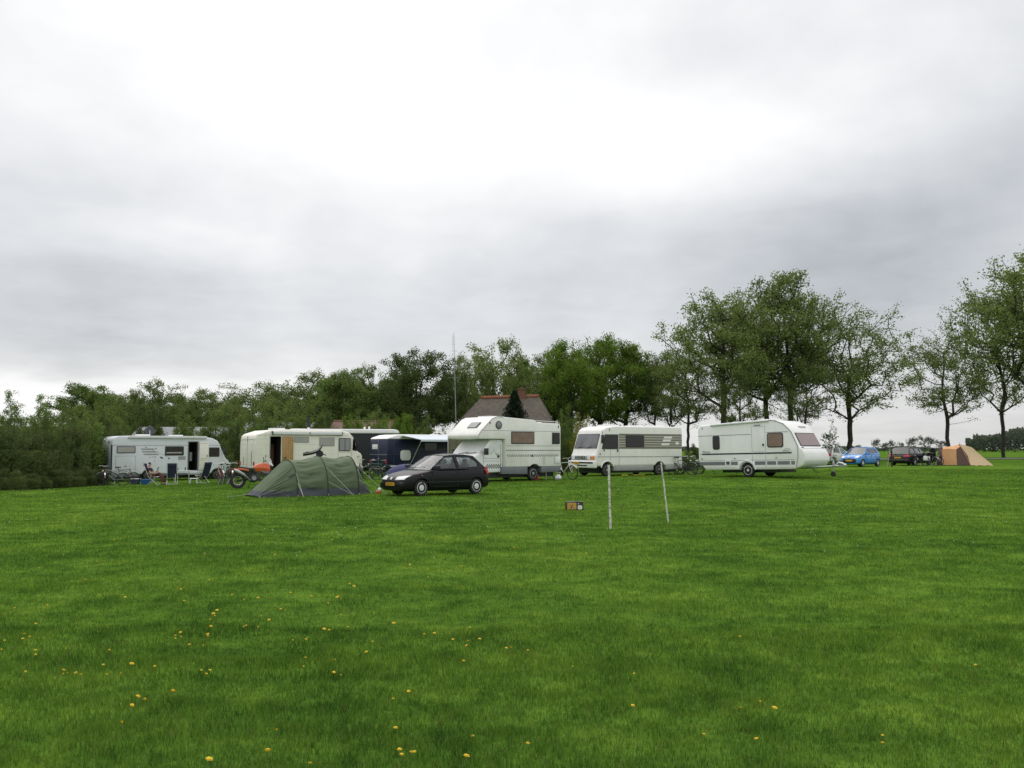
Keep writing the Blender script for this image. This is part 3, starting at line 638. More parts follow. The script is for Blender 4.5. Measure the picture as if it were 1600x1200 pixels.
# ---- cream box van
def van_cream():
    X, Y = place(472, 52)[:2]
    t = thing('camper_van', 'cream ribbed box van with wooden side door and stove pipe, behind the green tent', 'camper van', (X, Y, gz(X, Y)), 38)
    hw = 1.05; s = -1
    prof = [(-3.2, .5), (-3.2, 1.9), (-3.15, 2.3), (-3.05, 2.42), (-2.4, 2.62), (-1.6, 2.68), (1.8, 2.68), (2.35, 2.56), (2.62, 2.3), (2.78, 1.9), (2.86, 1.52), (3.1, 1.38), (3.2, 1.25), (3.22, .95), (3.2, .55)]
    o = MB().prism(prof, -hw, hw).build('body', M['cream'], t, bevel=.09, seg=3)
    MB().box(-3.0, 2.9, -.8, .8, .16, .6).build('chassis', M['black'], t)  # plain black box, added to deepen the shade under the van
    x0, x1 = -2.36, -1.74
    carve(o, MB().box(x0, x1, -1.4, .2, .5, 2.30))
    k = MB()
    for x in (2.45, -1.35): k.cyl((x, -1.4, .38), (x, 1.4, .38), .47, n=24)
    carve(o, k)
    e = .012; b = MB()
    b.box(x0+e, x1-e, .1, .19, .51, 2.29).box(x0+.001, x0+e, -1.03, .19, .51, 2.29).box(x1-e, x1-.001, -1.03, .19, .51, 2.29); b.build('interior', M['dark'], t)
    MB().box(x1-.2, x1-.05, -.2, -.05, .6, 1.9).build('inner_cupboard', M['brick'], t)
    f = onside(s, hw)
    b = MB()
    z = .8
    while z < 2.3:
        for a0, a1 in ((-3.14, x0-.04), (x1+.66, 1.62)): f(b, a0, a1, z, z+.014, .006)
        for y0, y1 in ((-.95, -.06), (.06, .95)): b.box(-3.206, -3.18, y0, y1, z, z+.014)
        z += .27
    b.build('body_ribs', M['awning'], t)
    b = MB(); f(b, 1.66, 1.675, .6, 2.35, .004); f(b, 1.66, 2.5, 1.42, 1.43, .004); f(b, 2.5, 2.515, 1.0, 2.2, .004); b.box(-3.207, -3.18, -.012, .012, .55, 2.3); f(b, x0-.04, x0-.02, .5, 2.32, .01); f(b, -3.16, 2.3, 2.36, 2.375, .006)
    b.box(-3.22, -3.19, -.62, -.57, .75, 1.5).box(-3.22, -3.19, .45, .48, .75, 1.2)
    b.build('panel_gaps', M['greyline'], t)
    dl = MB().prism(rrect(x1+.06, x1+.68, .5, 2.30, .02), -hw-.075, -hw-.03).build('door', M['wood'], t, bevel=.008)
    b = MB(); b.box(x1+.16, x1+.26, -hw-.11, -hw-.07, 1.12, 1.18)
    b.build('handle', M['black'], dl)
    b = MB()
    for a in (.19, .33, .46, .58): b.box(x1+.06+a-.003, x1+.06+a+.003, -hw-.078, -hw-.072, .55, 2.27)
    b.build('plank_joints', M['bark'], dl)
    window(t, s, hw, -1.0, -.12, 1.97, 2.30, r=.04, blind='blind', frame='ltskirt'); window(t, s, hw, .5, 1.44, 1.78, 2.27, r=.05, blind='blind', frame='ltskirt')
    w = window(t, s, hw, 1.70, 2.44, 1.5, 2.24, r=.07, blind='curtain'); MB().box(2.06, 2.09, -hw-.035, -hw-.02, 1.52, 2.22).build('bar', M['frame'], w)
    b = MB(); f(b, -.3, .2, 1.36, 1.48, .01); b.build('side_vent', M['line'], t, bevel=.003)
    MB().prism([(-2.25, 2.40), (-2.25, 2.53), (-2.2, 2.57), (1.85, 2.57), (1.85, 2.40)], -hw-.13, -hw+.02).build('awning_case', M['awning'], t, bevel=.02)
    b = MB(); b.box(-2.28, -2.25, -hw-.14, -hw, 2.39, 2.58).box(1.85, 1.88, -hw-.14, -hw, 2.39, 2.58).box(-.15, -.1, -hw-.15, -hw-.12, 2.45, 2.53); b.build('awning_bracket', M['line'], t)
    MB().cyl((.48, .35, 2.6), (.48, .35, 3.42), .085, n=14).build('stove_pipe', M['black'], t)
    b = MB(); b.box(-1.9, -1.2, -.35, .35, 2.66, 2.76).box(-.6, .1, -.35, .35, 2.66, 2.75); b.cyl((.2, -.3, 2.66), (.2, -.3, 2.82), .07, n=10); b.build('roof_vent', M['roofwhite'], t, bevel=.03)
    # front: windscreen, arch lips, lamps, mirror
    b = MB(); b.add([(2.66, -.9, 2.2), (2.66, .9, 2.2), (2.875, .9, 1.54), (2.875, -.9, 1.54)], [(0, 1, 2, 3)]); b.build('windscreen', M['darkglass'], t, solid=.02)
    b = MB(); side_poly(b, [(2.67, 2.18), (2.59, 2.2), (2.56, 1.55), (2.83, 1.5)], s, hw, .006); b.build('quarter_window', M['darkglass'], t)
    arc = [(2.45+math.cos(R(a))*.5, -hw-.015, .38+math.sin(R(a))*.5) for a in range(-5, 190, 15)]
    MB().tube(arc, .03, 6).build('arch_lip', M['cream'], t)
    MB().box(3.15, 3.27, -1.0, 1.0, .5, .66).build('bumper', M['roofwhite'], t, bevel=.03)
    b = MB(); b.lathe([(.11, 0), (.10, .03), (.001, .05)], (3.2, -.75, .95), 'x', 14); b.lathe([(.11, 0), (.10, .03), (.001, .05)], (3.2, .75, .95), 'x', 14); b.build('headlight', M['lamp'], t)
    f2 = MB(); f(f2, 2.85, 3.0, 1.16, 1.19, .01); f2.build('badge', M['line'], t)
    b = MB(); b.tube([(2.75, -1.03, 1.7), (2.78, -1.25, 1.8)], .012); b.box(2.73, 2.78, -1.34, -1.16, 1.7, 2.05); b.build('mirror', M['black'], t, bevel=.01)
    b = MB(); b.box(-3.24, -3.19, -.98, -.88, .75, .95).box(-3.24, -3.19, .88, .98, .75, .95); b.build('tail_light', M['red'], t)
    for x in (2.45, -1.35):
        for y, oo in ((-.9, -1), (.9, 1)): wheel(t, x, y, .36, .2, M['steel'], out=oo)
    return t
van_cream()

# ---- dark box trailer with white roof behind
def dark_trailer():
    X, Y = place(543, 61.5)[:2]
    t = thing('box_trailer', 'dark grey box vehicle with rounded white roof, between cream van and blue van', 'trailer', (X, Y, gz(X, Y)), 16); t.scale = (1, 1, 1.09)
    MB().box(-3.2, 3.0, -1.15, 1.15, .45, 2.55).build('body', M['blackgrey'], t, bevel=.05)
    MB().prism([(-3.25, 2.5), (-3.25, 2.76), (2.85, 2.76), (3.1, 2.72), (3.22, 2.62), (3.24, 2.5)], -1.2, 1.2).build('roof', M['roofwhite'], t, bevel=.06, seg=3)
    b = MB(); b.box(1.0, 1.12, -.3, -.2, 2.7, 2.92).box(1.3, 1.42, -.3, -.2, 2.7, 2.94); b.build('roof_vent', M['whiteplastic'], t, bevel=.02)
    for x in (-.6, .5):
        for y, oo in ((-1.0, -1), (1.0, 1)): wheel(t, x, y, .33, .2, M['steel'], out=oo)
    b = MB(); b.tube([(3.0, -.5, .5), (4.2, 0, .5), (3.0, .5, .5)], .04); b.build('drawbar', M['black'], t)
M['blackgrey'] = mat('charcoal_side_cloth', (.022, .026, .028), .85, var=.1)
dark_trailer()

# ---- dark blue van with pulled out awning
def van_blue():
    X, Y = place(661, 56.5)[:2]
    t = thing('camper_van', 'dark blue box van with white roof and pulled out pale awning, behind the black car', 'camper van', (X, Y, gz(X, Y)), 38); t.scale = (1, 1, .94)
    hw = 1.05; s = -1
    prof = [(-3.1, .5), (-3.1, 1.6), (-3.06, 2.28), (-2.9, 2.32), (2.3, 2.32), (2.55, 2.1), (2.75, 1.5), (3.05, 1.3), (3.1, .55)]
    o = MB().prism(prof, -hw, hw).build('body', M['navypaint'], t, bevel=.07, seg=3)
    MB().box(-2.9, 2.8, -.8, .8, .16, .6).build('chassis', M['black'], t)  # black filler box, added so the space below the van goes dark
    k = MB()
    for x in (2.4, -1.3): k.cyl((x, -1.4, .38), (x, 1.4, .38), .45, n=24)
    carve(o, k)
    MB().prism([(-3.09, 2.30), (-3.0, 2.40), (-2.5, 2.56), (-2.1, 2.60), (1.9, 2.60), (2.3, 2.48), (2.5, 2.30)], -hw+.01, hw-.01).build('roof', M['roofwhite'], t, bevel=.08, seg=3)
    b = MB(); b.box(-3.112, -3.09, .1, .72, 1.68, 1.98); b.build('rear_plate', M['whiteplastic'], t, bevel=.004)
    b = MB(); b.box(-3.108, -3.09, -1.0, 1.0, 1.33, 1.36).box(-3.108, -3.09, -.01, .01, .55, 2.25).box(-3.12, -3.09, -.1, .1, 1.05, 1.1); b.build('rear_trim', M['greyline'], t)
    f = onside(s, hw)
    b = MB(); side_poly(b, rrect(-2.25, -1.55, .98, 1.62, .18), s, hw, .05); b.build('side_hatch', M['whiteplastic'], t, bevel=.02)
    b = MB(); f(b, -2.95, -.9, .60, .68, .03); b.build('rub_strip', M['awning'], t)
    b = MB()
    for z in (1.35, 1.9): f(b, -3.0, 2.2, z, z+.015, .005)
    for x in (-2.7, -.9, .8): f(b, x, x+.015, .6, 2.25, .005)
    b.build('panel_gaps', M['line'], t)
    window(t, s, hw, -.6, .3, 1.55, 2.1, gl='darkglass'); window(t, s, hw, 1.0, 1.7, 1.55, 2.1, gl='darkglass')
    MB().prism([(-2.25, 2.42), (-2.25, 2.56), (2.3, 2.56), (2.3, 2.42)], -hw-.12, -hw+.03).build('awning_case', M['roofwhite'], t, bevel=.02)
    b = MB(); b.cyl((.9, .2, 2.58), (.9, .2, 2.66), .25, n=16); b.tube([(.5, -.2, 2.6), (.7, -.2, 2.78), (1.1, -.2, 2.78), (1.4, -.2, 2.62)], .03); b.build('roof_vent', M['roofwhite'], t)
    aw = MB(); aw.grid([[(-2.2, -hw-.1, 2.53), (0, -hw-.1, 2.53), (2.25, -hw-.1, 2.53)], [(-2.2, -hw-1.3, 2.38), (0, -hw-1.3, 2.37), (2.25, -hw-1.3, 2.38)], [(-2.2, -hw-2.2, 2.25), (0, -hw-2.2, 2.23), (2.25, -hw-2.2, 2.25)]])
    a = aw.build('awning', M['awncloth'], t, smooth=60)
    MB().prism([(-2.22, 2.14), (-2.22, 2.26), (2.27, 2.26), (2.27, 2.14)], -hw-2.26, -hw-2.2).build('awning_valance', M['awncloth'], a)
    # arms and legs of the awning
    b = MB()
    for x in (-2.2, 2.25): b.tube([(x, -hw-.12, 2.44), (x, -hw-2.2, 2.22)], .02)
    b.build('awning_arm', M['black'], t)
    for x in (-2.2, 2.25): MB().tube([(x, -hw-2.2, 2.18), (x-.12 if x < 0 else x, -hw-.85 if x < 0 else -hw-2.2, .1 if x > 0 else .25)], .02).build('awning_leg', M['alu'], t)
    b = MB(); b.grid([[(1.6, -hw-.4, 2.2), (1.68, -hw-.42, 2.2)], [(1.57, -hw-.4, 1.7), (1.76, -hw-.45, 1.75)], [(1.66, -hw-.4, 1.2), (1.72, -hw-.42, 1.25)]]); b.build('hanging_cloth', M['whiteplastic'], t)
    b = MB(); b.box(-3.13, -3.09, -.98, -.86, .8, 1.05).box(-3.13, -3.09, .86, .98, .8, 1.05); b.build('tail_light', M['red'], t)
    MB().box(-3.2, -3.1, -.8, .8, .42, .5).build('rear_bumper', M['greyline'], t, bevel=.02)
    for x in (2.4, -1.3):
        for y, oo in ((-.9, -1), (.9, 1)): wheel(t, x, y, .35, .2, M['steel'], out=oo)
van_blue()
X, Y = place(716, 50.5)[:2]
t = thing('canvas_screen', 'olive canvas side screen hanging between the blue van and the overcab camper', 'canvas screen', (X, Y, gz(X, Y)), 25)
b = MB(); b.grid([[(-.6+.1*i, .06*math.sin(i*1.7), z) for i in range(13)] for z in (.0, .7, 1.4, 2.15)]); b.build('canvas', M['olive'] if 'olive' in M else M.setdefault('olive', mat('olive_canvas', (.16, .155, .10), .9)), t, solid=.02)
for x in (-.6, .6): MB().cyl((x, 0, 0), (x, 0, 2.2), .02).build('pole', M['alu'], t)

# ---- overcab camper
def alcove():
    X, Y = place(785, 44.2)[:2]
    t = thing('motorhome', 'cream overcab camper with chequered stripe and silver windscreen cover, behind the black car', 'motorhome', (X, Y, gz(X, Y)), 222)
    hw = 1.12; s = 1
    zb = .66
    prof = [(-2.8, zb), (-2.8, 2.55), (-2.74, 2.68), (-2.6, 2.72), (-1.25, 2.74), (-1.05, 2.86), (.9, 2.96), (1.35, 2.96), (1.62, 2.86), (2.36, 2.22), (2.44, 2.10), (2.42, 1.98), (2.3, 1.94), (.82, 1.94), (.80, zb)]
    o = MB().prism(prof, -hw, hw).build('body', M['offwhite'], t, bevel=.035, seg=2)
    MB().box(-2.6, 2.6, -.8, .8, .16, .7).build('chassis', M['black'], t)  # box added under floor and cab to make the underside dark
    carve(o, MB().cyl((-1.05, -1.4, .35), (-1.05, 1.4, .35), .44, n=24))
    f = onside(s, hw)
    b = MB()
    for z in (1.62, 1.42, 1.40): f(b, -2.78, .78, z, z+.02, .004)
    f(b, -2.78, 2.2, 2.32, 2.335, .004)
    for a0, a1, z0, z1 in ((-1.72, -1.70, .72, 1.1), (-1.62, -1.60, .72, 1.1), (-2.36, -2.34, .78, 1.1), (-2.74, -2.36, .76, .78)): f(b, a0, a1, z0, z1, .005)
    b.build('trim_line', M['greyline'], t)
    def chequer(x0, z0, n, m_, w_, h_, y):
        v = [(x0-w_*i, y, z0+h_*j) for j in range(m_+1) for i in range(n+1)]; k_ = n+1
        return MB().add(v, [(j*k_+i, j*k_+i+1, (j+1)*k_+i+1, (j+1)*k_+i) for j in range(m_) for i in range(n) if (i+j) % 2])
    b = chequer(.72, 1.12, 46, 2, .073, .055, hw+.004)
    b.build('chequer_pattern', M['greyline'], t)
    # slanted trim where the alcove meets the side
    MB().tube([(2.44, hw+.002, 2.08), (2.30, hw+.002, 2.27), (1.62, hw+.002, 2.87), (1.3, hw+.002, 2.965), (.9, hw+.002, 2.97)], .016).build('edge_trim', M['ltskirt'], t)
    window(t, s, hw, -1.02, .45, 1.72, 2.30, r=.03, blind='brownblind'); window(t, s, hw, -2.72, -2.2, 1.72, 2.28, r=.03, gl='darkglass')
    b = MB(); b.lathe([(.19, hw-.01), (.19, hw+.02), (.16, hw+.03), (.16, hw+.018), (.001, hw+.018)], (1.22, 0, 2.58), 'y', 20); w = b.build('round_window', M['frame'], t)
    b = MB(); b.lathe([(.15, hw+.02), (.12, hw+.035), (.001, hw+.04)], (1.22, 0, 2.58), 'y', 20); b.build('pane', M['greyline'], w)
    b = MB(); b.lathe([(.05, hw-.01), (.05, hw+.02), (.001, hw+.02)], (-.88, 0, 1.16), 'y', 12); b.build('filler_cap', M['black'], t)
    b = MB(); f(b, -2.72, -2.45, .82, 1.12, .01); b.build('service_hatch', M['white'], t, bevel=.004)
    b = MB(); f(b, 1.72, 1.76, 2.62, 2.72, .02); f(b, -2.66, -2.62, 2.5, 2.62, .02); b.build('marker_lamp', M['black'], t)
    # window in the sloping alcove front
    n = Vector((.64, 0, .74)).normalized()
    b = MB(); c0, c1 = Vector((2.10, 0, 2.445)), Vector((1.82, 0, 2.687))
    for (a, q, off, nm, mt) in ((.34, .0, .012, 'w', 0),): b.add([c0+n*off+Vector((0, -.08, 0)), c0+n*off+Vector((0, .62, 0)), c1+n*off+Vector((0, .62, 0)), c1+n*off+Vector((0, -.08, 0))], [(0, 1, 2, 3)])
    fw = b.build('skylight', M['black'], t, solid=.03)
    b = MB(); b.add([c0+n*.04+Vector((0, -.02, 0)), c0+n*.04+Vector((0, .56, 0)), c1+n*.04+Vector((0, .56, 0))*1, c1+n*.04+Vector((0, -.02, 0))], [(0, 1, 2, 3)]); b.build('pane', M['ltskirt'], fw)
    # grey skirt
    b = MB(); b.prism([(-2.8, .40), (-2.8, .665), (-1.5, .665), (-1.5, .36)], -hw+.01, hw-.01); b.prism([(-.6, .30), (-.6, .665), (.95, .665), (1.0, .34)], -hw+.01, hw-.01); b.box(-1.5, -.6, hw-.05, hw-.01, .79-.02, .81); b.build('skirt', M['skirt'], t, bevel=.02)
    # cab
    cw = .96
    cprof = [(.82, .42), (.82, 1.93), (1.45, 1.93), (1.55, 1.9), (2.22, 1.28), (2.75, 1.10), (2.95, .95), (2.98, .5), (2.9, .38)]
    c = MB().prism(cprof, -cw, cw).build('cab', M['white'], t, bevel=.06, seg=3)
    carve(c, MB().cyl((2.2, -1.4, .33), (2.2, 1.4, .33), .40, n=24))
    # insulating cover over the windscreen and side windows, draped with folds
    def cover(P00, P10, P01, P11, nu, nv, amp, push, seed):
        rows = []
        for j in range(nv+1):
            row = []
            for i in range(nu+1):
                u, v = i/nu, j/nv; p = (Vector(P00)*(1-u)+Vector(P10)*u)*(1-v)+(Vector(P01)*(1-u)+Vector(P11)*u)*v
                w_ = vnoise(np.array([u*7+seed]), np.array([v*2.2+seed]), 9)[0]-.5
                row.append(p+Vector(push)*(w_*amp+.03*math.sin(math.pi*v)))
            rows.append(row)
        return rows
    cv = MB().grid(cover((2.26, -.92, 1.27), (2.26, .92, 1.27), (1.58, -.9, 1.92), (1.58, .9, 1.92), 16, 8, .05, (.7, 0, .7), 3)).build('windscreen_cover', M['silver'], t, smooth=60)
    b = MB().grid(cover((2.26, .93, 1.30), (1.02, cw+.03, 1.25), (1.6, .93, 1.92), (1.0, cw+.03, 1.90), 16, 8, .07, (0, 1, 0), 8)); b.build('side_flap', M['silver'], cv, smooth=60)
    f2 = onside(1, cw)
    b = MB(); f2(b, .95, .965, .48, 1.9, .005); f2(b, 1.0, 2.0, 1.05, 1.06, .005); f2(b, 1.0, 2.0, .93, .94, .005); f2(b, 2.0, 2.015, .75, 1.25, .005); b.build('door_gap', M['line'], t)
    b = chequer(1.85, .60, 14, 3, .065, .062, cw+.004)
    b.build('chequer_print', M['black'], t)
    b = MB(); f2(b, 1.04, 1.16, 1.10, 1.20, .02); f2(b, 1.05, 1.11, 1.35, 1.5, .02); b.build('door_handle', M['black'], t)
    b = MB(); b.tube([(1.95, cw, 1.3), (2.0, cw+.14, 1.35)], .03); b.box(1.93, 2.05, cw+.1, cw+.3, 1.22, 1.52); b.tube([(2.0, -cw, 1.3), (2.0, -cw-.14, 1.35)], .03); b.box(1.95, 2.05, -cw-.3, -cw-.1, 1.25, 1.5); b.build('mirror', M['black'], t, bevel=.02)
    b = MB(); b.tube([(2.28, -.5, 1.275), (2.24, .2, 1.34)], .014); b.tube([(2.28, .1, 1.275), (2.24, .75, 1.34)], .014); b.build('wiper', M['black'], t)
    b = MB(); b.box(2.9, 3.06, -.92, .92, .36, .6); b.build('bumper', M['skirt'], t, bevel=.04)
    b = MB(); b.box(2.85, 2.985, -.9, -.6, .74, .92).box(2.85, 2.985, .6, .9, .74, .92); b.build('headlight', M['lamp'], t, bevel=.02)
    # roof gear and ladder
    b = MB(); b.box(.4, 1.2, -.4, .4, 2.95, 3.02).box(-2.3, -1.7, -.3, .3, 2.72, 2.8); b.build('roof_vent', M['roofwhite'], t, bevel=.02)
    b = MB(); b.tube([(-1.2, hw-.15, 2.74), (-1.2, hw-.15, 2.84), (-2.7, hw-.15, 2.80), (-2.86, hw-.15, 2.74), (-2.88, hw-.15, 1.7)], .016); b.tube([(-2.86, hw-.5, 2.74), (-2.88, hw-.5, 1.7)], .016)
    for z in (1.8, 2.05, 2.3, 2.55): b.tube([(-2.87, hw-.15, z), (-2.87, hw-.5, z)], .012)
    b.build('ladder', M['alu'], t)
    for x in (2.2, -1.05):
        for y, oo in ((-.9, -1), (.93, 1)): wheel(t, x, y, .33, .2, M['rim'], out=oo)
    b = MB(); b.cyl((-2.1, .8, 0), (-2.1, .8, .42), .025); b.build('steady_leg', M['alu'], t)
alcove()

# ---- striped A-class camper
def hymer():
    X, Y = place(981, 52)[:2]
    t = thing('motorhome', 'cream motorhome with brown striped side band and large windscreen, left of the touring caravan', 'motorhome', (X, Y, gz(X, Y)), 212); t.scale = (.94, 1, 1)
    hw = 1.13; s = 1; zs = .32
    prof = [(-3.25, .55), (-3.25, 2.5), (-3.2, 2.66), (-3.05, 2.70), (1.9, 2.70), (2.5, 2.62), (2.72, 2.5), (2.82, 2.3), (3.12, 1.46), (3.22, 1.2), (3.3, 1.1), (3.3, .7), (3.2, .52)]
    o = MB().prism(prof, -hw, hw).build('body', M['offwhite'], t, bevel=.09, seg=3)
    MB().box(-3.0, 2.9, -.85, .85, .16, .6).build('chassis', M['black'], t)  # added black box that shades the ground below the body
    k = MB()
    for x in (2.45, -1.45): k.cyl((x, -1.4, .34), (x, 1.4, .34), .44, n=24)
    carve(o, k)
    f = onside(s, hw)
    b = MB(); f(b, -3.2, 1.62, 1.46, 2.28, .004); b.build('stripe_band', M.setdefault('taupe', mat('taupe_stripe', (.20, .19, .15), .5)), t)
    b = MB()
    for z in (1.60, 1.73, 1.86, 2.00, 2.13): f(b, -3.2, 1.62, z, z+.022, .007)
    b.build('pinstripes', M['offwhite'], t)
    b = MB()
    for i, z in enumerate((1.66, 1.86, 2.04)): x = -1.75-.10*i+.2; side_poly(b, [(x, z), (x-.62, z), (x-.70, z+.12), (x-.08, z+.12)], s, hw, .009)
    b.build('white_stripes', M['roofwhite'], t); b = MB(); f(b, -2.95, -2.7, 1.70, 1.84, .009); b.build('white_badge', M['roofwhite'], t)
    window(t, s, hw, -.25, 1.12, 1.55, 2.22, r=.03)
    b = MB(); side_poly(b, [(1.66, 1.44), (2.86, 1.44), (2.62, 2.24), (1.66, 2.24)], s, hw, .012); cw = b.build('cab_window', M['frame'], t)
    b = MB(); side_poly(b, [(1.72, 1.50), (2.2, 1.50), (2.2, 2.18), (1.72, 2.18)], s, hw+.013, .003, .002); side_poly(b, [(2.26, 1.50), (2.76, 1.50), (2.55, 2.18), (2.26, 2.18)], s, hw+.013, .003, .002); b.build('pane', M['darkglass'], cw)
    b = MB(); f(b, 1.60, 1.615, .62, 2.28, .006); f(b, 2.22, 2.235, .62, 1.45, .006); f(b, -3.2, 3.15, 1.02, 1.05, .012); b.build('trim_line', M['greyline'], t)
    b = MB(); f(b, -3.05, -2.4, 1.32, 1.36, .005); f(b, -3.0, -2.68, .68, 1.0, .012); f(b, -1.0, -.93, 1.0, 1.04, .02); b.build('service_hatch', M['white'], t)
    b = MB(); f(b, 1.68, 1.76, 1.3, 1.42, .03); f(b, 2.66, 2.72, 1.33, 1.43, .02); f(b, 2.95, 3.0, 1.13, 1.23, .02); f(b, 2.28, 2.32, 2.42, 2.55, .02); b.build('door_handle', M['black'], t)
    b = MB()
    b.prism([(-3.22, .36), (-3.24, .57), (-1.92, .57), (-1.92, .30)], -hw+.01, hw-.01); b.prism([(-.98, .28), (-.98, .57), (1.98, .57), (1.98, .28)], -hw+.01, hw-.01); b.build('skirt', M['ltskirt'], t, bevel=.03)
    b = MB(); b.tube([(2.45+math.cos(R(a))*.47, hw+.005, .34+math.sin(R(a))*.47) for a in range(15, 175, 16)], .03); b.build('arch_lip', M['white'], t)
    # front face
    nrm = Vector((.94, 0, .33)).normalized()
    def fp(y, u, off): # u 0..1 up the windscreen
        p = Vector((3.115, 0, 1.48))*(1-u)+Vector((2.83, 0, 2.28))*u; return p+nrm*off+Vector((0, y, 0))
    bow = lambda y: .0
    b = MB(); b.add([fp(-1.02, .0, .006), fp(1.02, .0, .006), fp(.98, .98, .006), fp(-.98, .98, .006)], [(0, 1, 2, 3)]); ws = b.build('windscreen', M['frame'], t, solid=.02)
    b = MB(); b.add([fp(-.98, .04, .02), fp(.98, .04, .02), fp(.94, .94, .02), fp(-.94, .94, .02)], [(0, 1, 2, 3)]); b.build('pane', M['screenglass'], ws)
    b = MB(); b.tube([fp(.15, .0, .04), fp(.55, .12, .04)], .012); b.tube([fp(-.75, .0, .04), fp(-.3, .12, .04)], .012); b.build('wiper', M['black'], ws)
    MB().box(3.22, 3.325, -1.05, 1.05, .86, 1.08).build('grille', M['ltskirt'], t, bevel=.01)
    text('lettering', 'HYMER', .22, M['black'], t, Matrix.Translation((3.33, -.2, .98)) @ Matrix(((0, 0, 1), (1, 0, 0), (0, 1, 0))).to_4x4() @ Matrix.Diagonal((1.35, 1, 1, 1)), .006)
    b = MB(); b.box(3.3, 3.33, -.75, .42, .95-.07, .90); b.build('grille_bar', M['black'], t)
    for y in (.56, -.84): 
        b = MB(); b.box(3.3, 3.345, y-.13, y+.13, .88, 1.06); b.build('headlight', M['lamp'], t, bevel=.02)
    for y in (.87, -1.04): 
        b = MB(); b.box(3.29, 3.34, y-.12 if y > 0 else y, y+.16 if y > 0 else y+.08, .88, 1.06); b.build('indicator', M['orange'] if y > 0 else M['blind'], t, bevel=.02)
    bp = MB().box(3.2, 3.48, -1.16, 1.16, .44, .82).build('bumper', M['offwhite'], t, bevel=.05, seg=3)
    MB().box(3.46, 3.492, -1.1, 1.1, .68, .76).box(3.46, 3.492, -.3, .6, .54, .60).build('bumper_strip', M['black'], bp)
    MB().box(3.49, 3.51, -.62, -.1, .63, .75).build('number_plate', M['plate'], t)
    text('plate_text', '39-XB-TK', .10, M['black'], t, Matrix.Translation((3.512, -.36, .69)) @ Matrix(((0, 0, 1), (1, 0, 0), (0, 1, 0))).to_4x4(), .002)
    b = MB(); b.box(-.9, -.1, -.4, .4, 2.69, 2.76).box(1.0, 1.9, -.45, .45, 2.69, 2.78).box(-2.9, -2.2, -.4, .4, 2.69, 2.79); b.build('roof_vent', M['roofwhite'], t, bevel=.03)
    b = MB(); b.tube([(-2.6, .8, 2.7), (-2.7, .8, 2.85), (-3.1, .8, 2.82), (-3.3, .8, 2.6), (-3.32, .8, 1.2)], .015); b.tube([(-3.3, .5, 2.6), (-3.32, .5, 1.2)], .015)
    for z in (1.4, 1.7, 2.0, 2.3): b.tube([(-3.32, .5, z), (-3.32, .8, z)], .012)
    b.build('ladder', M['alu'], t)
    b = MB(); b.tube([(2.8, 1.12, 2.45), (2.95, 1.3, 2.4), (2.95, 1.32, 2.2)], .015); b.box(2.9, 2.97, 1.22, 1.42, 1.75, 2.2); b.build('mirror', M['black'], t, bevel=.01)
    for x in (2.45, -1.45):
        for y, oo in ((-.97, -1), (.97, 1)): wheel(t, x, y, .33, .2, M['steel'], out=oo)
    MB().box(-.5, .4, .2, .9, .02, .05).build('levelling_block', M['yellow'], t)
M['screenglass'] = mat('reflecting_windscreen', (.10, .105, .115), .12, var=.5, vscale=1.6, spec=.9)
hymer()

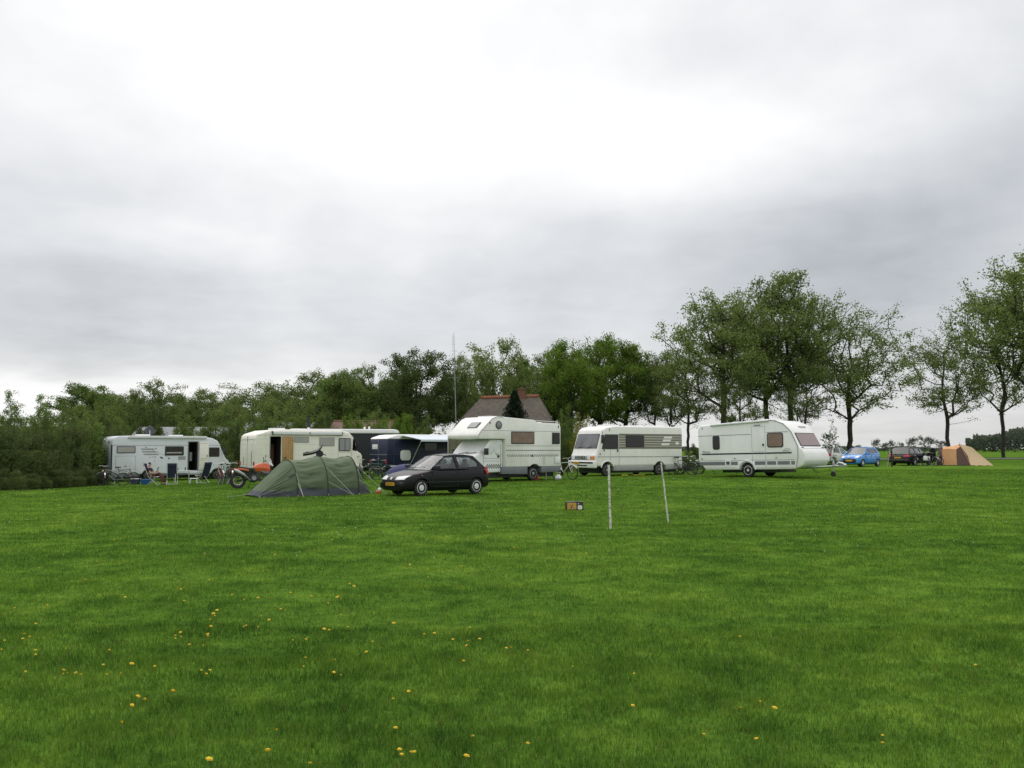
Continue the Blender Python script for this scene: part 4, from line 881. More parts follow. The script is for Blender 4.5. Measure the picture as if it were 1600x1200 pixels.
# ---- touring caravan
def caravan():
    X, Y = place(1192, 43.3)[:2]
    t = thing('caravan', 'white touring caravan with grey lower band and blue line, hitch resting on its jockey wheel', 'caravan', (X, Y, gz(X, Y)), -45)
    t.rotation_euler = (0, R(-1.2), R(-45))
    hw = 1.12; s = -1
    prof = [(-2.75, .74), (-2.75, 2.2), (-2.70, 2.38), (-2.55, 2.46), (-.9, 2.50), (1.0, 2.56), (1.35, 2.52), (1.75, 2.36), (2.0, 2.12), (2.12, 1.98), (2.46, 1.32), (2.62, 1.22), (2.74, 1.0), (2.76, .7), (2.6, .48), (2.2, .34), (-2.35, .32)]
    o = MB().prism(prof, -hw, hw).build('body', M['white'], t, bevel=.07, seg=3)
    MB().box(-1.7, 1.3, -.7, .7, .20, .4).build('chassis', M['black'], t)  # short black box, added to darken the space below the caravan floor
    wx = -.15
    carve(o, MB().cyl((wx, -1.4, .30), (wx, 1.4, .30), .38, n=24))
    f = onside(s, hw)
    b = MB(); f(b, -2.74, .10, 1.93, 1.955, .006); f(b, .88, 1.95, 1.99, 2.015, .006)
    f(b, -2.7, 2.25, .76, .775, .006); f(b, -2.5, 2.2, .42, .43, .006)
    # door outline
    for a0, a1, z0, z1 in ((.14, .152, .46, 2.28), (.82, .832, .46, 2.28), (.14, .832, 2.28, 2.292), (.14, .83, 1.16, 1.168)): f(b, a0, a1, z0, z1, .004)
    b.build('trim_line', M['greyline'], t)
    b = MB(); f(b, -2.55, .13, 1.04, 1.105, .006); f(b, .16, .81, 1.04, 1.105, .006); f(b, .84, 2.1, 1.04, 1.105, .006); f(b, -2.64, -2.6, 1.055, 1.09, .006); b.build('blue_line', M['navyline'], t)
    b = MB(); f(b, -2.68, -.62, .55, .71, .006); f(b, .26, .80, .55, .71, .006); f(b, .88, 1.33, .55, .71, .006); f(b, 1.40, 2.0, .55, .71, .006); f(b, 2.06, 2.24, .55, .71, .006); b.build('grey_band', M['skirt'], t)
    b = MB()
    arc = [(wx+math.cos(R(a))*.45, -hw-.012, .30+math.sin(R(a))*.45) for a in range(5, 180, 14)]
    b.tube(arc, .035); f(b, -1.28, -.98, .52, .80, .02); b.build('wheel_arch', M['roofwhite'], t)
    b = MB(); f(b, -1.22, -1.04, .57, .72, .024); b.build('service_flap', M['line'], t)
    window(t, s, hw, -1.93, -1.55, 1.28, 1.94, r=.10, blind=None, gl='darkglass'); window(t, s, hw, .92, 1.72, 1.32, 1.98, r=.10, blind='brownblind')
    b = MB(); b.lathe([(.045, -hw-.02), (.045, -hw), (.001, -hw)], (.72, 0, 1.46), 'y', 14); b.box(.70, .73, -hw-.03, -hw, 1.38, 1.5); b.build('door_handle', M['black'], t)
    b = MB()
    for x in (-2.6, -.82, 1.3): f(b, x, x+.1, .84, .87, .012)
    f(b, -2.5, -2.47, 2.26, 2.34, .015); f(b, .3, .6, 2.34, 2.36, .03); b.build('marker_lamp', M['black'], t)
    text_side('lettering', 'Vision', .15, M['greyline'], t, s, hw, -2.32, 1.18, 1.2)
    b = MB(); b.tube([(1.72, -hw-.006, 1.20), (1.85, -hw-.006, 1.27), (2.0, -hw-.006, 1.24), (2.1, -hw-.006, 1.17)], .008); f(b, 1.68, 1.98, 1.14, 1.18, .004); b.build('side_emblem', M['greyline'], t)
    # awning rail tube along the roof edge
    MB().tube([(-2.0, -hw-.02, 2.43), (1.05, -hw-.02, 2.54)], .055, 10).build('awning_case', M['awning'], t)
    b = MB(); b.box(-1.3, -.5, -.4, .4, 2.5, 2.58).box(.2, .8, -.35, .35, 2.54, 2.64); b.build('roof_vent', M['roofwhite'], t, bevel=.03)
    # pale frame of the front along the side silhouette
    MB().tube([(1.0, -hw-.0, 2.56), (1.35, -hw, 2.52), (1.75, -hw, 2.36), (2.0, -hw, 2.12), (2.12, -hw, 1.98), (2.40, -hw, 1.36), (2.40, -hw, .9), (2.3, -hw, .42)], .022).build('edge_trim', M['ltskirt'], t)
    nrm = Vector((.889, 0, .458))
    def fp(y, u, off): return Vector((2.13, 0, 1.965))*u+Vector((2.455, 0, 1.335))*(1-u)+nrm*off+Vector((0, y, 0))
    b = MB(); b.add([fp(-.92, .03, .012), fp(.92, .03, .012), fp(.88, .97, .012), fp(-.88, .97, .012)], [(0, 1, 2, 3)]); w = b.build('front_window', M['frame'], t, solid=.02)
    b = MB(); b.add([fp(-.88, .08, .026), fp(.88, .08, .026), fp(.84, .92, .026), fp(-.84, .92, .026)], [(0, 1, 2, 3)]); b.build('pane', M['pinkblind'], w)
    tn = Vector((-.62, 0, .78))
    text('lettering', 'Beyerland', .16, M['greyline'], t, Matrix.Translation((1.9, .3, 2.245)) @ Matrix(((0, -.70, .71), (1, 0, 0), (0, .71, .70))).to_4x4(), .004)
    # front locker lid
    b = MB(); b.tube([(2.585, -.95, 1.24), (2.585, .95, 1.24)], .012); b.tube([(2.70, -.9, .56), (2.70, .9, .56)], .010); b.build('locker_seam', M['ltskirt'], t)
    b = MB(); b.box(2.48, 2.56, -.98, -.88, 1.26, 1.31).box(2.48, 2.56, .88, .98, 1.26, 1.31); b.build('front_lamp', M['black'], t)
    # drawbar, jockey wheel, hitch
    b = MB(); b.tube([(1.6, -.75, .36), (3.75, -.04, .46)], .045, 6); b.tube([(1.6, .75, .36), (3.75, .04, .46)], .045, 6); b.box(3.6, 4.0, -.06, .06, .42, .52); b.build('drawbar', M['galv'], t)
    b = MB(); b.tube([(3.55, .05, .5), (3.7, .05, .62), (3.95, .0, .56)], .035); b.tube([(3.55, -.1, .5), (3.5, -.1, .78)], .02); b.cyl((3.95, 0, .5), (4.05, 0, .5), .06, n=10); b.build('hitch', M['alu'], t)
    b = MB(); b.cyl((3.5, -.12, .2), (3.5, -.12, .75), .03); j = b.build('jockey_post', M['galv'], t)
    b = MB(); b.lathe([(.04, -.16), (.11, -.155), (.11, -.085), (.04, -.08)], (3.5, 0, .11), 'y', 16); b.build('jockey_wheel', M['rubber'], j)
    b = MB()
    for x, y in ((-2.2, -.9), (-2.2, .9), (2.0, .9)): b.tube([(x, y, .34), (x+.3, y, .14)], .02)
    b.build('corner_steady', M['galv'], t)
    for y, oo in ((-.95, -1), (.95, 1)): wheel(t, wx, y, .31, .18, M['hubcap'], out=oo, rr=.66)
    MB().cyl((wx, -.9, .31), (wx, .9, .31), .05).build('axle', M['black'], t)
caravan()

# ---- cars
t_body = {}
def car(name, label, loc, rz, P, paint):
    t = thing(name, label, 'car', loc, rz); L_, W = P['L'], P['W']; hx = L_/2; hw = W/2
    secs = []
    for x, k, ze, zc, zb in P['st']:     # x, width factor, shoulder height, centre height, underside
        w = hw*k; zm = zb+(ze-zb)*.55
        half = [(0, zb), (w*.80, zb), (w*.95, zb+.05), (w*.99, zb+(ze-zb)*.28), (w, zm), (w*.985, ze-.07), (w*.93, ze), (w*.6, ze*.35+zc*.65), (0, zc)]
        secs.append([(x, y, z) for y, z in half]+[(x, -y, z) for y, z in half[-2:0:-1]])
    body = MB().loft(secs).build('body', paint, t, smooth=40, subsurf=1)
    k = MB(); r = P['r']
    for x in P['wx']: k.cyl((x, -hw-.2, r), (x, hw+.2, r), r*1.17, n=28)
    carve(body, k)
    t_body[t.name] = body
    MB().box(P['wx'][1]-.3, P['wx'][0]+.3, -hw*.6, hw*.6, P['st'][2][4]-.02, r*1.9).build('underbody', M['black'], t)
    zb_, zr = P['belt'], P['H']; rw = P['rw']
    def sy(x, z):
        u = (z-zb_)/(zr-.06-zb_); return hw*.93*(1-u)+rw*u
    A, B, Cc, D = P['A'], P['B'], P['C'], P['D']        # x of: cowl, header, rear header, rear base
    zt = zr-.055
    outer = [(A, zb_), (B, zt)]+[(B+(Cc-B)*q, zt+.05*math.sin(math.pi*q)) for q in (.25, .5, .75)]+[(Cc, zt-.01), (D, zb_)]
    for s in (1, -1):
        fill_panel('side_frame', outer, [w for w in P['wins']], lambda u, v: (u, s*sy(u, v), v), paint, t, solid=.035)
        for w in P['wins']:
            b = MB(); b.add([(u, s*(sy(u, v)-.008), v) for u, v in w], [tuple(range(len(w)))]); b.build('side_window', M['glass'], t, smooth=0)
    nr = 9
    def across(xc, z, wid, bulge, crown): return [(xc+bulge*(1-(2*i/(nr-1)-1)**2), wid*(2*i/(nr-1)-1), z+crown*(1-(2*i/(nr-1)-1)**2)) for i in range(nr)]
    rows = [across(B+(Cc-B)*q, zt+.05*math.sin(math.pi*q)-(.01*q), rw, .05*(1-q)-.03*q, .035) for q in (0, .2, .4, .6, .8, 1)]
    MB().grid(rows).build('roof', paint, t, smooth=60, solid=.03)
    MB().grid([across(A, zb_-.01, hw*.90, P.get('cow', .18), .03), across((A+B)/2, (zb_+zt)/2, (hw*.90+rw)/2, .11, .03), across(B, zt, rw, .05, .035)]).build('windscreen', M['clear'], t, smooth=60)
    MB().grid([across(Cc, zt-.01, rw, -.03, .035), across((Cc+D)/2, (zb_+zt)/2, (hw*.9+rw)/2-.04, -.05, .02), across(D, zb_, hw*.88, -.06, .0)]).build('rear_window', M['glass'], t, smooth=60)
    MB().box(D+.1, A-.15, -hw*.86, hw*.86, zb_-.2, zb_+.012).build('interior', M['dark'], t)
    for x, y in ((P['seat'], .36), (P['seat'], -.36), (P['seat']-.95, .36), (P['seat']-.95, -.36)):
        MB().box(x-.07, x+.07, y-.22, y+.22, zb_, zb_+.20).box(x-.05, x+.05, y-.12, y+.12, zb_+.2, zb_+.36).build('seat', M['greyline'], t, bevel=.05)
    b = MB(); b.tube([(A-.35+.0, .36+math.cos(R(a))*.17, zb_+.02+math.sin(R(a))*.16) for a in range(0, 360, 30)], .015, closed=True); b.build('steering_wheel', M['black'], t)
    for s in (1, -1):
        b = MB(); b.tube([(A-.22, s*hw*.93, zb_+.03), (A-.2, s*(hw+.04), zb_+.07)], .025); b.loft([[(A-.2+q, s*(hw+.13)+dy, zb_+.1+dz) for dy, dz in ((-.11, -.07), (.11, -.06), (.11, .05), (-.11, .07))] for q in (-.05, .05)]); b.build('mirror', P.get('mir', paint), t, bevel=.02)
    for x in P['wx']:
        for s in (1, -1): wheel(t, x, s*(hw-.11), r, .18, M['hubcap'], out=s, rr=.66, cover=True)
    f = lambda s: onside(s, hw*.995)
    for s in (1, -1):
        b = MB()
        for x in P['gaps']: f(s)(b, x, x+.008, .33, zb_-.04, .002)
        f(s)(b, P['gaps'][-1]-.02, P['gaps'][0], .31, .325, .002); b.build('door_gap', M['black'], t)
        b = MB()
        for x in P['gaps'][1:]: f(s)(b, x+.10, x+.24, zb_-.16, zb_-.125, .012)
        b.build('door_handle', P.get('mir', paint), t, bevel=.008)
    return t, hw
def patch(t, name, pts, mt, **k): return MB().add(pts, [tuple(range(len(pts)))]).build(name, mt, t, solid=.02, **k)
X, Y = place(681, 32.6)[:2]
P = dict(L=3.88, W=1.64, H=1.42, r=.285, wx=(1.17, -1.27), belt=.90, rw=.56, A=.80, B=.06, C=-1.28, D=-1.74, cow=.22, seat=-.10, mir=M['black'],
         gaps=(.70, -.42), wins=[[(.60, .935), (.07, 1.315), (-.36, 1.345), (-.40, .94)], [(-.52, .945), (-.48, 1.34), (-1.12, 1.315), (-1.40, 1.14), (-1.36, .99)]],
         st=[(1.95, .62, .46, .48, .24), (1.93, .80, .56, .60, .19), (1.80, .93, .66, .72, .17), (1.50, .99, .76, .81, .17), (1.10, 1.0, .83, .885, .17), (.78, 1.0, .895, .935, .17), (0, 1.0, .90, .90, .17), (-1.0, 1.0, .91, .91, .17), (-1.5, .99, .92, .92, .18), (-1.76, .95, .91, .93, .20), (-1.88, .90, .78, .82, .22), (-1.94, .84, .5, .52, .26)])
car_t, hw = car('hatchback_car', 'black three door hatchback parked on the grass beside the green tent', (X, Y, gz(X, Y)), 220, P, M['blackpaint']); car_t.scale = (.955, .955, .97)
for s in (1, -1):
    conform('headlight', t_body[car_t.name], [(s*.27, .555), (s*.70, .575), (s*.735, .715), (s*.30, .665)], M['lamp'], car_t, off=.012)
    patch(car_t, 'tail_light', [(-1.93, s*.70, .72), (-1.72, s*.815, .72), (-1.62, s*.785, .98), (-1.80, s*.70, .98)], M['red'])
conform('grille', t_body[car_t.name], [(-.26, .56), (.26, .56), (.28, .655), (-.28, .655)], M['black'], car_t)
conform('badge', t_body[car_t.name], [(-.045, .565), (.045, .565), (.055, .65), (-.055, .65)], M['whiteplastic'], car_t, off=.02)
b = MB(); b.box(1.80, 1.95, -.72, .72, .25, .50); b.build('bumper', M['blackpaint'], car_t, bevel=.07, seg=3)
MB().box(1.95, 1.985, -.26, .26, .36, .47).build('number_plate', M['plate'], car_t)
text('plate_text', 'GB-FX-83', .105, M['black'], car_t, Matrix.Translation((1.987, 0, .415)) @ Matrix(((0, 0, 1), (1, 0, 0), (0, 1, 0))).to_4x4(), .002)
b = MB(); b.tube([(.98, -.1, .955), (.80, .45, .99)], .01); b.tube([(.98, -.6, .94), (.82, -.1, .99)], .01); b.build('wiper', M['black'], car_t)
b = MB()
for s in (1, -1): b.box(-1.15, 1.15, s*(hw-.012), s*(hw+.008), .46, .485)
b.build('side_moulding', M['black'], car_t)
b = MB(); b.box(-1.90, -1.78, -.74, .74, .28, .5); b.build('rear_bumper', M['blackpaint'], car_t, bevel=.06, seg=3)
MB().box(1.15, 1.19, hw-.01, hw+.01, .70, .73).box(1.15, 1.19, -hw-.01, -hw+.01, .70, .73).build('indicator', M['orange'], car_t)
X, Y = place(1345, 71)[:2]
P2 = dict(L=3.43, W=1.63, H=1.47, r=.28, wx=(1.12, -1.22), belt=.92, rw=.58, A=.98, B=.20, C=-1.25, D=-1.62, cow=.2, seat=-.05,
          gaps=(.68, -.2, -.95), wins=[[(.72, .97), (.22, 1.36), (-.12, 1.385), (-.16, .96)], [(-.26, .97), (-.22, 1.385), (-1.05, 1.36), (-1.28, 1.02)]],
          st=[(1.72, .66, .50, .54, .26), (1.68, .86, .66, .72, .22), (1.5, .96, .80, .87, .2), (1.2, 1.0, .88, .95, .2), (.95, 1.0, .92, .99, .2), (0, 1.0, .93, .93, .2), (-1.0, 1.0, .96, .96, .2), (-1.5, .97, .96, .97, .22), (-1.66, .92, .85, .86, .24), (-1.71, .85, .5, .52, .28)])
c2, hw2 = car('small_car', 'bright blue small car parked past the caravan hitch', (X, Y, gz(X, Y)), 222, P2, M['bluepaint'])
for s in (1, -1): conform('headlight', t_body[c2.name], [(s*.40, .66), (s*.64, .66), (s*.74, .86), (s*.46, .80)], M['lamp'], c2, off=.012)
b = MB(); b.box(1.66, 1.755, -.52, .52, .30, .60); b.build('grille', M['black'], c2, bevel=.04); MB().box(1.745, 1.77, -.26, .26, .42, .53).build('number_plate', M['plate'], c2)
patch(c2, 'badge', [(1.745, .10, .70), (1.745, -.10, .70), (1.70, -.07, .80), (1.70, .07, .80)], M['chrome'])
MB().box(-1.3, -1.2, -.05, .05, 1.46, 1.5).build('aerial_base', M['black'], c2, bevel=.01)
# black estate seen from behind with an open door
X, Y = place(1424, 76)[:2]
P3 = dict(L=4.9, W=1.86, H=1.47, r=.32, wx=(1.48, -1.36), belt=.92, rw=.62, A=1.05, B=.25, C=-1.85, D=-2.28, cow=.2, seat=.05,
          gaps=(1.0, -.1, -1.15), wins=[[(.82, .97), (.26, 1.36), (-.05, 1.385), (-.08, .97)], [(-.16, .97), (-.13, 1.39), (-1.0, 1.38), (-1.05, .98)], [(-1.15, .99), (-1.1, 1.37), (-1.72, 1.34), (-1.95, 1.04)]],
          st=[(2.44, .60, .5, .54, .25), (2.36, .82, .64, .70, .2), (2.1, .95, .76, .82, .18), (1.6, 1.0, .84, .91, .18), (1.05, 1.0, .91, .96, .18), (0, 1.0, .92, .92, .18), (-1.4, 1.0, .94, .94, .18), (-2.1, .97, .94, .95, .2), (-2.36, .93, .88, .9, .22), (-2.45, .88, .55, .57, .25)])
c3, hw3 = car('estate_car', 'black estate car seen from behind with its front door swung open', (X, Y, gz(X, Y)), 44, P3, M['brownpaint'])
for s in (1, -1): conform('tail_light', t_body[c3.name], [(s*.40, .70), (s*.86, .70), (s*.86, .86), (s*.42, .85)], M['red'], c3, face='-x', off=.02)
MB().box(-2.52, -2.46, -.26, .26, .58, .69).build('number_plate', M['plate'], c3)
b = MB(); b.box(-2.52, -2.35, -.86, .86, .30, .5); b.build('rear_bumper', M['brownpaint'], c3, bevel=.05); MB().box(-2.53, -2.5, -.8, .8, .47, .485).build('bumper_strip', M['alu'], c3)
b = MB(); b.tube([(.1, s*.6, 1.46) for s in (-1,)]+[(-1.7, -.6, 1.47)], .015); b.tube([(.1, .6, 1.46), (-1.7, .6, 1.47)], .015); b.build('roof_rail', M['black'], c3)
dm = Matrix.Translation((.92, -hw3+.02, 0)) @ Matrix.Rotation(R(62), 4, 'Z')
b = MB(); b.M = dm; b.prism([(0, .32), (0, .93), (-.15, .95), (-.62, 1.38), (-1.0, 1.40), (-1.02, .32)], -.04, .04); dr = b.build('open_door', M['brownpaint'], c3, bevel=.02)
b = MB(); b.M = dm; b.prism([(-.2, .97), (-.64, 1.34), (-.94, 1.355), (-.95, .97)], -.05, .05); b.build('pane', M['glass'], dr)
# white car half hidden behind the caravan nose
X, Y = place(1304, 80)[:2]
P4 = dict(P2); P4.update(L=3.9)
c4, hw4 = car('small_car', 'white car half hidden behind the nose of the caravan', (X, Y, gz(X, Y)), 38, P4, M['carwhite'])
for s in (1, -1): patch(c4, 'tail_light', [(-1.73, s*.50, .72), (-1.63, s*.78, .72), (-1.56, s*.76, .95), (-1.66, s*.55, .95)], M['red'])
# ------------------------------------------------------------------ bicycles
def make_bike(name, label, loc, rz, paint, lean=0, group=None, fender='chrome', step=False, bags=None, lights=True, seatmat='black', rx=0):
    t = thing(name, label, 'bicycle', loc, rz, group); t.rotation_euler = (R(lean), 0, R(rz))
    r = .34
    for x in (-.53, .55):
        b = MB(); b.tube([(x+math.cos(2*math.pi*i/32)*r, 0, r+math.sin(2*math.pi*i/32)*r) for i in range(32)], .019, 6, closed=True); w = b.build('wheel', M['rubber'], t)
        b = MB(); b.tube([(x+math.cos(2*math.pi*i/28)*(r-.028), 0, r+math.sin(2*math.pi*i/28)*(r-.028)) for i in range(28)], .011, 5, closed=True)
        b.build('rim', M['spoke'], w)
        b = MB()
        for i in range(14): a = math.pi*2*i/14; b.tube([(x, .015*(-1)**i, r), (x+math.cos(a)*(r-.03), 0, r+math.sin(a)*(r-.03))], .0025, 3)
        b.cyl((x, -.05, r), (x, .05, r), .022, n=8); b.build('spokes', M['spoke'], w)
        b = MB(); a0, a1 = (20, 170) if x < 0 else (35, 165)
        b.grid([[(x+math.cos(R(a))*(r+.035), y, r+math.sin(R(a))*(r+.035)) for y in (-.03, 0, .03)] for a in range(a0, a1, 10)]); b.build('mudguard', M[fender], t, smooth=60, solid=.006)
    fr = M[paint]; b = MB(); st, hd, bb = Vector((-.24, 0, .88)), Vector((.36, 0, .84)), Vector((-.08, 0, .30)); hb = Vector((.38, 0, .74))
    if step: b.tube([(.36, 0, .72), (.2, 0, .50), (.0, 0, .38), (-.12, 0, .42)], .018)
    else: b.tube([(-.21, 0, .80), hd], .016)
    b.tube([bb, st], .016).tube([bb, hb], .019).tube([hd+Vector((-.015, 0, .06)), hb+Vector((.01, 0, -.04))], .02)
    for y in (-.05, .05): b.tube([(-.53, y, r), bb+Vector((0, y*.4, 0))], .010).tube([(-.53, y, r), (-.20, y*.4, .76)], .009).tube([(.55, y, r), (.43, y, .66), hb+Vector((.01, 0, .0))], .012)
    b.build('frame', fr, t)
    b = MB(); b.tube([hd, (.32, 0, 1.02)], .013); b.tube([(.12, -.28, 1.02), (.28, -.22, 1.06), (.34, 0, 1.04), (.28, .22, 1.06), (.12, .28, 1.02)], .012); b.build('handlebar', M['chrome'], t)
    b = MB(); b.tube([(.20, -.26, 1.04), (.08, -.30, 1.005)], .018).tube([(.20, .26, 1.04), (.08, .30, 1.005)], .018); b.build('grips', M['black'], t)
    b = MB(); b.tube([st, (-.26, 0, .97)], .013); b.loft([[(x, y*w_, z+dz) for y, dz in ((-1, 0), (-.4, .03), (.4, .03), (1, 0), (.3, -.04), (-.3, -.04))] for x, w_, z in ((-.40, .09, 1.0), (-.33, .10, 1.0), (-.22, .05, .99), (-.13, .02, .985))]); b.build('saddle', M[seatmat], t)
    b = MB(); b.lathe([(.085, -.006), (.085, .006)], (bb.x, -.06, bb.z), 'y', 16); b.tube([(bb.x, -.08, bb.z), (bb.x+.12, -.08, bb.z-.12)], .009).tube([(bb.x, .08, bb.z), (bb.x-.12, .08, bb.z+.12)], .009).box(bb.x+.07, bb.x+.17, -.17, -.08, bb.z-.135, bb.z-.115).box(bb.x-.17, bb.x-.07, .08, .17, bb.z+.11, bb.z+.13); b.build('crank', M['black'], t)
    b = MB(); b.tube([(-.78, -.05, .76), (-.30, -.05, .76)], .006).tube([(-.78, .05, .76), (-.30, .05, .76)], .006).tube([(-.78, -.05, .76), (-.78, .05, .76)], .006).tube([(-.7, -.06, .76), (-.53, -.06, r)], .006).tube([(-.7, .06, .76), (-.53, .06, r)], .006); b.build('carrier', M['black'], t)
    b = MB(); b.tube([(-.10, .04, .30), (-.16, .17, .01)], .008); b.build('kickstand', M['chrome'], t)
    if bags:
        for s in (1, -1): MB().box(-.74, -.42, s*.07, s*.20, .42, .76).build('pannier', M[bags], t, bevel=.03)
    MB().cyl((.47, 0, .80), (.53, 0, .80), .035, .03, n=10).build('headlight', M['lamp'], t)
    MB().box(-.90, -.86, -.03, .03, .52, .58).build('tail_light', M['red'], t)
    return t
def base(px, Y): X, Y, z = place(px, Y); return (X, Y, z)
bk = 'bicycles leaning by the campers'
make_bike('bicycle', 'grey touring bicycle with pale mudguards, nearest in the group behind the far left motorhome', base(176, 51), 197, 'galv', 4, bk)
make_bike('bicycle', 'dark bicycle with black saddle beside the grey one at the far left motorhome', base(192, 51.9), 22, 'black', -5, bk)
make_bike('bicycle', 'bicycle with dark panniers standing end on at the rear of the far left motorhome', base(161, 51.2), 118, 'redpaint', 4, bk, bags='black')
make_bike('bicycle', 'green bicycle seen end on between the far left motorhome and the motorbike', base(350, 48), 124, 'greenpaint', 5, bk)
make_bike('bicycle', 'red bicycle seen end on with white tail patch, left of the motorbike', base(346, 46.5), 118, 'redpaint', -4, bk, fender='whiteplastic')
make_bike('bicycle', 'black bicycle with luggage standing tight behind the motorbike wheel', base(360, 45), 112, 'black', 3, bk, bags='black')
make_bike('bicycle', 'dark bicycle with pale front tyre in front of the blue van, left one', base(573, 49), 205, 'black', 5, bk)
make_bike('bicycle', 'dark bicycle in front of the blue van, right one behind the green tent tail', base(590, 50), 200, 'greenpaint', -4, bk)
make_bike('bicycle', 'white bicycle parked behind the rear of the overcab camper', base(882, 46), 314, 'whiteplastic', 5, bk)
make_bike('bicycle', 'black bicycle with silver handlebars, nearest behind the striped motorhome', base(1066, 52.2), 335, 'black', 5, bk)
make_bike('bicycle', 'black bicycle leaning on the nearer one behind the striped motorhome', base(1075, 53), 338, 'black', 8, bk)
make_bike('bicycle', 'outermost black bicycle with pale rear mudguard behind the striped motorhome', base(1078, 54), 332, 'black', 3, bk, fender='whiteplastic')
make_bike('bicycle', 'bicycle with white panniers leaning against the black estate car', base(1438, 73.5), 118, 'black', 6, bk, bags='whiteplastic')
make_bike('bicycle', 'dark bicycle by the open door of the black estate car', base(1455, 73.5), 112, 'black', -5, bk, fender='whiteplastic')
make_bike('bicycle', 'pale bicycle seen end on, between the black estate and the orange tent', base(1464, 75), 100, 'galv', 4, bk)

# ------------------------------------------------------------------ motorbike, rear wheel towards the tent
def motorbike():
    X, Y, z = place(372, 38)
    t = thing('motorbike', 'orange and black adventure motorbike parked behind the green tent', 'motorbike', (X, Y, z), 22); t.rotation_euler = (R(-8), 0, R(22)); t.scale = (.95, .95, .92)
    for x, r, w in ((0, .33, .15), (1.50, .34, .10)):
        b = MB(); b.lathe([(r*.62, -w/2), (r*.93, -w/2), (r*.99, -w*.3), (r*1.0, 0), (r*.99, w*.3), (r*.93, w/2), (r*.62, w/2), (r*.62, -w/2)], (x, 0, r), 'y', 32, caps=False)
        for i in range(30):
            a = 2*math.pi*i/30
            for y in (-w*.3, w*.3): 
                c = Vector((x+math.cos(a)*r, y, r+math.sin(a)*r)); b.M = Matrix.Translation(c) @ Matrix.Rotation(-a, 4, 'Y'); b.box(-.015, .012, -.02, .02, -.018, .018); b.M = None
        wl = b.build('wheel', M['rubber'], t)
        b = MB(); b.tube([(x+math.cos(2*math.pi*i/28)*r*.60, 0, r+math.sin(2*math.pi*i/28)*r*.60) for i in range(28)], .022, 6, closed=True)
        b.build('rim', M['whiteplastic'], wl)
        b = MB()
        for i in range(12): a = 2*math.pi*i/12; b.tube([(x, .04*(-1)**i, r), (x+math.cos(a)*r*.6, 0, r+math.sin(a)*r*.6)], .004, 4)
        b.cyl((x, -.09, r), (x, .09, r), .06, n=12); b.build('hub', M['black'], wl)
    b = MB()
    for y in (-.11, .11): b.tube([(0, y, .33), (.55, y*.9, .44)], [.025, .04]); b.tube([(1.50, y*.9, .34), (1.28, y*.9, .95)], .026)
    b.build('fork', M['black'], t)
    b = MB(); b.lathe([(.16, -.17), (.17, -.13), (.17, .13), (.16, .17)], (.66, 0, .42), 'y', 14); b.box(.50, .95, -.13, .13, .30, .46); e_ = b.build('engine', M['black'], t, bevel=.02)
    for k_ in range(6): q_ = .50+.045*k_; MB().box(.72+.02*k_, .96+.02*k_, -.12, .12, q_, q_+.018).build('fin', M['spoke'], e_)
    MB().lathe([(.10, -.19), (.09, -.165), (.001, -.16)], (.66, 0, .42), 'y', 14).build('clutch_cover', M['steel'], e_)
    MB().box(1.05, 1.12, -.17, .17, .50, .80).build('radiator', M['spoke'], t, bevel=.01)
    b = MB()
    for y in (-.12, .12): b.tube([(.5, y, .42), (.45, y, .75), (1.2, y*.6, 1.0)], .02).tube([(.45, y, .70), (-.15, y, .86)], .014)
    b.build('frame', M['black'], t)
    # seat, tank, tail
    MB().loft([[(x, -w, z-.05), (x, -w*.9, z+.03), (x, 0, z+.05), (x, w*.9, z+.03), (x, w, z-.05)] for x, w, z in ((.02, .12, .93), (.25, .15, .90), (.42, .15, .86), (.62, .13, .86), (.74, .10, .92))]).build('saddle', M['black'], t, bevel=.01)
    MB().loft([[(x, -w*.7, z0), (x, -w, (z0+z1)/2), (x, -w*.7, z1), (x, 0, z1+.03), (x, w*.7, z1), (x, w, (z0+z1)/2), (x, w*.7, z0)] for x, w, z0, z1 in ((.64, .11, .80, .93), (.80, .17, .74, 1.04), (1.0, .21, .66, 1.10), (1.18, .22, .62, 1.08), (1.34, .15, .70, 1.0))]).build('tank', M['motoorange'], t, bevel=.01)
    MB().loft([[(x, -w, z0), (x, -w, z1), (x, w, z1), (x, w, z0)] for x, w, z0, z1 in ((-.26, .05, .86, .90), (-.05, .13, .80, .89), (.25, .16, .78, .86), (.45, .15, .74, .80))]).build('tail_cover', M['motoorange'], t, bevel=.012)
    b = MB(); b.box(-.45, .02, -.14, .14, .93, .95); b.tube([(-.45, -.12, .94), (-.30, -.12, .80)], .01).tube([(-.45, .12, .94), (-.30, .12, .80)], .01); b.build('luggage_rack', M['black'], t)
    MB().loft([[(x, y0, z0) for y0, z0 in ((-.08, z), (.08, z), (.08, z-.015), (-.08, z-.015))] for x, z in ((.1, .74), (-.2, .72), (-.38, .58))]).build('rear_mudguard', M['black'], t)
    MB().tube([(-.18, -.21, .80), (-.05, -.22, .74), (.22, -.20, .58), (.32, -.17, .50)], [.055, .07, .065, .03], 12).build('exhaust', M['rim'], t)
    MB().tube([(.32, -.17, .50), (.5, -.15, .34), (.9, -.1, .30), (1.05, 0, .45)], .022).build('exhaust_pipe', M['steel'], t)
    b = MB(); b.box(-.34, -.30, -.06, .06, .74, .80); b.build('tail_light', M['red'], t)
    b = MB(); b.tube([(1.05, -.42, 1.14), (1.16, -.25, 1.20), (1.2, 0, 1.18), (1.16, .25, 1.20), (1.05, .42, 1.14)], .013); b.build('handlebar', M['black'], t)
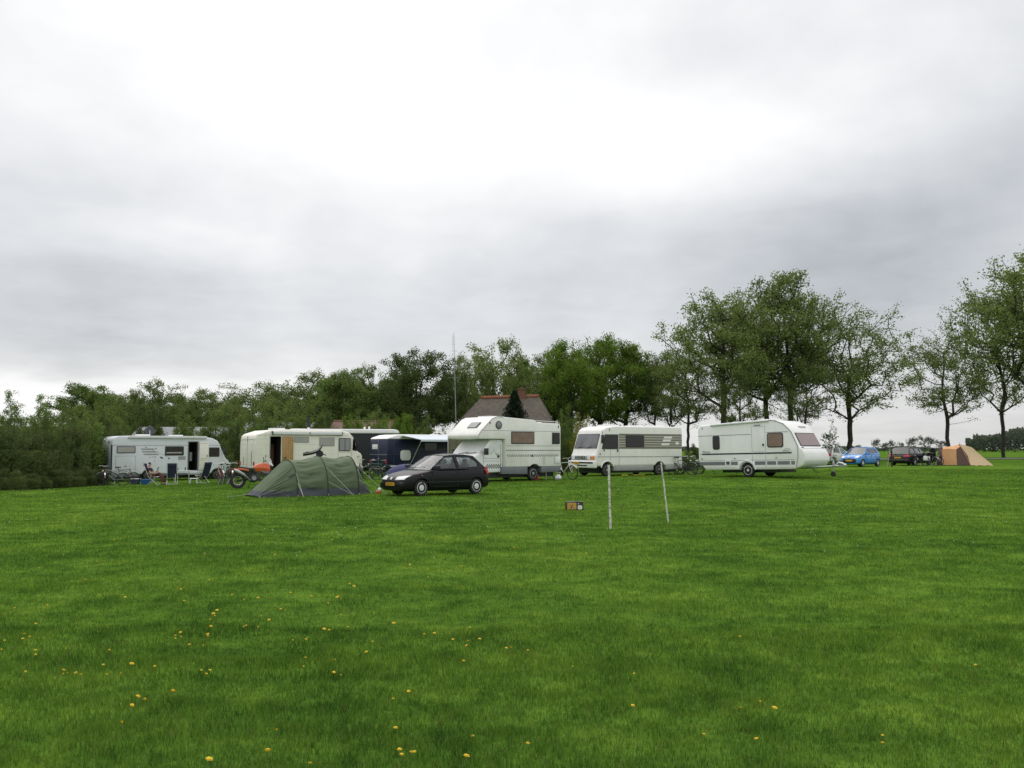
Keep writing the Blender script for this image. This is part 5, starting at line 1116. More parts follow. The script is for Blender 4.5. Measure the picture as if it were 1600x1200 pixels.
    for s in (-1, 1):
        MB().tube([(1.08, s*.36, 1.17), (1.0, s*.46, 1.13)], .02).build('grip', M['black'], t)
        MB().loft([[(1.24, s*.28, 1.1), (1.24, s*.46, 1.12), (1.24, s*.46, 1.22), (1.24, s*.28, 1.24)], [(1.27, s*.29, 1.11), (1.27, s*.45, 1.13), (1.27, s*.45, 1.21), (1.27, s*.29, 1.23)]]).build('hand_guard', M['whiteplastic'], t)
        b = MB(); b.tube([(1.1, s*.3, 1.19), (1.12, s*.36, 1.33)], .007); b.lathe([(.06, -.01), (.05, .012)], (1.12, s*.37, 1.38), 'x', 14); b.build('mirror', M['black'], t)
    MB().loft([[(1.30, -.14, 1.02), (1.30, .14, 1.02), (1.22, .12, 1.20), (1.22, -.12, 1.20)], [(1.50, -.07, .96), (1.50, .07, .96), (1.38, .06, 1.18), (1.38, -.06, 1.18)]]).build('fairing', M['whiteplastic'], t, bevel=.015)
    MB().grid([[(1.40, -.13, 1.16), (1.43, 0, 1.17), (1.40, .13, 1.16)], [(1.28, -.12, 1.42), (1.30, 0, 1.44), (1.28, .12, 1.42)]]).build('windscreen', M['whiteplastic'], t, solid=.006)
    MB().loft([[(1.28, -.05, .76), (1.28, .05, .76), (1.28, .05, .78), (1.28, -.05, .78)], [(1.72, -.05, .72), (1.72, .05, .72), (1.72, .05, .74), (1.72, -.05, .74)]]).build('front_mudguard', M['motoorange'], t)
    MB().loft([[(x, y, z) for y, z in ((-.19, z0), (-.23, (z0+z1)/2), (-.19, z1), (-.16, z1), (-.16, z0))] for x, z0, z1 in ((.95, .62, .78), (1.15, .52, .72), (1.3, .56, .74))]).build('side_panel', M['spoke'], t)
    MB().tube([(.55, .12, .35), (.45, .30, .02)], .014).build('kickstand', M['black'], t)
motorbike()

# ------------------------------------------------------------------ tents
def tunnel_tent():
    X, Y, z = place(486, 32.6)
    t = thing('tunnel_tent', 'green and grey tunnel tent with three hoops, in front of the cream van', 'tent', (X, Y, z), 37)
    # sections along x: (x, half width, height); hoops at three of them
    key = [(-2.2, .62, .03), (-1.55, .80, .66), (-.92, .98, 1.22), (-.4, .96, 1.22), (.15, .96, 1.34), (.25, .96, 1.34), (.8, .93, 1.27), (1.40, .90, 1.33), (1.75, .70, .75), (2.15, .42, .04)]
    hoops = (-.92, .20, 1.40)
    xs_ = np.linspace(-2.15, 2.15, 100); kx = [k[0] for k in key]
    W = lambda x: float(np.interp(x, kx, [k[1] for k in key])); 
    def H(x):
        h = float(np.interp(x, kx, [k[2] for k in key]))
        return h
    def pt_(x, a, out=0.0):
        w, h = W(x), H(x); c, s_ = math.cos(a), math.sin(a)
        sg = lambda v, e: math.copysign(abs(v)**e, v)
        return Vector((x, sg(c, .92)*(w+out), sg(s_, .86)*(h+out)))
    na = 64; rows = []
    for x in xs_:
        d = min(abs(x-h) for h in hoops); inside = -.92 < x < 1.35
        row = []
        for j in range(na+1):
            a = math.pi*j/na; sag = (.035 if inside else .02)*min(d/.45, 1)*math.sin(a)**.5 if 0 < j < na else 0
            wr = .06*(vnoise(np.array([x*1.5+j*.22+5]), np.array([j*.75+50]), 7)[0]-.5)*min(d*4, 1)+.03*(vnoise(np.array([x*3+j*.5+5]), np.array([j*1.3-x*2+50]), 8)[0]-.5)*min(d*4, 1)
            wr += .014*math.sin(j*.7+x*3.5)*min(d*3, 1)*(1 if inside else .4)
            row.append(pt_(x, a, wr-sag))
        rows.append(row)
    up = MB(); lo = MB()
    def zcut(x): return .22 if x < -.9 else (.25+.06*(x+.9))
    # flysheet: the faces above the grey band are green, those below are the band
    vs = [p for r_ in rows for p in r_]; n = na+1; fg = []; fs_ = []
    for i in range(len(rows)-1):
        for j in range(na):
            q = (i*n+j, i*n+j+1, (i+1)*n+j+1, (i+1)*n+j); cz = sum(vs[k].z for k in q)/4; cx = vs[q[0]].x
            lim = .27 if cx > -1.0 else .20
            if cx > 1.35: lim = .33
            (fs_ if cz < lim else fg).append(q)
    def sub(fl, name, mt):
        m_ = {}; V = []; Fc = []
        for q in fl:
            for k in q:
                if k not in m_: m_[k] = len(V); V.append(vs[k])
            Fc.append(tuple(m_[k] for k in q))
        return MB().add(V, Fc).build(name, mt, t, smooth=60)
    sub(fg, 'flysheet', M['tentgreen']); sub(fs_, 'ground_band', M['tentgrey'])
    for h in hoops: MB().tube([pt_(h, math.pi*j/28, .008) for j in range(29)], .016, 6).build('pole_sleeve', M['tentpole'], t)
    # door zip and hood vent at the low end
    b = MB(); b.tube([pt_(-.98, R(128), .02), pt_(-1.6, R(140), .02), pt_(-2.1, R(150), .02)], .007).tube([pt_(-.98, R(60), .012), pt_(-1.5, R(48), .012), pt_(-2.1, R(30), .012)], .007); b.build('zip_seam', M['tentpole'], t)
    b = MB(); b.grid([[pt_(x, R(a), .05) for x in (-.97, -1.08, -1.18)] for a in (143, 146)]); b.build('hood_vent', M['tentpole'], t, solid=.01)
    # guy lines and pegs
    def guy(a, bq):
        g_ = MB(); g_.tube([a, bq], .006, 4); k = g_.build('guy_line', M['rope'], t)
        MB().tube([Vector(bq)+Vector((0, 0, -.04)), Vector(bq)+Vector((0, 0, .05))], .006).build('peg', M['alu'], k)
    near = lambda x, deg: Vector((x, -abs(pt_(x, R(deg)).y), pt_(x, R(deg)).z))
    guy(near(-.92, 42), (-.97, -1.55, .02)); guy(near(-.92, 20), (-.97, -1.55, .02)); guy(near(.20, 45), (.85, -1.60, .02)); guy(near(.2, 18), (.85, -1.60, .02)); guy(near(1.40, 50), (2.3, -1.3, .02)); guy(near(1.40, 20), (2.3, -1.3, .02))
    guy((-2.1, 0, .1), (-2.9, .1, .02)); guy((2.1, 0, .1), (2.7, .3, .02)); guy((-.92, .9, .6), (-.97, 1.7, .02)); guy((.2, .9, .6), (.5, 1.7, .02))
    b = MB()
    for x in (-.92, .20, 1.40, -2.12, 2.12):
        for s in (-1, 1): b.tube([(x, s*(W(x)+.02), .06), (x, s*(W(x)+.06), -.02)], .008)
    b.build('peg_tabs', M['alu'], t)
tunnel_tent()
X, Y, z = place(494, 35.5)
t = thing('bicycle_saddle', 'dark upturned saddle and bar of a bicycle showing above the green tent', 'bicycle part', (X, Y, z), 12)
b = MB(); b.loft([[(x, y*w_, z_) for y, z_ in ((-1, zc), (0, zc+.06), (1, zc), (0, zc-.07))] for x, w_, zc in ((-.50, .03, 1.40), (-.2, .09, 1.45), (.05, .13, 1.53), (.17, .14, 1.66), (.22, .10, 1.76))]); b.build('saddle', M['black'], t)
b = MB(); b.tube([(.0, 0, 1.38), (.05, 0, 1.2), (.1, 0, .02)], .02).tube([(-.35, 0, .02), (.05, 0, 1.1)], .018).lathe([(.13, -.05), (.14, 0), (.13, .05)], (.12, 0, 1.42), 'y', 14).tube([(.05, -.1, 1.33), (.3, -.16, 1.40), (.34, -.1, 1.36)], .02); b.build('stand', M['black'], t)

X, Y, z = place(634, 48)
t = thing('dome_tent', 'small blue dome tent between the blue van and the black car', 'tent', (X, Y, z), 20)
rows = []
for i in range(13):
    x = -1+i/6; h = .82*math.sqrt(max(0, 1-x*x))+.0; w = .75*math.sqrt(max(.0, 1-x*x*.9))+.05
    rows.append([(x*1.15, math.cos(math.pi*j/16)*w, max(0, math.sin(math.pi*j/16)**.85*h)) for j in range(17)])
MB().grid(rows).build('flysheet', M['tentblue'], t, smooth=60)
b = MB(); b.tube([(.15+.0*j, math.cos(math.pi*j/20)*.79, math.sin(math.pi*j/20)**.85*.835) for j in range(21)], .018); b.build('pole_sleeve', M['navyfab'], t)

def ridge_tent():
    X, Y, z = place(1501, 75)
    t = thing('ridge_tent', 'orange and tan cotton ridge tent under the trees at the right', 'tent', (X, Y, z), -12); t.scale = (.84, .9, .93)
    Z = 0.02
    # awning part: orange wall, dark opening, then the long tan roof sloping to the ground at the right
    b = MB(); b.grid([[(-1.85, -1.0, Z), (-1.2, -1.05, Z+.03), (-.55, -1.0, Z)], [(-1.82, -.9, .75), (-1.2, -.97, .75), (-.55, -.9, .75)], [(-1.72, -.75, 1.42), (-1.2, -.78, 1.38), (-.5, -.75, 1.40)]]); b.build('front_wall', M['orangecanvas'], t, smooth=60)
    b = MB(); b.grid([[(-1.72, -.75, 1.42), (-.5, -.75, 1.40), (-.1, -.7, 1.60)], [(-1.5, 0, 1.58), (-.7, 0, 1.66), (-.1, 0, 1.82)], [(-1.7, .9, 1.3), (-.5, .9, 1.35), (-.1, .9, 1.45)]]); b.build('canopy', M['orangecanvas'], t, smooth=60)
    b = MB(); b.grid([[(-.5, -.74, 1.40), (-.55, -1.0, Z)], [(-.1, -.72, 1.66), (.1, -.95, Z)], [(.45, -.9, .8), (.58, -1.15, Z)]]); b.build('door_panel', M['browncanvas'], t, smooth=60)
    b = MB()
    rows = []
    for i in range(9):
        u = i/8; top = Vector((-.12+1.05*u, -.35-.1*u, 1.86-.28*u)); bot = Vector((.62+2.05*u, -1.15+.25*u, Z+.03*math.sin(u*19)))
        rows.append([top*(1-v)+bot*v+Vector((0, 0, -.06*math.sin(math.pi*v)*(1 if 0 < i < 8 else .3))) for v in (0, .25, .5, .75, 1)])
    b.grid(rows); b.build('roof', M['tan'], t, smooth=60)
    b = MB(); b.grid([[(-.12, -.35, 1.86), (.93, -.45, 1.58), (2.67, -.9, Z)], [(-.1, .9, 1.3), (1.2, 1.1, .9), (2.6, 1.2, Z)], [(-.1, 1.3, Z), (1.3, 1.5, Z), (2.5, 1.3, Z)]]); b.build('back_roof', M['redcanvas'], t, smooth=60)
    b = MB(); b.grid([[(-1.85, -1.0, Z), (-1.72, -.75, 1.42)], [(-2.15, .2, Z), (-1.75, .3, 1.5)], [(-1.9, 1.1, Z), (-1.7, .9, 1.3)]]); b.build('side_wall', M['browncanvas'], t, smooth=60)
    b = MB(); b.tube([(-.12, -.35, 1.82), (-.14, -.36, 2.0)], .02); b.tube([(-.10, -.74, 1.6), (.62, -1.17, .02)], .02); b.tube([(-1.8, -.9, 1.46), (-1.84, -1.0, .0)], .015); b.build('tent_pole', M['orangecanvas'], t)
    b = MB(); b.box(-1.9, .7, -1.08, -1.0, 0, .05); b.build('ground_flap', M['black'], t)
    for a_, b_ in (((-1.8, -.8, 1.44), (-2.6, -1.3, 0)), ((-1.75, .3, 1.5), (-2.9, .3, 0))): MB().tube([a_, b_], .008, 4).build('guy_line', M['rope'], t)
M['redcanvas'] = mat('rust_red_canvas', (.30, .07, .05), .85)
ridge_tent()
t = thing('camp_bag', 'dark brown canvas bag standing at the left end of the orange tent', 'bag', place(1473, 75.5), 0)
MB().loft([[(-.35, -.25, 0), (.35, -.25, 0), (.35, .25, 0), (-.35, .25, 0)], [(-.3, -.2, .4), (.3, -.2, .45), (.3, .2, .45), (-.3, .2, .4)], [(-.1, -.08, .95), (.16, -.08, 1.0), (.16, .08, 1.0), (-.1, .08, .95)]]).build('bag_body', M['browncanvas'], t, bevel=.05)

# ------------------------------------------------------------------ camp chairs, table, stool, boxes in front of the left motorhome
def make_chair(label, loc, rz, tilt=22):
    t = thing('camping_chair', label, 'camping chair', loc, rz, 'camping chairs in front of the left motorhome')
    tb = math.tan(R(tilt))
    bx = lambda z: -.22-(z-.42)*tb
    back = MB(); back.grid([[(bx(z)-.02*math.sin(math.pi*(z-.42)/.78), y, z) for y in (-.24, 0, .24)] for z in (.42, .62, .82, 1.02, 1.18)]); back.build('backrest', M['navyfab'], t, solid=.02)
    MB().grid([[(x, y, .42-.03*math.cos(math.pi*y/.5)+.02*(x+.2)) for y in (-.24, 0, .24)] for x in (-.22, 0, .26)]).build('seat', M['navyfab'], t, solid=.02)
    b = MB(); b.box(bx(1.1)-.06, bx(1.1)+.04, -.2, .2, 1.02, 1.16); b.build('head_cushion', M['navyfab'], t, bevel=.03)
    for s in (-1, 1):
        y = s*.27
        b = MB(); b.tube([(bx(1.2), y, 1.2), (-.22, y, .42), (.28, y, .44)], .015); b.build('side_tube', M['alu'], t)
        MB().tube([(.16, y, .42), (-.28, y, .01)], .014).build('leg', M['alu'], t); MB().tube([(-.20, y, .42), (.26, y, .01)], .014).build('leg', M['alu'], t)
        MB().box(-.30, .16, y-.025, y+.025, .63, .66).build('armrest', M['alu'], t, bevel=.01)
    b = MB(); b.tube([(-.28, -.27, .01), (-.28, .27, .01)], .013).tube([(.26, -.27, .01), (.26, .27, .01)], .013); b.build('foot_bar', M['alu'], t)
    return t
p1 = base(241, 52); make_chair('navy folding chair with the reading person in it', p1, 4)
make_chair('empty navy folding chair with its back to the viewer', base(269.5, 52.2), 106, 14)
make_chair('empty navy folding chair turned left towards the table', base(316, 52.8), 150, 20)
t = thing('camping_table', 'grey folding table between the empty chairs, mugs on it', 'table', base(284, 53.4), 15)
MB().box(-.45, .45, -.32, .32, .70, .73).build('tabletop', M['alu'], t, bevel=.01)
for x in (-.38, .38):
    for y in (-.27, .27): MB().tube([(x, y, .70), (x*1.05, y, 0)], .014).build('leg', M['alu'], t)
tp = Vector(base(284, 53.4))
for i, (dx, dy, hh, mt_) in enumerate(((-.2, -.1, .16, 'clear'), (.18, .05, .2, 'greenpaint'))):
    t2 = thing(('drinking_glass', 'green_bottle')[i], ('clear glass standing on the folding table', 'green bottle standing on the folding table')[i], ('glass', 'bottle')[i], (tp.x+dx, tp.y+dy, tp.z+.73), 0)
    MB().lathe([(.035, 0), (.04, hh*.6), (.018 if i else .042, hh*.8), (.016 if i else .043, hh)], (0, 0, 0), 'z', 12).build('vessel', M[mt_], t2)
t = thing('footstool', 'small white plastic stool beside the chair turned left', 'stool', base(303, 52.3), 10)
b = MB(); b.box(-.2, .2, -.16, .16, .27, .31); b.build('seat', M['whiteplastic'], t, bevel=.015)
for x in (-.16, .16):
    for y in (-.12, .12): MB().tube([(x, y, .28), (x*1.25, y*1.25, 0)], [.022, .016]).build('leg', M['whiteplastic'], t)
for px, mt_, lab, lid in ((228, 'cratesblue', 'bright blue crate on the grass left of the reading person', False), (212, 'crategrey', 'grey blue cool box with white lid behind the bicycles', True)):
    t = thing('cool_box' if lid else 'crate', lab, 'cool box' if lid else 'crate', base(px, 52.4), 8)
    b = MB(); b.loft([[(sx*.20, sy*.15, 0) for sx, sy in ((-1, -1), (1, -1), (1, 1), (-1, 1))], [(sx*.235, sy*.18, .24) for sx, sy in ((-1, -1), (1, -1), (1, 1), (-1, 1))], [(sx*.25, sy*.19, .25) for sx, sy in ((-1, -1), (1, -1), (1, 1), (-1, 1))], [(sx*.25, sy*.19, .28) for sx, sy in ((-1, -1), (1, -1), (1, 1), (-1, 1))]]); b.build('box_body', M[mt_], t, bevel=.008)
    b = MB(); b.box(-.26, .26, -.2, .2, .285, .33)
    if lid: b.build('lid', M['whiteplastic'], t, bevel=.015)
t = thing('towel', 'pale towel hanging over the right arm of the chair with its back turned', 'towel', base(274, 52.0), 8)
MB().grid([[(.0+.03*math.sin(i), -.02, .10+.13*j) for i in range(4)] for j in range(7)]+[[(.12, .1, .9), (.14, .1, .9), (.15, .1, .9), (.16, .1, .9)]]).build('cloth', M['whiteplastic'], t, solid=.01)
t = thing('jack_plate', 'small yellow jack plate lying under the striped motorhome', 'jack plate', base(975, 50.8), 20)
MB().prism([(-.22, 0), (.22, 0), (.16, .06), (-.16, .06)], -.1, .1).build('plate_body', M['yellow'], t, bevel=.01)
t = thing('jerrycan', 'red jerrycan standing beside the rear wheel of the overcab camper', 'jerrycan', base(837, 44.5), 42)
b = MB(); b.box(-.13, .13, -.08, .08, 0, .30); b.build('can_body', M['red'], t, bevel=.03); MB().tube([(-.06, 0, .30), (-.06, 0, .35), (.06, 0, .35), (.06, 0, .30)], .012).build('handle', M['red'], t)
t = thing('plastic_bag', 'crumpled white bag on the grass by the white bicycle', 'bag', base(872, 45.2), 0)
b = MB(); b.loft([[(math.cos(a)*q+.02*math.sin(3*a), math.sin(a)*q, z) for a in [i*math.pi/5 for i in range(10)]] for q, z in ((.12, 0), (.17, .08), (.14, .18), (.05, .26))]); b.build('bag_body', M['whiteplastic'], t)
t = thing('peg_bag', 'small orange and white peg bag on the grass left of the black car', 'peg bag', base(592, 33.2), 0)
b = MB(); b.box(-.10, .08, -.06, .06, .0, .12); b.build('pouch', M['motoorange'], t, bevel=.03); MB().lathe([(.06, 0), (.065, .05), (.03, .10), (.001, .12)], (.02, 0, .11), 'z', 10).build('top_flap', M['whiteplastic'], t)

# ------------------------------------------------------------------ the reading person, sitting in the first chair
def person():
    t = thing('person', 'person in dark t-shirt and maroon trousers sitting in a navy chair, reading', 'person', p1, 4); t.scale = (1, 1, .9)
    def skin(name, nodes, edges, mt, parent, sub=2):
        me = bpy.data.meshes.new(name); me.from_pydata([n[:3] for n in nodes], edges, []); o = bpy.data.objects.new(name, me); C.objects.link(o)
        me.materials.append(mt); m_ = o.modifiers.new('k', 'SKIN'); sv = me.skin_vertices[0].data
        for i, n in enumerate(nodes): sv[i].radius = (n[3], n[4] if len(n) > 4 else n[3]); 
        sv[0].use_root = True
        q = o.modifiers.new('u', 'SUBSURF'); q.levels = q.render_levels = sub; o.parent = parent; bake(o)
        o.data.polygons.foreach_set('use_smooth', [True]*len(o.data.polygons)); return o
    # facing +x; seat at .45
    N = [(-.14, 0, .54, .13, .15), (-.20, 0, .75, .12, .15), (-.27, 0, .95, .12, .17), (-.29, 0, 1.05, .08, .10), (-.28, 0, 1.12, .05), (-.24, 0, 1.22, .085, .075), (-.225, 0, 1.31, .085, .075),
         (-.27, -.18, 1.0, .055), (-.16, -.23, .76, .045), (.07, -.14, .78, .035), (.14, -.10, .81, .03),
         (-.27, .18, 1.0, .055), (-.16, .23, .76, .045), (.07, .14, .78, .035), (.14, .10, .81, .03),
         (-.10, -.10, .52, .09), (.32, -.11, .72, .07), (.44, -.11, .40, .052), (.50, -.11, .08, .04), (.62, -.11, .035, .03),
         (-.10, .10, .52, .09), (.30, .12, .68, .07), (.46, .13, .38, .052), (.54, .13, .08, .04), (.66, .13, .035, .03)]
    E = [(0, 1), (1, 2), (2, 3), (3, 4), (4, 5), (5, 6), (2, 7), (7, 8), (8, 9), (9, 10), (2, 11), (11, 12), (12, 13), (13, 14), (0, 15), (15, 16), (16, 17), (17, 18), (18, 19), (0, 20), (20, 21), (21, 22), (22, 23), (23, 24)]
    body = skin('body', N, E, M['skin'], t)
    N2 = [(-.14, 0, .56, .15, .17), (-.20, 0, .75, .14, .17), (-.27, 0, .95, .135, .19), (-.285, 0, 1.03, .09, .12), (-.265, -.19, .99, .072), (-.20, -.225, .86, .066), (-.265, .19, .99, .072), (-.20, .225, .86, .066)]
    skin('tshirt', N2, [(0, 1), (1, 2), (2, 3), (2, 4), (4, 5), (2, 6), (6, 7)], M['shirt'], t)
    N3 = [(-.13, 0, .53, .15, .16), (-.02, -.10, .54, .105), (.32, -.11, .73, .085), (.44, -.11, .42, .075), (.495, -.11, .13, .07), (-.02, .10, .54, .105), (.30, .12, .69, .085), (.46, .13, .40, .075), (.535, .13, .13, .07)]
    skin('trousers', N3, [(0, 1), (1, 2), (2, 3), (3, 4), (0, 5), (5, 6), (6, 7), (7, 8)], M['trousers'], t)
    skin('hair', [(-.275, 0, 1.24, .075, .078), (-.265, 0, 1.32, .09, .085), (-.215, 0, 1.375, .075, .07)], [(0, 1), (1, 2)], M['hair'], t)
    b = MB(); b.tube([(-.15, 0, 1.25), (-.125, 0, 1.24)], [.02, .008]); b.build('nose', M['skin'], t)
    for s in (-1, 1):
        MB().lathe([(.001, -.008), (.02, -.004), (.02, .006), (.001, .01)], (-.24, s*.083, 1.26), 'y', 8).build('ear', M['skin'], t)
        # five fingers round the book
        for k in range(4): MB().tube([(.14, s*(.10-.0), .80+.015*k), (.19, s*.09, .815+.017*k), (.215, s*.065, .82+.017*k)], [.010, .009, .007]).build('finger', M['skin'], t)
        MB().tube([(.13, s*.09, .83), (.16, s*.06, .87)], [.011, .008]).build('thumb', M['skin'], t)
    for s, y in ((-1, -.11), (1, .13)): MB().loft([[(x, y-w_, 0), (x, y+w_, 0), (x, y+w_*.8, h), (x, y-w_*.8, h)] for x, w_, h in ((.44, .035, .09), (.52, .04, .09), (.62, .045, .06), (.70, .035, .03))]).build('shoe', M['black'], t, bevel=.01)
    t2 = thing('book', 'small open book in the hands of the seated person', 'book', p1, 4)
    b = MB(); b.add([(.17, -.11, .80), (.20, 0, .80), (.26, 0, .97), (.23, -.11, .97)], [(0, 1, 2, 3)]); b.add([(.20, 0, .80), (.17, .11, .80), (.23, .11, .97), (.26, 0, .97)], [(0, 1, 2, 3)]); b.build('pages', M['curtain'], t2, solid=.015, offset=0)
person()

# ------------------------------------------------------------------ poles and box on the lawn
for px, py, top, lab, lx in ((954, 827, (951, 727), 'peeling white pole standing almost straight in the lawn', 0), (1045, 817, (1033, 723), 'thinner white pole leaning left in the lawn, farther back', 1)):
    x, y = ground_hit(px, py); z = gz(x, y); q = pt(top[0], top[1], y+.05)
    t = thing('lawn_pole', lab, 'pole', (x, y, z), 0); q = q-Vector((x, y, z))
    b = MB(); rr_ = .022 if not lx else .017; n_ = 14
    b.tube([(Vector((0, 0, -.05))*(1-i/n_)+q*(i/n_))+Vector((random.uniform(-.004, .004), 0, 0)) for i in range(n_+1)], [rr_*random.uniform(.9, 1.1) for _ in range(n_+1)], 10); b.build('shaft', M['birch'], t)
    b = MB(); b.tube([q*.985, q*1.005], rr_*1.15, 10); b.build('end_cap', M['whiteplastic'], t)
    b = MB()
    for i in range(9): u = random.uniform(.05, .9); b.tube([q*u, q*(u+random.uniform(.008, .02))], rr_*1.1, 10)
    b.build('paint_flakes', M['ltskirt'], t)
x, y = ground_hit(898, 797)
t = thing('cardboard_box', 'small black and mustard printed box lying on the lawn left of the white poles', 'box', (x, y, gz(x, y)), 4)
W2, H2 = .23, .21
MB().prism([(-W2, 0), (W2, 0), (W2, H2), (.05, H2+.015), (-W2, H2)], 0, .2).build('box_body', M['black'], t, bevel=.006)
MB().box(-W2+.03, .045, -.004, .002, .012, H2-.018).build('front_panel', M['amber'], t)
b = MB()
b.add([(-.12, -.006, .03), (-.02, -.006, .03), (-.045, -.006, .10), (-.07, -.006, .15), (-.095, -.006, .10)], [(0, 1, 2, 3, 4)]); b.box(-.16, .0, -.007, -.004, .022, .035); b.build('dark_print', M['browncanvas'], t)
b = MB(); b.add([(-.075, -.009, .10), (-.05, -.009, .10), (-.03, -.009, .04), (-.05, -.009, .05)], [(0, 1, 2, 3)]); b.box(-.12, -.04, -.009, -.006, .03, .042); b.box(-.13, -.07, -.009, -.006, .165, .18); b.build('pale_print', M['tan'], t)
b = MB(); b.prism(rrect(.08, .20, .015, .125, .03), -.004, .002); b.build('white_panel', M['whiteplastic'], t)
b = MB(); b.lathe([(.001, -.006), (.016, -.006), (.016, 0)], (.10, 0, .165), 'y', 12); b.build('white_dot', M['whiteplastic'], t)
# antenna mast behind the overcab camper and short posts on the right
X, Y, z = place(714, 78)
t = thing('radio_mast', 'thin grey antenna mast rising above the trees left of the thatched house', 'mast', (X, Y, z), 0)
tq = pt(709, 519, 78)-Vector((X, Y, z)); 
MB().tube([(0, 0, 0), tq*.5, tq*.82], [.045, .035, .028], 8).build('pole', M['galv'], t)
b = MB(); b.tube([tq*.8, tq], [.03, .012]); b.tube([tq*.86+Vector((-.25, 0, 0)), tq*.86+Vector((.25, 0, .0))], .015)
for i in range(4): b.tube([tq*(.91+.02*i)+Vector((-.08, 0, 0)), tq*(.91+.02*i)+Vector((.08, 0, 0))], .012)
b.tube([tq*.87+Vector((-.12, 0, 0)), tq*.98+Vector((-.14, 0, 0))], .01); b.build('antenna', M['galv'], t)
for px, Y, h, mt_, lean, lab in ((1394, 70.5, 1.2, 'black', .0, 'dark wooden post in the grass before the black estate'), (1389, 70.2, 1.35, 'ltskirt', .25, 'thin pale stake leaning beside the dark wooden post')):
    X, Y, z = place(px, Y); t = thing('fence_post' if mt_ == 'black' else 'stake', lab, 'post', (X, Y, z), 0)
    MB().tube([(-lean*.5, 0, -.05), (lean*.2, 0, h*.6), (lean*.5, 0, h)], [.07 if mt_ == 'black' else .03]*3, 8).build('shaft', M['bark'] if mt_ == 'black' else M[mt_], t)
# ------------------------------------------------------------------ trees and shrubs
M['leaf_olive'] = leafmat('olive_spring_leaves', (.108, .145, .048), (.255, .325, .098))
M['leaf_mid'] = leafmat('mid_green_leaves', (.092, .142, .042), (.215, .300, .080))
M['leaf_bright'] = leafmat('bright_green_leaves', (.085, .145, .026), (.185, .285, .048))
M['leaf_dark'] = leafmat('dark_green_leaves', (.058, .084, .032), (.13, .175, .056))
M['leaf_hedge'] = leafmat('hedge_leaves', (.064, .090, .034), (.150, .190, .066), .3)
M['leaf_pale'] = leafmat('pale_spring_leaves', (.100, .140, .046), (.235, .300, .092))
M['leaf_yellow'] = leafmat('yellow_green_leaves', (.16, .17, .03), (.28, .26, .04))
M['leaf_conifer'] = leafmat('conifer_needles', (.014, .026, .016), (.035, .05, .028), .1)
M['leaf_far'] = leafmat('far_tree_leaves', (.085, .105, .080), (.125, .15, .105), .3)  # distance haze put into the leaf colour: paler and greyer than near leaves

def skeleton(seed, H, fork, tips, lean=0.0, r0=.26, minr=.013, upb=.35, wig=.12, stems=None):
    """grow limbs from the trunk to each tip; returns (trunk mesh builder parts, nodes at the tips)"""
    r = np.random.default_rng(seed)
    P = [np.array([0, 0, -.1])]; par = [-1]
    n = 6
    top = min(fork, H*.9)
    for i in range(1, n+1):
        P.append(np.array([lean*top*(i/n)+r.normal(0, .03), r.normal(0, .03), top*i/n])); par.append(i-1)
    # a leader above the fork
    k = 5; hh = H*.82-top
    for i in range(1, k+1): P.append(np.array([P[-1][0]+r.normal(0, .10)*hh/6, P[-1][1]+r.normal(0, .10)*hh/6, top+hh*i/k])); par.append(len(P)-2)
    base = P[n]
    order = np.argsort([np.linalg.norm(t-base) for t in tips]); pl = [0]*len(P)
    for i in range(1, len(P)): pl[i] = pl[par[i]]+np.linalg.norm(P[i]-P[par[i]])
    ends = []
    for oi in order:
        t = np.asarray(tips[oi]); A = np.array(P[n-1:]); d = np.linalg.norm(A-t, axis=1)
        cost = d+.28*np.array(pl[n-1:])+np.where(A[:, 2] > t[2]+.2, 3.0*(A[:, 2]-t[2]), 0)
        i = int(np.argmin(cost))+n-1; a = P[i]; D = np.linalg.norm(t-a); seg = max(1, int(D/max(.55, H*.06)))
        prev = i
        for s in range(1, seg+1):
            u = s/seg; q = a*(1-u)+t*u; q = q+np.array([0, 0, -upb*.25*D*math.sin(math.pi*u)*.5])+r.normal(0, wig*min(D, 3)*.12, 3)*(1 if s < seg else 0)
            P.append(q); par.append(prev); pl.append(pl[prev]+np.linalg.norm(q-P[prev])); prev = len(P)-1
        ends.append(prev)
    area = np.zeros(len(P)); kids = np.zeros(len(P), int)
    for i in range(len(P)-1, 0, -1):
        if area[i] == 0: area[i] = minr**2.3
        area[par[i]] += area[i]; kids[par[i]] += 1
    rad = area**(1/2.3); rad = rad*(r0/rad[1]); rad = np.maximum(rad, minr)
    return P, par, rad, ends
def wood_mesh(P, par, rad, sel=None, sides=5):
    V = []; Fc = []
    for i in range(1, len(P)):
        if sel is not None and not sel(i): continue
        a, b = P[par[i]], P[i]; d = b-a; L_ = np.linalg.norm(d)
        if L_ < 1e-4: continue
        d = d/L_; u = np.cross(d, [0.31, .2, .93] if abs(d[2]) < .9 else [1, 0, 0]); u /= np.linalg.norm(u); w = np.cross(d, u)
        ra, rb = min(rad[par[i]], rad[i]*1.35), rad[i]; n = sides if rb < .06 else 9; o = len(V)
        for c, rr in ((a, ra), (b+d*rb*.3, rb)):
            for j in range(n): q = 2*math.pi*j/n; V.append(c+(u*math.cos(q)+w*math.sin(q))*rr)
        for j in range(n): Fc.append((o+j, o+(j+1) % n, o+n+(j+1) % n, o+n+j))
    return V, Fc
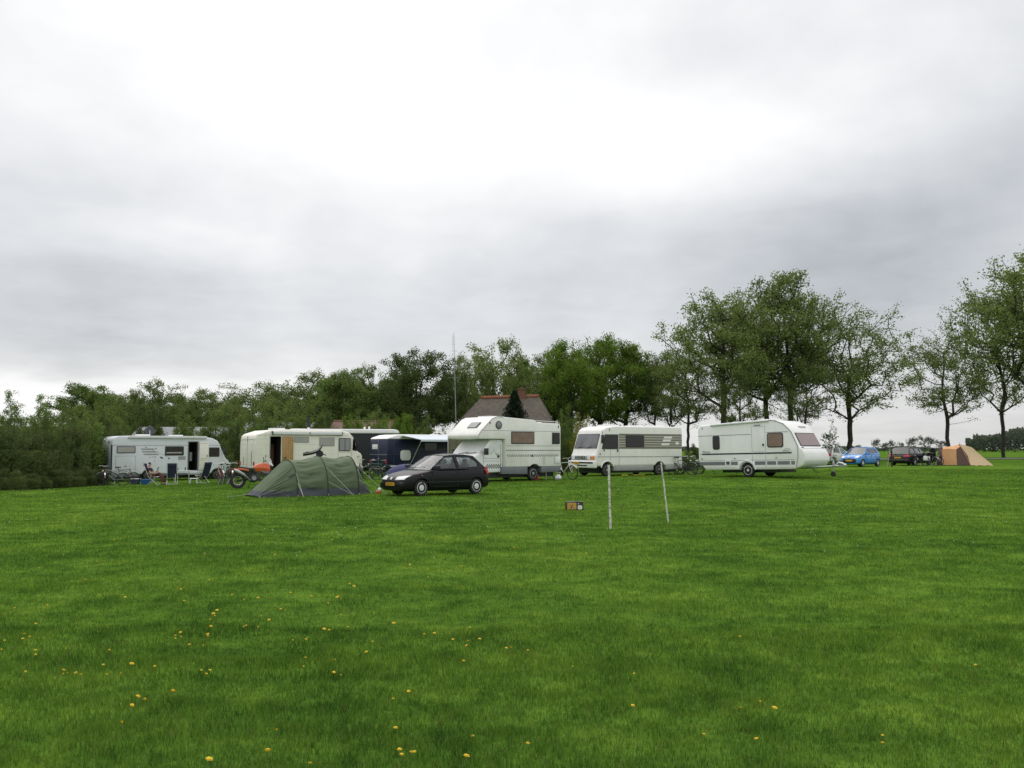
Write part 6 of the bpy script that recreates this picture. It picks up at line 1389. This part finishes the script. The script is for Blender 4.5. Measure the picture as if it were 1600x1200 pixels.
def leaf_quads(cent, size, r, flat=.35):
    n = len(cent); a = r.normal(0, 1, (n, 3)); a /= np.linalg.norm(a, axis=1)[:, None]
    b = np.cross(a, r.normal(0, 1, (n, 3))); b /= np.linalg.norm(b, axis=1)[:, None]
    s = size*(.6+.8*r.random(n))[:, None]; w = s*(.5+.35*r.random(n))[:, None]
    V = np.stack([cent-a*s*.5, cent+b*w*.5-a*s*.05, cent+a*s*.5, cent-b*w*.5+a*s*.05], 1).reshape(-1, 3)
    return V, np.arange(n*4).reshape(-1, 4)
def mk(name, V, Fc, mt, parent, k=None, smooth=False):
    me = bpy.data.meshes.new(name)
    if k: np_mesh(me, np.asarray(V), np.asarray(Fc), k)
    else: me.from_pydata([tuple(v) for v in V], [], Fc)
    me.materials.append(mt)
    if smooth: me.polygons.foreach_set('use_smooth', [True]*len(me.polygons))
    o = bpy.data.objects.new(name, me); C.objects.link(o); o.parent = parent; return o
def tips_in_crown(r, n, H, z0, R_, shape, clumps=26, cs=.16):
    cl = []
    while len(cl) < clumps:
        v = r.normal(0, 1, 3); v /= np.linalg.norm(v); q = r.random()**.36
        h = (z0+H)/2+v[2]*q*(H-z0)/2; u = (h-z0)/(H-z0)
        wid = {'oak': max(.25, math.sin(math.pi*min(1, u*.92+.10))**.6), 'fan': .30+.9*u**.8 if u < .6 else max(.1, (1.06-(u-.55)**2*4.2)), 'ball': 1.0, 'tall': max(.25, 1-abs(u-.35)*.95), 'cone': max(.06, 1-u)}[shape]
        hx = v[:2]/max(1e-3, np.linalg.norm(v[:2]))*np.linalg.norm(v[:2])**.7
        if shape == 'ball': p = np.array([v[0]*q*R_, v[1]*q*R_, h])
        else: p = np.array([hx[0]*q**.8*R_*wid, hx[1]*q**.8*R_*wid, h])
        cl.append(p)
    tips = []
    for i in range(n):
        c = cl[int(r.random()*len(cl))]; t = c+r.normal(0, 1, 3)*cs*R_*np.array([1, 1, .75]); t[2] = min(max(t[2], z0*.9), H); tips.append(t)
    return tips
def make_tree(name, label, seed, H, z0, R_, shape, ntips, nleaf, lsize, lm, sig=.45, r0=.26, fork=None, clumps=26, cs=.16, lean=0, group=None, cat='tree', upb=.35):
    r = np.random.default_rng(seed); t = thing(name, label, cat, (0, 0, -500), 0, group)
    tips = tips_in_crown(r, ntips, H, z0, R_, shape, clumps, cs)
    P, par, rad, ends = skeleton(seed, H, fork or z0*1.02, tips, lean, r0, upb=upb)
    V, Fc = wood_mesh(P, par, rad); mk('trunk', V, Fc, M['bark'], t, smooth=True)
    E = np.array([P[i] for i in ends]); pk = np.array([par[i] for i in ends]); Pp = np.array(P)[pk]
    per = max(1, nleaf//len(E)); c = np.repeat(E, per, 0); c2 = np.repeat(Pp, per, 0); u = r.random((len(c), 1))**1.5*.8
    def ball(k):
        d_ = r.normal(0, 1, (k, 3)); d_ /= np.linalg.norm(d_, axis=1)[:, None]; return d_*(r.random((k, 1))**.5)*1.9
    dens = np.repeat(r.random(len(E)), per) # uneven tufts
    cent = c*(1-u)+c2*u+ball(len(c))*sig*np.array([1, 1, .75]); cent = cent[r.random(len(cent)) < .35+.8*dens]
    V, Q = leaf_quads(cent, lsize, r); mk('crown', V, Q, M[lm], t, 4)
    return t
# prototypes, 10 m tall unless noted; scaled where they stand
PR = {}
PR['oakA'] = lambda lab: make_tree('oak_tree', lab, 11, 10, 3.0, 3.6, 'oak', 720, 33000, 0.115, 'leaf_olive', 0.23, 0.17, clumps=60)
PR['oakB'] = lambda lab: make_tree('oak_tree', lab, 12, 10, 3.2, 3.4, 'oak', 720, 33000, 0.115, 'leaf_olive', 0.23, 0.16, clumps=52, cs=.15)
PR['oakC'] = lambda lab: make_tree('oak_tree', lab, 13, 10, 2.8, 3.8, 'oak', 680, 28000, 0.115, 'leaf_olive', 0.22, 0.16, clumps=46, cs=.13)
PR['fan'] = lambda lab: make_tree('ash_tree', lab, 21, 10, 2.6, 4.0, 'fan', 760, 24000, 0.10, 'leaf_olive', 0.19, 0.12, fork=2.5, clumps=90, cs=.12, upb=-.1)
PR['fanB'] = lambda lab: make_tree('oak_tree', lab, 22, 10, 3.4, 3.6, 'oak', 680, 24000, 0.10, 'leaf_olive', 0.20, 0.13, fork=3.2, clumps=60, cs=.12)
PR['denseA'] = lambda lab: make_tree('leafy_tree', lab, 31, 10, 2.2, 4.2, 'oak', 560, 62000, 0.14, 'leaf_mid', 0.27, .22, clumps=56, cs=.14)
PR['denseB'] = lambda lab: make_tree('leafy_tree', lab, 32, 10, 1.6, 4.4, 'ball', 600, 70000, 0.14, 'leaf_dark', 0.28, .22, clumps=50, cs=.16)
PR['brightA'] = lambda lab: make_tree('leafy_tree', lab, 33, 10, 3.0, 4.0, 'oak', 620, 46000, 0.13, 'leaf_bright', 0.27, .22, clumps=56, cs=.13)
PR['openA'] = lambda lab: make_tree('open_tree', lab, 41, 10, 2.2, 4.4, 'oak', 620, 36000, 0.14, 'leaf_pale', 0.26, .2, clumps=64, cs=.13)
PR['tallA'] = lambda lab: make_tree('young_tree', lab, 51, 10, 1.5, 2.0, 'tall', 300, 24000, .15, 'leaf_mid', .30, .12, fork=1.6, clumps=40, cs=.2)
PR['sapling'] = lambda lab: make_tree('sapling', lab, 52, 10, .8, 1.9, 'tall', 90, 1000, .26, 'leaf_dark', .22, .06, fork=1.0, clumps=40, cs=.2)
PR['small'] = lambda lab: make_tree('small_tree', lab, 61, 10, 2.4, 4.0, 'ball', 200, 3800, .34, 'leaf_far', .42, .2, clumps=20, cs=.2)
made = {}
def tree(kind, px, top, Y, wpx, label, rz=None, group='trees behind the campers', base=None, lean=0):
    """px trunk, top = picture row of the crown top, wpx = crown width in picture pixels"""
    X, Yy, z = place(px, Y); H = pt(px, top, Y).z-z; w = wpx/F*Y
    RR = {'oakA': 3.6, 'oakB': 3.4, 'oakC': 3.8, 'fan': 4.2, 'fanB': 3.6, 'denseA': 4.2, 'denseB': 4.4, 'brightA': 4.0, 'openA': 4.4, 'tallA': 2.0, 'sapling': 1.9, 'small': 4.0,
          'bushA': 1.0, 'bushB': 1.0, 'bushC': 1.0, 'bushD': 1.0}[kind]; w *= 1.35 if group == 'shrubs of the left hedge' else {'fan': 1.28, 'fanB': 1.15, 'oakA': 1.1, 'oakB': 1.1, 'oakC': 1.1}.get(kind, 1.0); w *= 1.25 if kind in ('openA', 'denseA') else (1.1 if kind == 'bushC' else (1.35 if kind == 'brightA' else 1))
    hh = 2.0 if kind.startswith('bush') else 10.0
    s = (w/2/(RR*1.08), w/2/(RR*1.08), H/(hh*1.02)); rz = random.uniform(0, 360) if rz is None else rz
    if kind not in made:
        o = made[kind] = PR[kind](label); o.location = (X, Y, z-.05); o.rotation_euler = (0, R(lean), R(rz)); o.scale = s; o['group'] = group; return o
    return dup(made[kind], (X, Y, z-.05), rz, label, group, s, ry=lean)
def make_bush(name, label, seed, lm, nleaf, lsize, shape='ball', stems=26, low=.02):
    """1 m tall, 1 m radius; scaled where it stands"""
    r = np.random.default_rng(seed); t = thing(name, label, 'shrub', (0, 0, -500)); P = []; par = []; V = []; Fc = []; E = []
    sm = MB()
    for i in range(stems):
        a = r.random()*2*math.pi; q = r.random()**.6; ex = np.array([math.cos(a)*q*.85, math.sin(a)*q*.85, 2*(.45+.55*r.random())*(1-.35*q*q)])
        b0 = np.array([math.cos(a)*q*.35, math.sin(a)*q*.35, -.02]); mid = (b0+ex)/2+np.array([0, 0, .08])+r.normal(0, .03, 3)
        sm.tube([b0, mid, ex], [.012, .009, .004], 4, cap=False)
        for k in range(9):
            u = .25+.8*r.random(); p = (b0*(1-u)+ex*u)+r.normal(0, .10, 3)*np.array([1, 1, 1]); E.append(p)
            if k < 4: sm.tube([b0*(1-u*.8)+ex*u*.8, p], [.006, .003], 3, cap=False)
    sm.build('stems', M['bark'], t)
    E = np.array(E); per = nleaf//len(E); c = np.repeat(E, per, 0); d = np.repeat(r.random(len(E)), per)
    cent = c+r.normal(0, .065, c.shape); cent = cent[r.random(len(cent)) < .3+.9*d]
    # leaves down to the ground
    m_ = int(nleaf*.25); a = r.random(m_)*2*np.pi; q = .55+.42*r.random(m_)**.7; g_ = np.stack([np.cos(a)*q, np.sin(a)*q, .02+1.0*r.random(m_)], -1)
    keep = vnoise(a*4, g_[:, 2]*9, 17) > .35; cent = np.concatenate([cent, g_[keep]]); cent[:, 2] = np.maximum(cent[:, 2], low)
    Vv, Q = leaf_quads(cent, lsize, r); mk('foliage', Vv, Q, M[lm], t, 4); return t
PR['bushA'] = lambda lab: make_bush('shrub', lab, 71, 'leaf_hedge', 34000, .042)
PR['bushB'] = lambda lab: make_bush('shrub', lab, 72, 'leaf_dark', 32000, .042)
PR['bushC'] = lambda lab: make_bush('shrub', lab, 73, 'leaf_mid', 30000, .042)
PR['bushD'] = lambda lab: make_bush('shrub', lab, 74, 'leaf_bright', 26000, .042)

# the big trees on the right
TG = 'trees behind the campers'
tree('oakA', 1131, 447, 92, 185, 'tall broad oak, leftmost of the tallest trees above the caravan', 20)
tree('oakB', 1199, 432, 96, 160, 'tall oak standing between two others above the caravan', 80)
tree('oakC', 1237, 424, 94, 185, 'tallest oak over the right half of the caravan roof', 210)
tree('fanB', 1259, 548, 90, 110, 'low small oak between the tallest oak and the fan shaped tree', 10)
tree('fan', 1330, 466, 95, 225, 'fan shaped half bare tree behind the blue car', 0)
tree('fanB', 1482, 512, 100, 150, 'single roadside oak with low side branch behind the orange tent', 160, lean=-1)
tree('fan', 1569, 432, 104, 165, 'slim roadside tree standing in the field edge right of the orange tent', 120)
tree('oakA', 1625, 382, 100, 230, 'large oak reaching in from the right edge of the view', 300)
tree('fanB', 1076, 540, 96, 110, 'thin oak over the gap between the striped motorhome and the caravan', 250)
tree('oakC', 1158, 560, 88, 90, 'small low oak behind the left half of the caravan', 140)
tree('fanB', 1024, 545, 104, 80, 'slender open tree above the rear of the striped motorhome', 40)
tree('brightA', 978, 528, 106, 100, 'green tree with dark trunk above the striped motorhome roof', 60)
tree('brightA', 938, 516, 104, 110, 'fresh green tree, highest crown right of the thatched house', 200)
tree('brightA', 893, 524, 100, 90, 'fresh green tree growing against the right end of the thatched house', 320)
tree('openA', 852, 540, 108, 90, 'thin leaved tree peeping over the right end of the thatched roof', 30)
tree('openA', 772, 518, 104, 125, 'round open crowned tree directly behind the thatched house', 110)
tree('openA', 724, 545, 98, 80, 'open tree just right of the radio mast', 220)
tree('denseB', 650, 548, 92, 160, 'wide dark dense tree left of the radio mast', 40)
tree('openA', 590, 562, 96, 100, 'open crowned tree left of the wide dark one', 300)
tree('denseA', 540, 572, 94, 110, 'dark green tree above the cream van cab', 0)
tree('openA', 478, 572, 98, 120, 'spreading tree with bare twigs above the cream van', 70)
tree('openA', 395, 588, 92, 120, 'flat topped oak like tree over the gap between motorhome and cream van', 160)
tree('openA', 322, 600, 95, 100, 'pale open tree above the front of the far left motorhome', 250)
tree('openA', 246, 586, 92, 100, 'tallest light crowned tree above the far left motorhome', 20)
tree('openA', 195, 600, 90, 80, 'light crowned tree above the rear of the far left motorhome', 130)
tree('denseA', 130, 595, 76, 120, 'large dense green tree rising over the hedge at the left', 130)
tree('tallA', 60, 616, 62, 40, 'second ragged young tree sticking out of the hedge at the far left', 50)
tree('tallA', 12, 610, 60, 44, 'first ragged young tree sticking out of the hedge at the left edge', 10)
tree('tallA', -40, 600, 60, 60, 'ragged young tree beyond the left edge of the view', 90)
tree('sapling', 1297, 640, 58, 34, 'thin sapling with few leaves right behind the nose of the caravan', 0)
for px, top, Y, w, lab in ((168, 612, 98, 90, 'green tree filling the gap behind the rear of the far left motorhome'), (220, 616, 100, 90, 'green tree low between two light crowns over the far left motorhome'), (286, 612, 100, 95, 'green tree over the open door of the far left motorhome'),
    (352, 614, 102, 95, 'green tree over the nose of the far left motorhome'), (436, 606, 104, 95, 'green tree over the side door of the cream van'), (508, 594, 104, 90, 'green tree right of the stove pipe of the cream van'), (565, 590, 104, 90, 'green tree over the dark box vehicle'), (612, 588, 104, 90, 'green tree over the blue van')):
    tree('denseA', px, top, Y, w, lab)
tree('brightA', 826, 552, 114, 70, 'green tree rising over the chimney of the thatched house')
tree('oakC', 1050, 548, 104, 100, 'broad low oak behind the slender trees over the rear of the striped motorhome')
tree('denseA', 866, 590, 104, 60, 'low green tree touching the right hip of the thatched roof')
# understorey
SG = 'shrubs behind the campers'
US = [('bushC', 182, 636, 74, 70, 'shrub above the rear corner of the far left motorhome'), ('bushB', 235, 630, 72, 80, 'dark rounded shrub over the far left motorhome roof dish'),
      ('bushC', 285, 640, 73, 70, 'mid green shrub over the open door of the far left motorhome'), ('bushC', 340, 635, 70, 80, 'shrub over the nose of the far left motorhome'),
      ('bushB', 372, 655, 62, 60, 'dark shrub in the gap left of the cream van'), ('bushA', 345, 690, 60, 60, 'low shrub behind the motorbike'), ('bushC', 402, 622, 76, 70, 'tall shrub behind the rear of the cream van'),
      ('bushC', 440, 628, 80, 70, 'shrub behind the roof of the cream van'), ('bushC', 486, 622, 82, 80, 'broad fresh shrub behind the stove pipe'), ('bushB', 512, 640, 76, 60, 'dark shrub right of the stove pipe'),
      ('bushD', 540, 625, 74, 52, 'bright green pointed shrub above the dark box vehicle'), ('bushC', 572, 645, 76, 70, 'shrub in front of the brown tiled roof'), ('bushC', 590, 638, 73, 60, 'dense shrub hiding the right end of the brown tiled roof'), ('bushD', 556, 636, 74, 50, 'pointed fresh shrub hiding the middle of the brown tiled roof'), ('bushD', 600, 632, 78, 60, 'bright green shrub right of the brown tiled roof'),
      ('bushD', 636, 622, 76, 64, 'tall bright shrub above the blue van'), ('bushC', 668, 648, 74, 50, 'shrub above the awning of the blue van'), ('bushC', 690, 668, 80, 40, 'low shrub left of the overcab camper front'), ('bushB', 560, 668, 72, 80, 'low dark shrub behind the dark box vehicle roof'),
      ('bushC', 884, 632, 66, 44, 'tall narrow green shrub at the rear of the overcab camper'), ('bushB', 878, 668, 62, 40, 'dark shrub low behind the ladder of the overcab camper'), ('bushB', 1084, 690, 66, 40, 'dark shrub between the striped motorhome and the caravan'),
      ('bushC', 1075, 704, 63, 34, 'low shrub behind the bicycles of the striped motorhome'), ('bushB', 1462, 712, 92, 40, 'low dark shrub left of the orange tent')]
for k, px, top, Y, w, lab in US: tree(k, px, top, Y, w, lab, group=SG)
PR['bushY'] = None
o = make_bush('yellow_shrub', 'yellow green shrub left of the striped motorhome', 75, 'leaf_yellow', 14000, .05); X, Y, z = place(908, 62); o.location = (X, Y, z); o.scale = (.9, .9, 2.0)
# the hedge at the left: shrub beside shrub
HG = 'shrubs of the left hedge'
HD = [(-60, 640, 44, 90, 'A'), (-20, 636, 45, 90, 'B'), (14, 640, 46.5, 80, 'A'), (44, 640, 48, 70, 'A'), (70, 642, 49.5, 66, 'B'), (96, 640, 52, 70, 'A'), (118, 632, 55, 70, 'C'), (138, 645, 56, 60, 'A'), (156, 640, 59, 60, 'B'), (172, 650, 62, 60, 'A'), (30, 640, 54, 80, 'C'), (84, 628, 58, 70, 'C'), (150, 625, 66, 70, 'C')]
names = ['far left end', 'left edge of the view', 'under the first ragged tree', 'between the two ragged trees', 'under the second ragged tree', 'right of the second ragged tree', 'under the large dense tree', 'under the right side of the large dense tree', 'touching the far left motorhome', 'behind the far left motorhome rear', 'in the second row behind the ragged trees', 'in the second row left of the dense tree', 'in the second row below the dense tree']
for (px, top, Y, w, k), nm in zip(HD, names): tree('bush'+k, px, top, Y, w, 'hedge shrub '+nm, group=HG)
r = random.Random(9)
for i, px in enumerate((-30, 5, 28, 52, 78, 100, 122, 146)):
    Y = 43.5+max(0, px)*.055; X, Yy, z = place(px, Y); o = dup(made['bushA'], (X, Y, z-.03), r.uniform(0, 360), 'low brushwood at the foot of the left hedge, clump %s' % ['left of the view', 'at the left edge', 'below the first ragged tree', 'right of the first ragged tree', 'below the second ragged tree', 'right of the second ragged tree', 'below the large dense tree', 'beside the bicycles'][i], HG, (1.1, .9, r.uniform(.45, .75)))
# bare grey branches in the hedge
b = MB()
for i in range(34):
    px = r.uniform(-20, 175); Y = 44+max(0, px)*.075+r.uniform(0, 3); X, Yy, z = place(px, Y); a = r.uniform(-1.2, 1.2); h = r.uniform(1.2, 3.6)
    b.tube([(X, Y, z), (X+a*.3, Y-.1, z+h*.5), (X+a*.8+r.uniform(-.2, .2), Y-.2, z+h)], [.022, .016, .006], 4)
M['twig'] = mat('grey_hedge_twigs', (.12, .105, .08), .9)
tag(b.build('undergrowth', M['twig'], smooth=0), 'tangle of bare grey stems all through the left hedge', 'undergrowth', kind='stuff')

# conifer before the thatched house
def conifer():
    X, Y, z = place(804, 79); r = np.random.default_rng(5); H = pt(804, 611, 79).z-z
    t = thing('conifer', 'dark narrow spruce standing before the thatched roof', 'tree', (X, Y, z)); MB().tube([(0, 0, 0), (0, 0, H)], [.14, .02], 7).build('trunk', M['bark'], t)
    n = 22000; u = r.random(n)**.8; a = r.random(n)*2*np.pi; lay = np.floor(u*16)/16; k = (u*16) % 1
    w = (1-u)*3.6+.12; arm = .55+.45*np.sin(a*5+lay*40); q = w*arm*r.random(n)**.5; c = np.stack([np.cos(a)*q, np.sin(a)*q, .4+(H-.4)*u-q*.25], -1)+r.normal(0, .04, (n, 3))
    V, Q = leaf_quads(c, .13, r); mk('crown', V, Q, M['leaf_conifer'], t, 4)
conifer()

# ------------------------------------------------------------------ buildings among the trees
def thatched():
    Y = 88; X, _, z = place(796, Y)
    t = thing('thatched_house', 'farmhouse with hipped thatched roof and red ridge tiles behind the overcab camper', 'house', (X, Y, z), 0)
    u = lambda px, py, Yy=Y: pt(px, py, Yy)-Vector((X, Y, z))
    rz = u(730, 622).z; ez = 1.9
    x0, x1 = u(698, 640).x, u(872, 640).x; r0, r1 = u(752, 625).x, u(842, 620).x
    D = 4.5
    b = MB(); n = 14; m = 22
    def rows(pa, pb, qa, qb):  # ridge line pa-pb, eaves line qa-qb, bulging thatch
        out = []
        for j in range(n+1):
            v = j/n; row = []
            for i in range(m+1):
                w = i/m; p = (Vector(pa)*(1-w)+Vector(pb)*w)*(1-v)+(Vector(qa)*(1-w)+Vector(qb)*w)*v
                out_ = .22*math.sin(math.pi*v)+.04*(vnoise(np.array([w*30.0]), np.array([v*3.0]), 3)[0]-.5)
                c = Vector(((qa[0]+qb[0])/2-p.x, (qa[1]+qb[1])/2-p.y, 0)); nn = (Vector(qb)-Vector(qa)).cross(Vector(pa)-Vector(qa)).normalized()
                row.append(p+nn*out_*(1 if nn.z > 0 else -1))
            out.append(row)
        return out
    A, B = (r0, 0, rz), (r1, 0, rz+.15); e0, e1, e2, e3 = (x0, -D, ez), (x1, -D, ez), (x1, D, ez), (x0, D, ez)
    roof = MB(); roof.grid(rows(A, B, e0, e1)); roof.grid(rows(B, A, e2, e3)); roof.grid(rows(B, B, e1, e2)); roof.grid(rows(A, A, e3, e0))
    rf = roof.build('roof', M['thatch'], t, smooth=50, solid=.25, offset=-1)
    b = MB(); b.tube([Vector(A)+Vector((.1, 0, .02)), Vector(A)*.5+Vector(B)*.5+Vector((0, 0, .02)), Vector(B)+Vector((-.1, 0, .02))], .16, 8)
    for i in range(26): p = Vector(A)*(1-i/25)+Vector(B)*(i/25); b.tube([p+Vector((-.03, 0, .03)), p+Vector((.03, 0, .03))], .19, 8)
    b.build('ridge_tiles', M['redtile'], rf)
    cx = u(815, 610).x; MB().box(cx-.35, cx+.35, -.3, .3, rz-.3, u(815, 609).z).box(cx-.42, cx+.42, -.37, .37, u(815, 609).z, u(815, 607).z+.02).build('chimney', M['brick'], rf)
    MB().box(x0+.6, x1-.6, -D+.7, D-.7, 0, ez+.2).build('wall', M['brick'], t)
    MB().box(x0+2, x0+3.1, -D+.66, -D+.72, .8, 1.7).box(x0+5, x0+6.1, -D+.66, -D+.72, .8, 1.7).build('window', M['frame'], t)
thatched()
def barn(name, label, x0p, x1p, ridge, Y, eave, roofm, wallm, extra=None):
    X, _, z = place((x0p+x1p)/2, Y); t = thing(name, label, 'building', (X, Y, z)); hw = (x1p-x0p)/2/F*Y; rz = pt(x0p, ridge, Y).z-z
    MB().box(-hw+.2, hw-.2, -2.6, 2.6, 0, eave).build('wall', wallm, t)
    b = MB(); b.add([(-hw, -3, eave-.1), (hw, -3, eave-.1), (hw, 0, rz), (-hw, 0, rz), (-hw, 3, eave-.1), (hw, 3, eave-.1)], [(0, 1, 2, 3), (3, 2, 5, 4)]); rf = b.build('roof', roofm, t, solid=.1, smooth=0)
    MB().add([(-hw+.2, -2.6, eave-.01), (-hw+.2, 0, rz-.1), (-hw+.2, 2.6, eave-.01)], [(0, 1, 2)]).add([(hw-.2, -2.6, eave-.01), (hw-.2, 0, rz-.1), (hw-.2, 2.6, eave-.01)], [(0, 1, 2)]).build('gable', wallm, t, solid=.05)
    MB().box(-hw*.4, -hw*.4+1.2, -2.63, -2.58, .3, min(eave-.2, 2)).build('door', M['black'], t)
    if extra: b = MB(); b.tube([(-hw, 0, rz+.04), (hw, 0, rz+.04)], .11, 8); b.build('ridge_tiles', extra, rf)
barn('low_barn', 'low barn with pale grey roof glimpsed through leaves above the far left motorhome', 215, 362, 668, 80, 2.2, M['greyroof'], M['brick'])
barn('shed', 'grey roofed shed glimpsed behind the rear of the cream van', 384, 492, 661, 86, 2.6, M['greyroof'], M['brick'])
barn('brick_house', 'low house with brown tiles and orange ridge, half hidden above the dark box vehicle', 520, 615, 659, 84, 2.8, M['browntile'], M['brick'], M['brick'])
# ------------------------------------------------------------------ far away
FG = 'small trees on the far side of the fields'
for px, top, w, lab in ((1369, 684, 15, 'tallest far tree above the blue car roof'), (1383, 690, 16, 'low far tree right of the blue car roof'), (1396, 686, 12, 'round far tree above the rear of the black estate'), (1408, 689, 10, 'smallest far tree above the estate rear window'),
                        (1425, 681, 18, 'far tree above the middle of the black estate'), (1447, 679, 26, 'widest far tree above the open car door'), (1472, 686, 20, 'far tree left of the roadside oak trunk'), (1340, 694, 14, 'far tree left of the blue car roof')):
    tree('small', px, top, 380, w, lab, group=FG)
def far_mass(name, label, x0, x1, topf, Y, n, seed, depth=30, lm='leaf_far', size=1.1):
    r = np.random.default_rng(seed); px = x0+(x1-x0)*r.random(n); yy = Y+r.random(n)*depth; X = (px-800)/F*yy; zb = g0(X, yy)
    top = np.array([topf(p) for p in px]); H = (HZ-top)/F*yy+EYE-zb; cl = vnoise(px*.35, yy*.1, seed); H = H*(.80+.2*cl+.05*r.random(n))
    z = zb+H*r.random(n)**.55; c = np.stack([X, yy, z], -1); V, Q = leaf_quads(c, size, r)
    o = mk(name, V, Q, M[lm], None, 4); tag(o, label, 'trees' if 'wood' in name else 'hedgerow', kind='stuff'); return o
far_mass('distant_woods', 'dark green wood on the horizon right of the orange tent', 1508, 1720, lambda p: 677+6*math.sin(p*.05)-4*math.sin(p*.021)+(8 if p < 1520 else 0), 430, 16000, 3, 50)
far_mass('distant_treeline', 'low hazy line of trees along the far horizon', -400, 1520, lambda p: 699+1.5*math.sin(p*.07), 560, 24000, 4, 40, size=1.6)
far_mass('distant_brushwood', 'green belt of bushes closing the view beneath the tree crowns', 150, 1060, lambda p: 688+5*math.sin(p*.06)+3*math.sin(p*.13), 120, 26000, 6, 10, lm='leaf_dark', size=.35)

# ------------------------------------------------------------------ air
if HAZE:
    X0, X1, Y0, Y1 = -2600, 2600, -640, 3700
    hz = MB().box(X0, X1, Y0, Y1, -3, 60).build('haze', None, None, smooth=0); m = bpy.data.materials.new('haze_air'); m.use_nodes = True; nt = m.node_tree; nt.nodes.clear()
    v = nt.nodes.new('ShaderNodeVolumePrincipled'); v.inputs['Color'].default_value = (.86, .90, .95, 1); v.inputs['Density'].default_value = .0009; v.inputs['Anisotropy'].default_value = .2
    o_ = nt.nodes.new('ShaderNodeOutputMaterial'); nt.links.new(v.outputs[0], o_.inputs['Volume']); hz.data.materials.clear(); hz.data.materials.append(m); tag(hz, 'thin pale haze that softens the far wood and trees', 'haze', kind='stuff')
# ------------------------------------------------------------------ pieces that stand apart become parts of their own
def split_apart(o, gap=.06):
    me = o.data; n = len(me.vertices); par = list(range(n))
    def find(a):
        while par[a] != a: par[a] = par[par[a]]; a = par[a]
        return a
    for e in me.edges: par[find(e.vertices[0])] = find(e.vertices[1])
    isl = {}
    for i in range(n): isl.setdefault(find(i), []).append(i)
    boxes = []
    for vs in isl.values():
        c = np.array([me.vertices[i].co[:] for i in vs]); boxes.append([c.min(0)-gap/2, c.max(0)+gap/2, vs])
    merged = True
    while merged:
        merged = False
        for a in range(len(boxes)):
            for b in range(a+1, len(boxes)):
                if (boxes[a][0] <= boxes[b][1]).all() and (boxes[b][0] <= boxes[a][1]).all():
                    boxes[a] = [np.minimum(boxes[a][0], boxes[b][0]), np.maximum(boxes[a][1], boxes[b][1]), boxes[a][2]+boxes[b][2]]; boxes.pop(b); merged = True; break
            if merged: break
    if len(boxes) < 2: return
    sets = [set(b[2]) for b in boxes]; meshes = []
    for s in sets:
        m = {}; V = []; Fc = []; sm = []
        for p in me.polygons:
            if p.vertices[0] in s:
                for k in p.vertices:
                    if k not in m: m[k] = len(V); V.append(me.vertices[k].co[:])
                Fc.append([m[k] for k in p.vertices])
        q = bpy.data.meshes.new(o.name); q.from_pydata(V, [], Fc)
        for mt in me.materials: q.materials.append(mt)
        q.polygons.foreach_set('use_smooth', [True]*len(q.polygons)); q.set_sharp_from_angle(angle=R(35)); meshes.append(q)
    o.data = meshes[0]
    for q in meshes[1:]:
        c = o.copy(); c.data = q; C.objects.link(c); c.parent = o.parent
APART = ('roof_vent', 'headlight', 'tail_light', 'mirror', 'door_handle', 'marker_lamp', 'corner_steady', 'awning_bracket', 'grey_band', 'front_lamp', 'awning_arm', 'wiper', 'grips', 'window', 'indicator', 'bumper_strip', 'service_hatch', 'roof_rail', 'peg_tabs', 'steady_leg', 'guy_line', 'corner_post', 'door_frame', 'blue_line', 'skirt', 'rear_trim', 'side_moulding')
for o in [q for q in bpy.data.objects if q.type == 'MESH' and q.parent and q.name.split('.')[0] in APART and not q.children and len(q.data.vertices) < 4000]: split_apart(o)
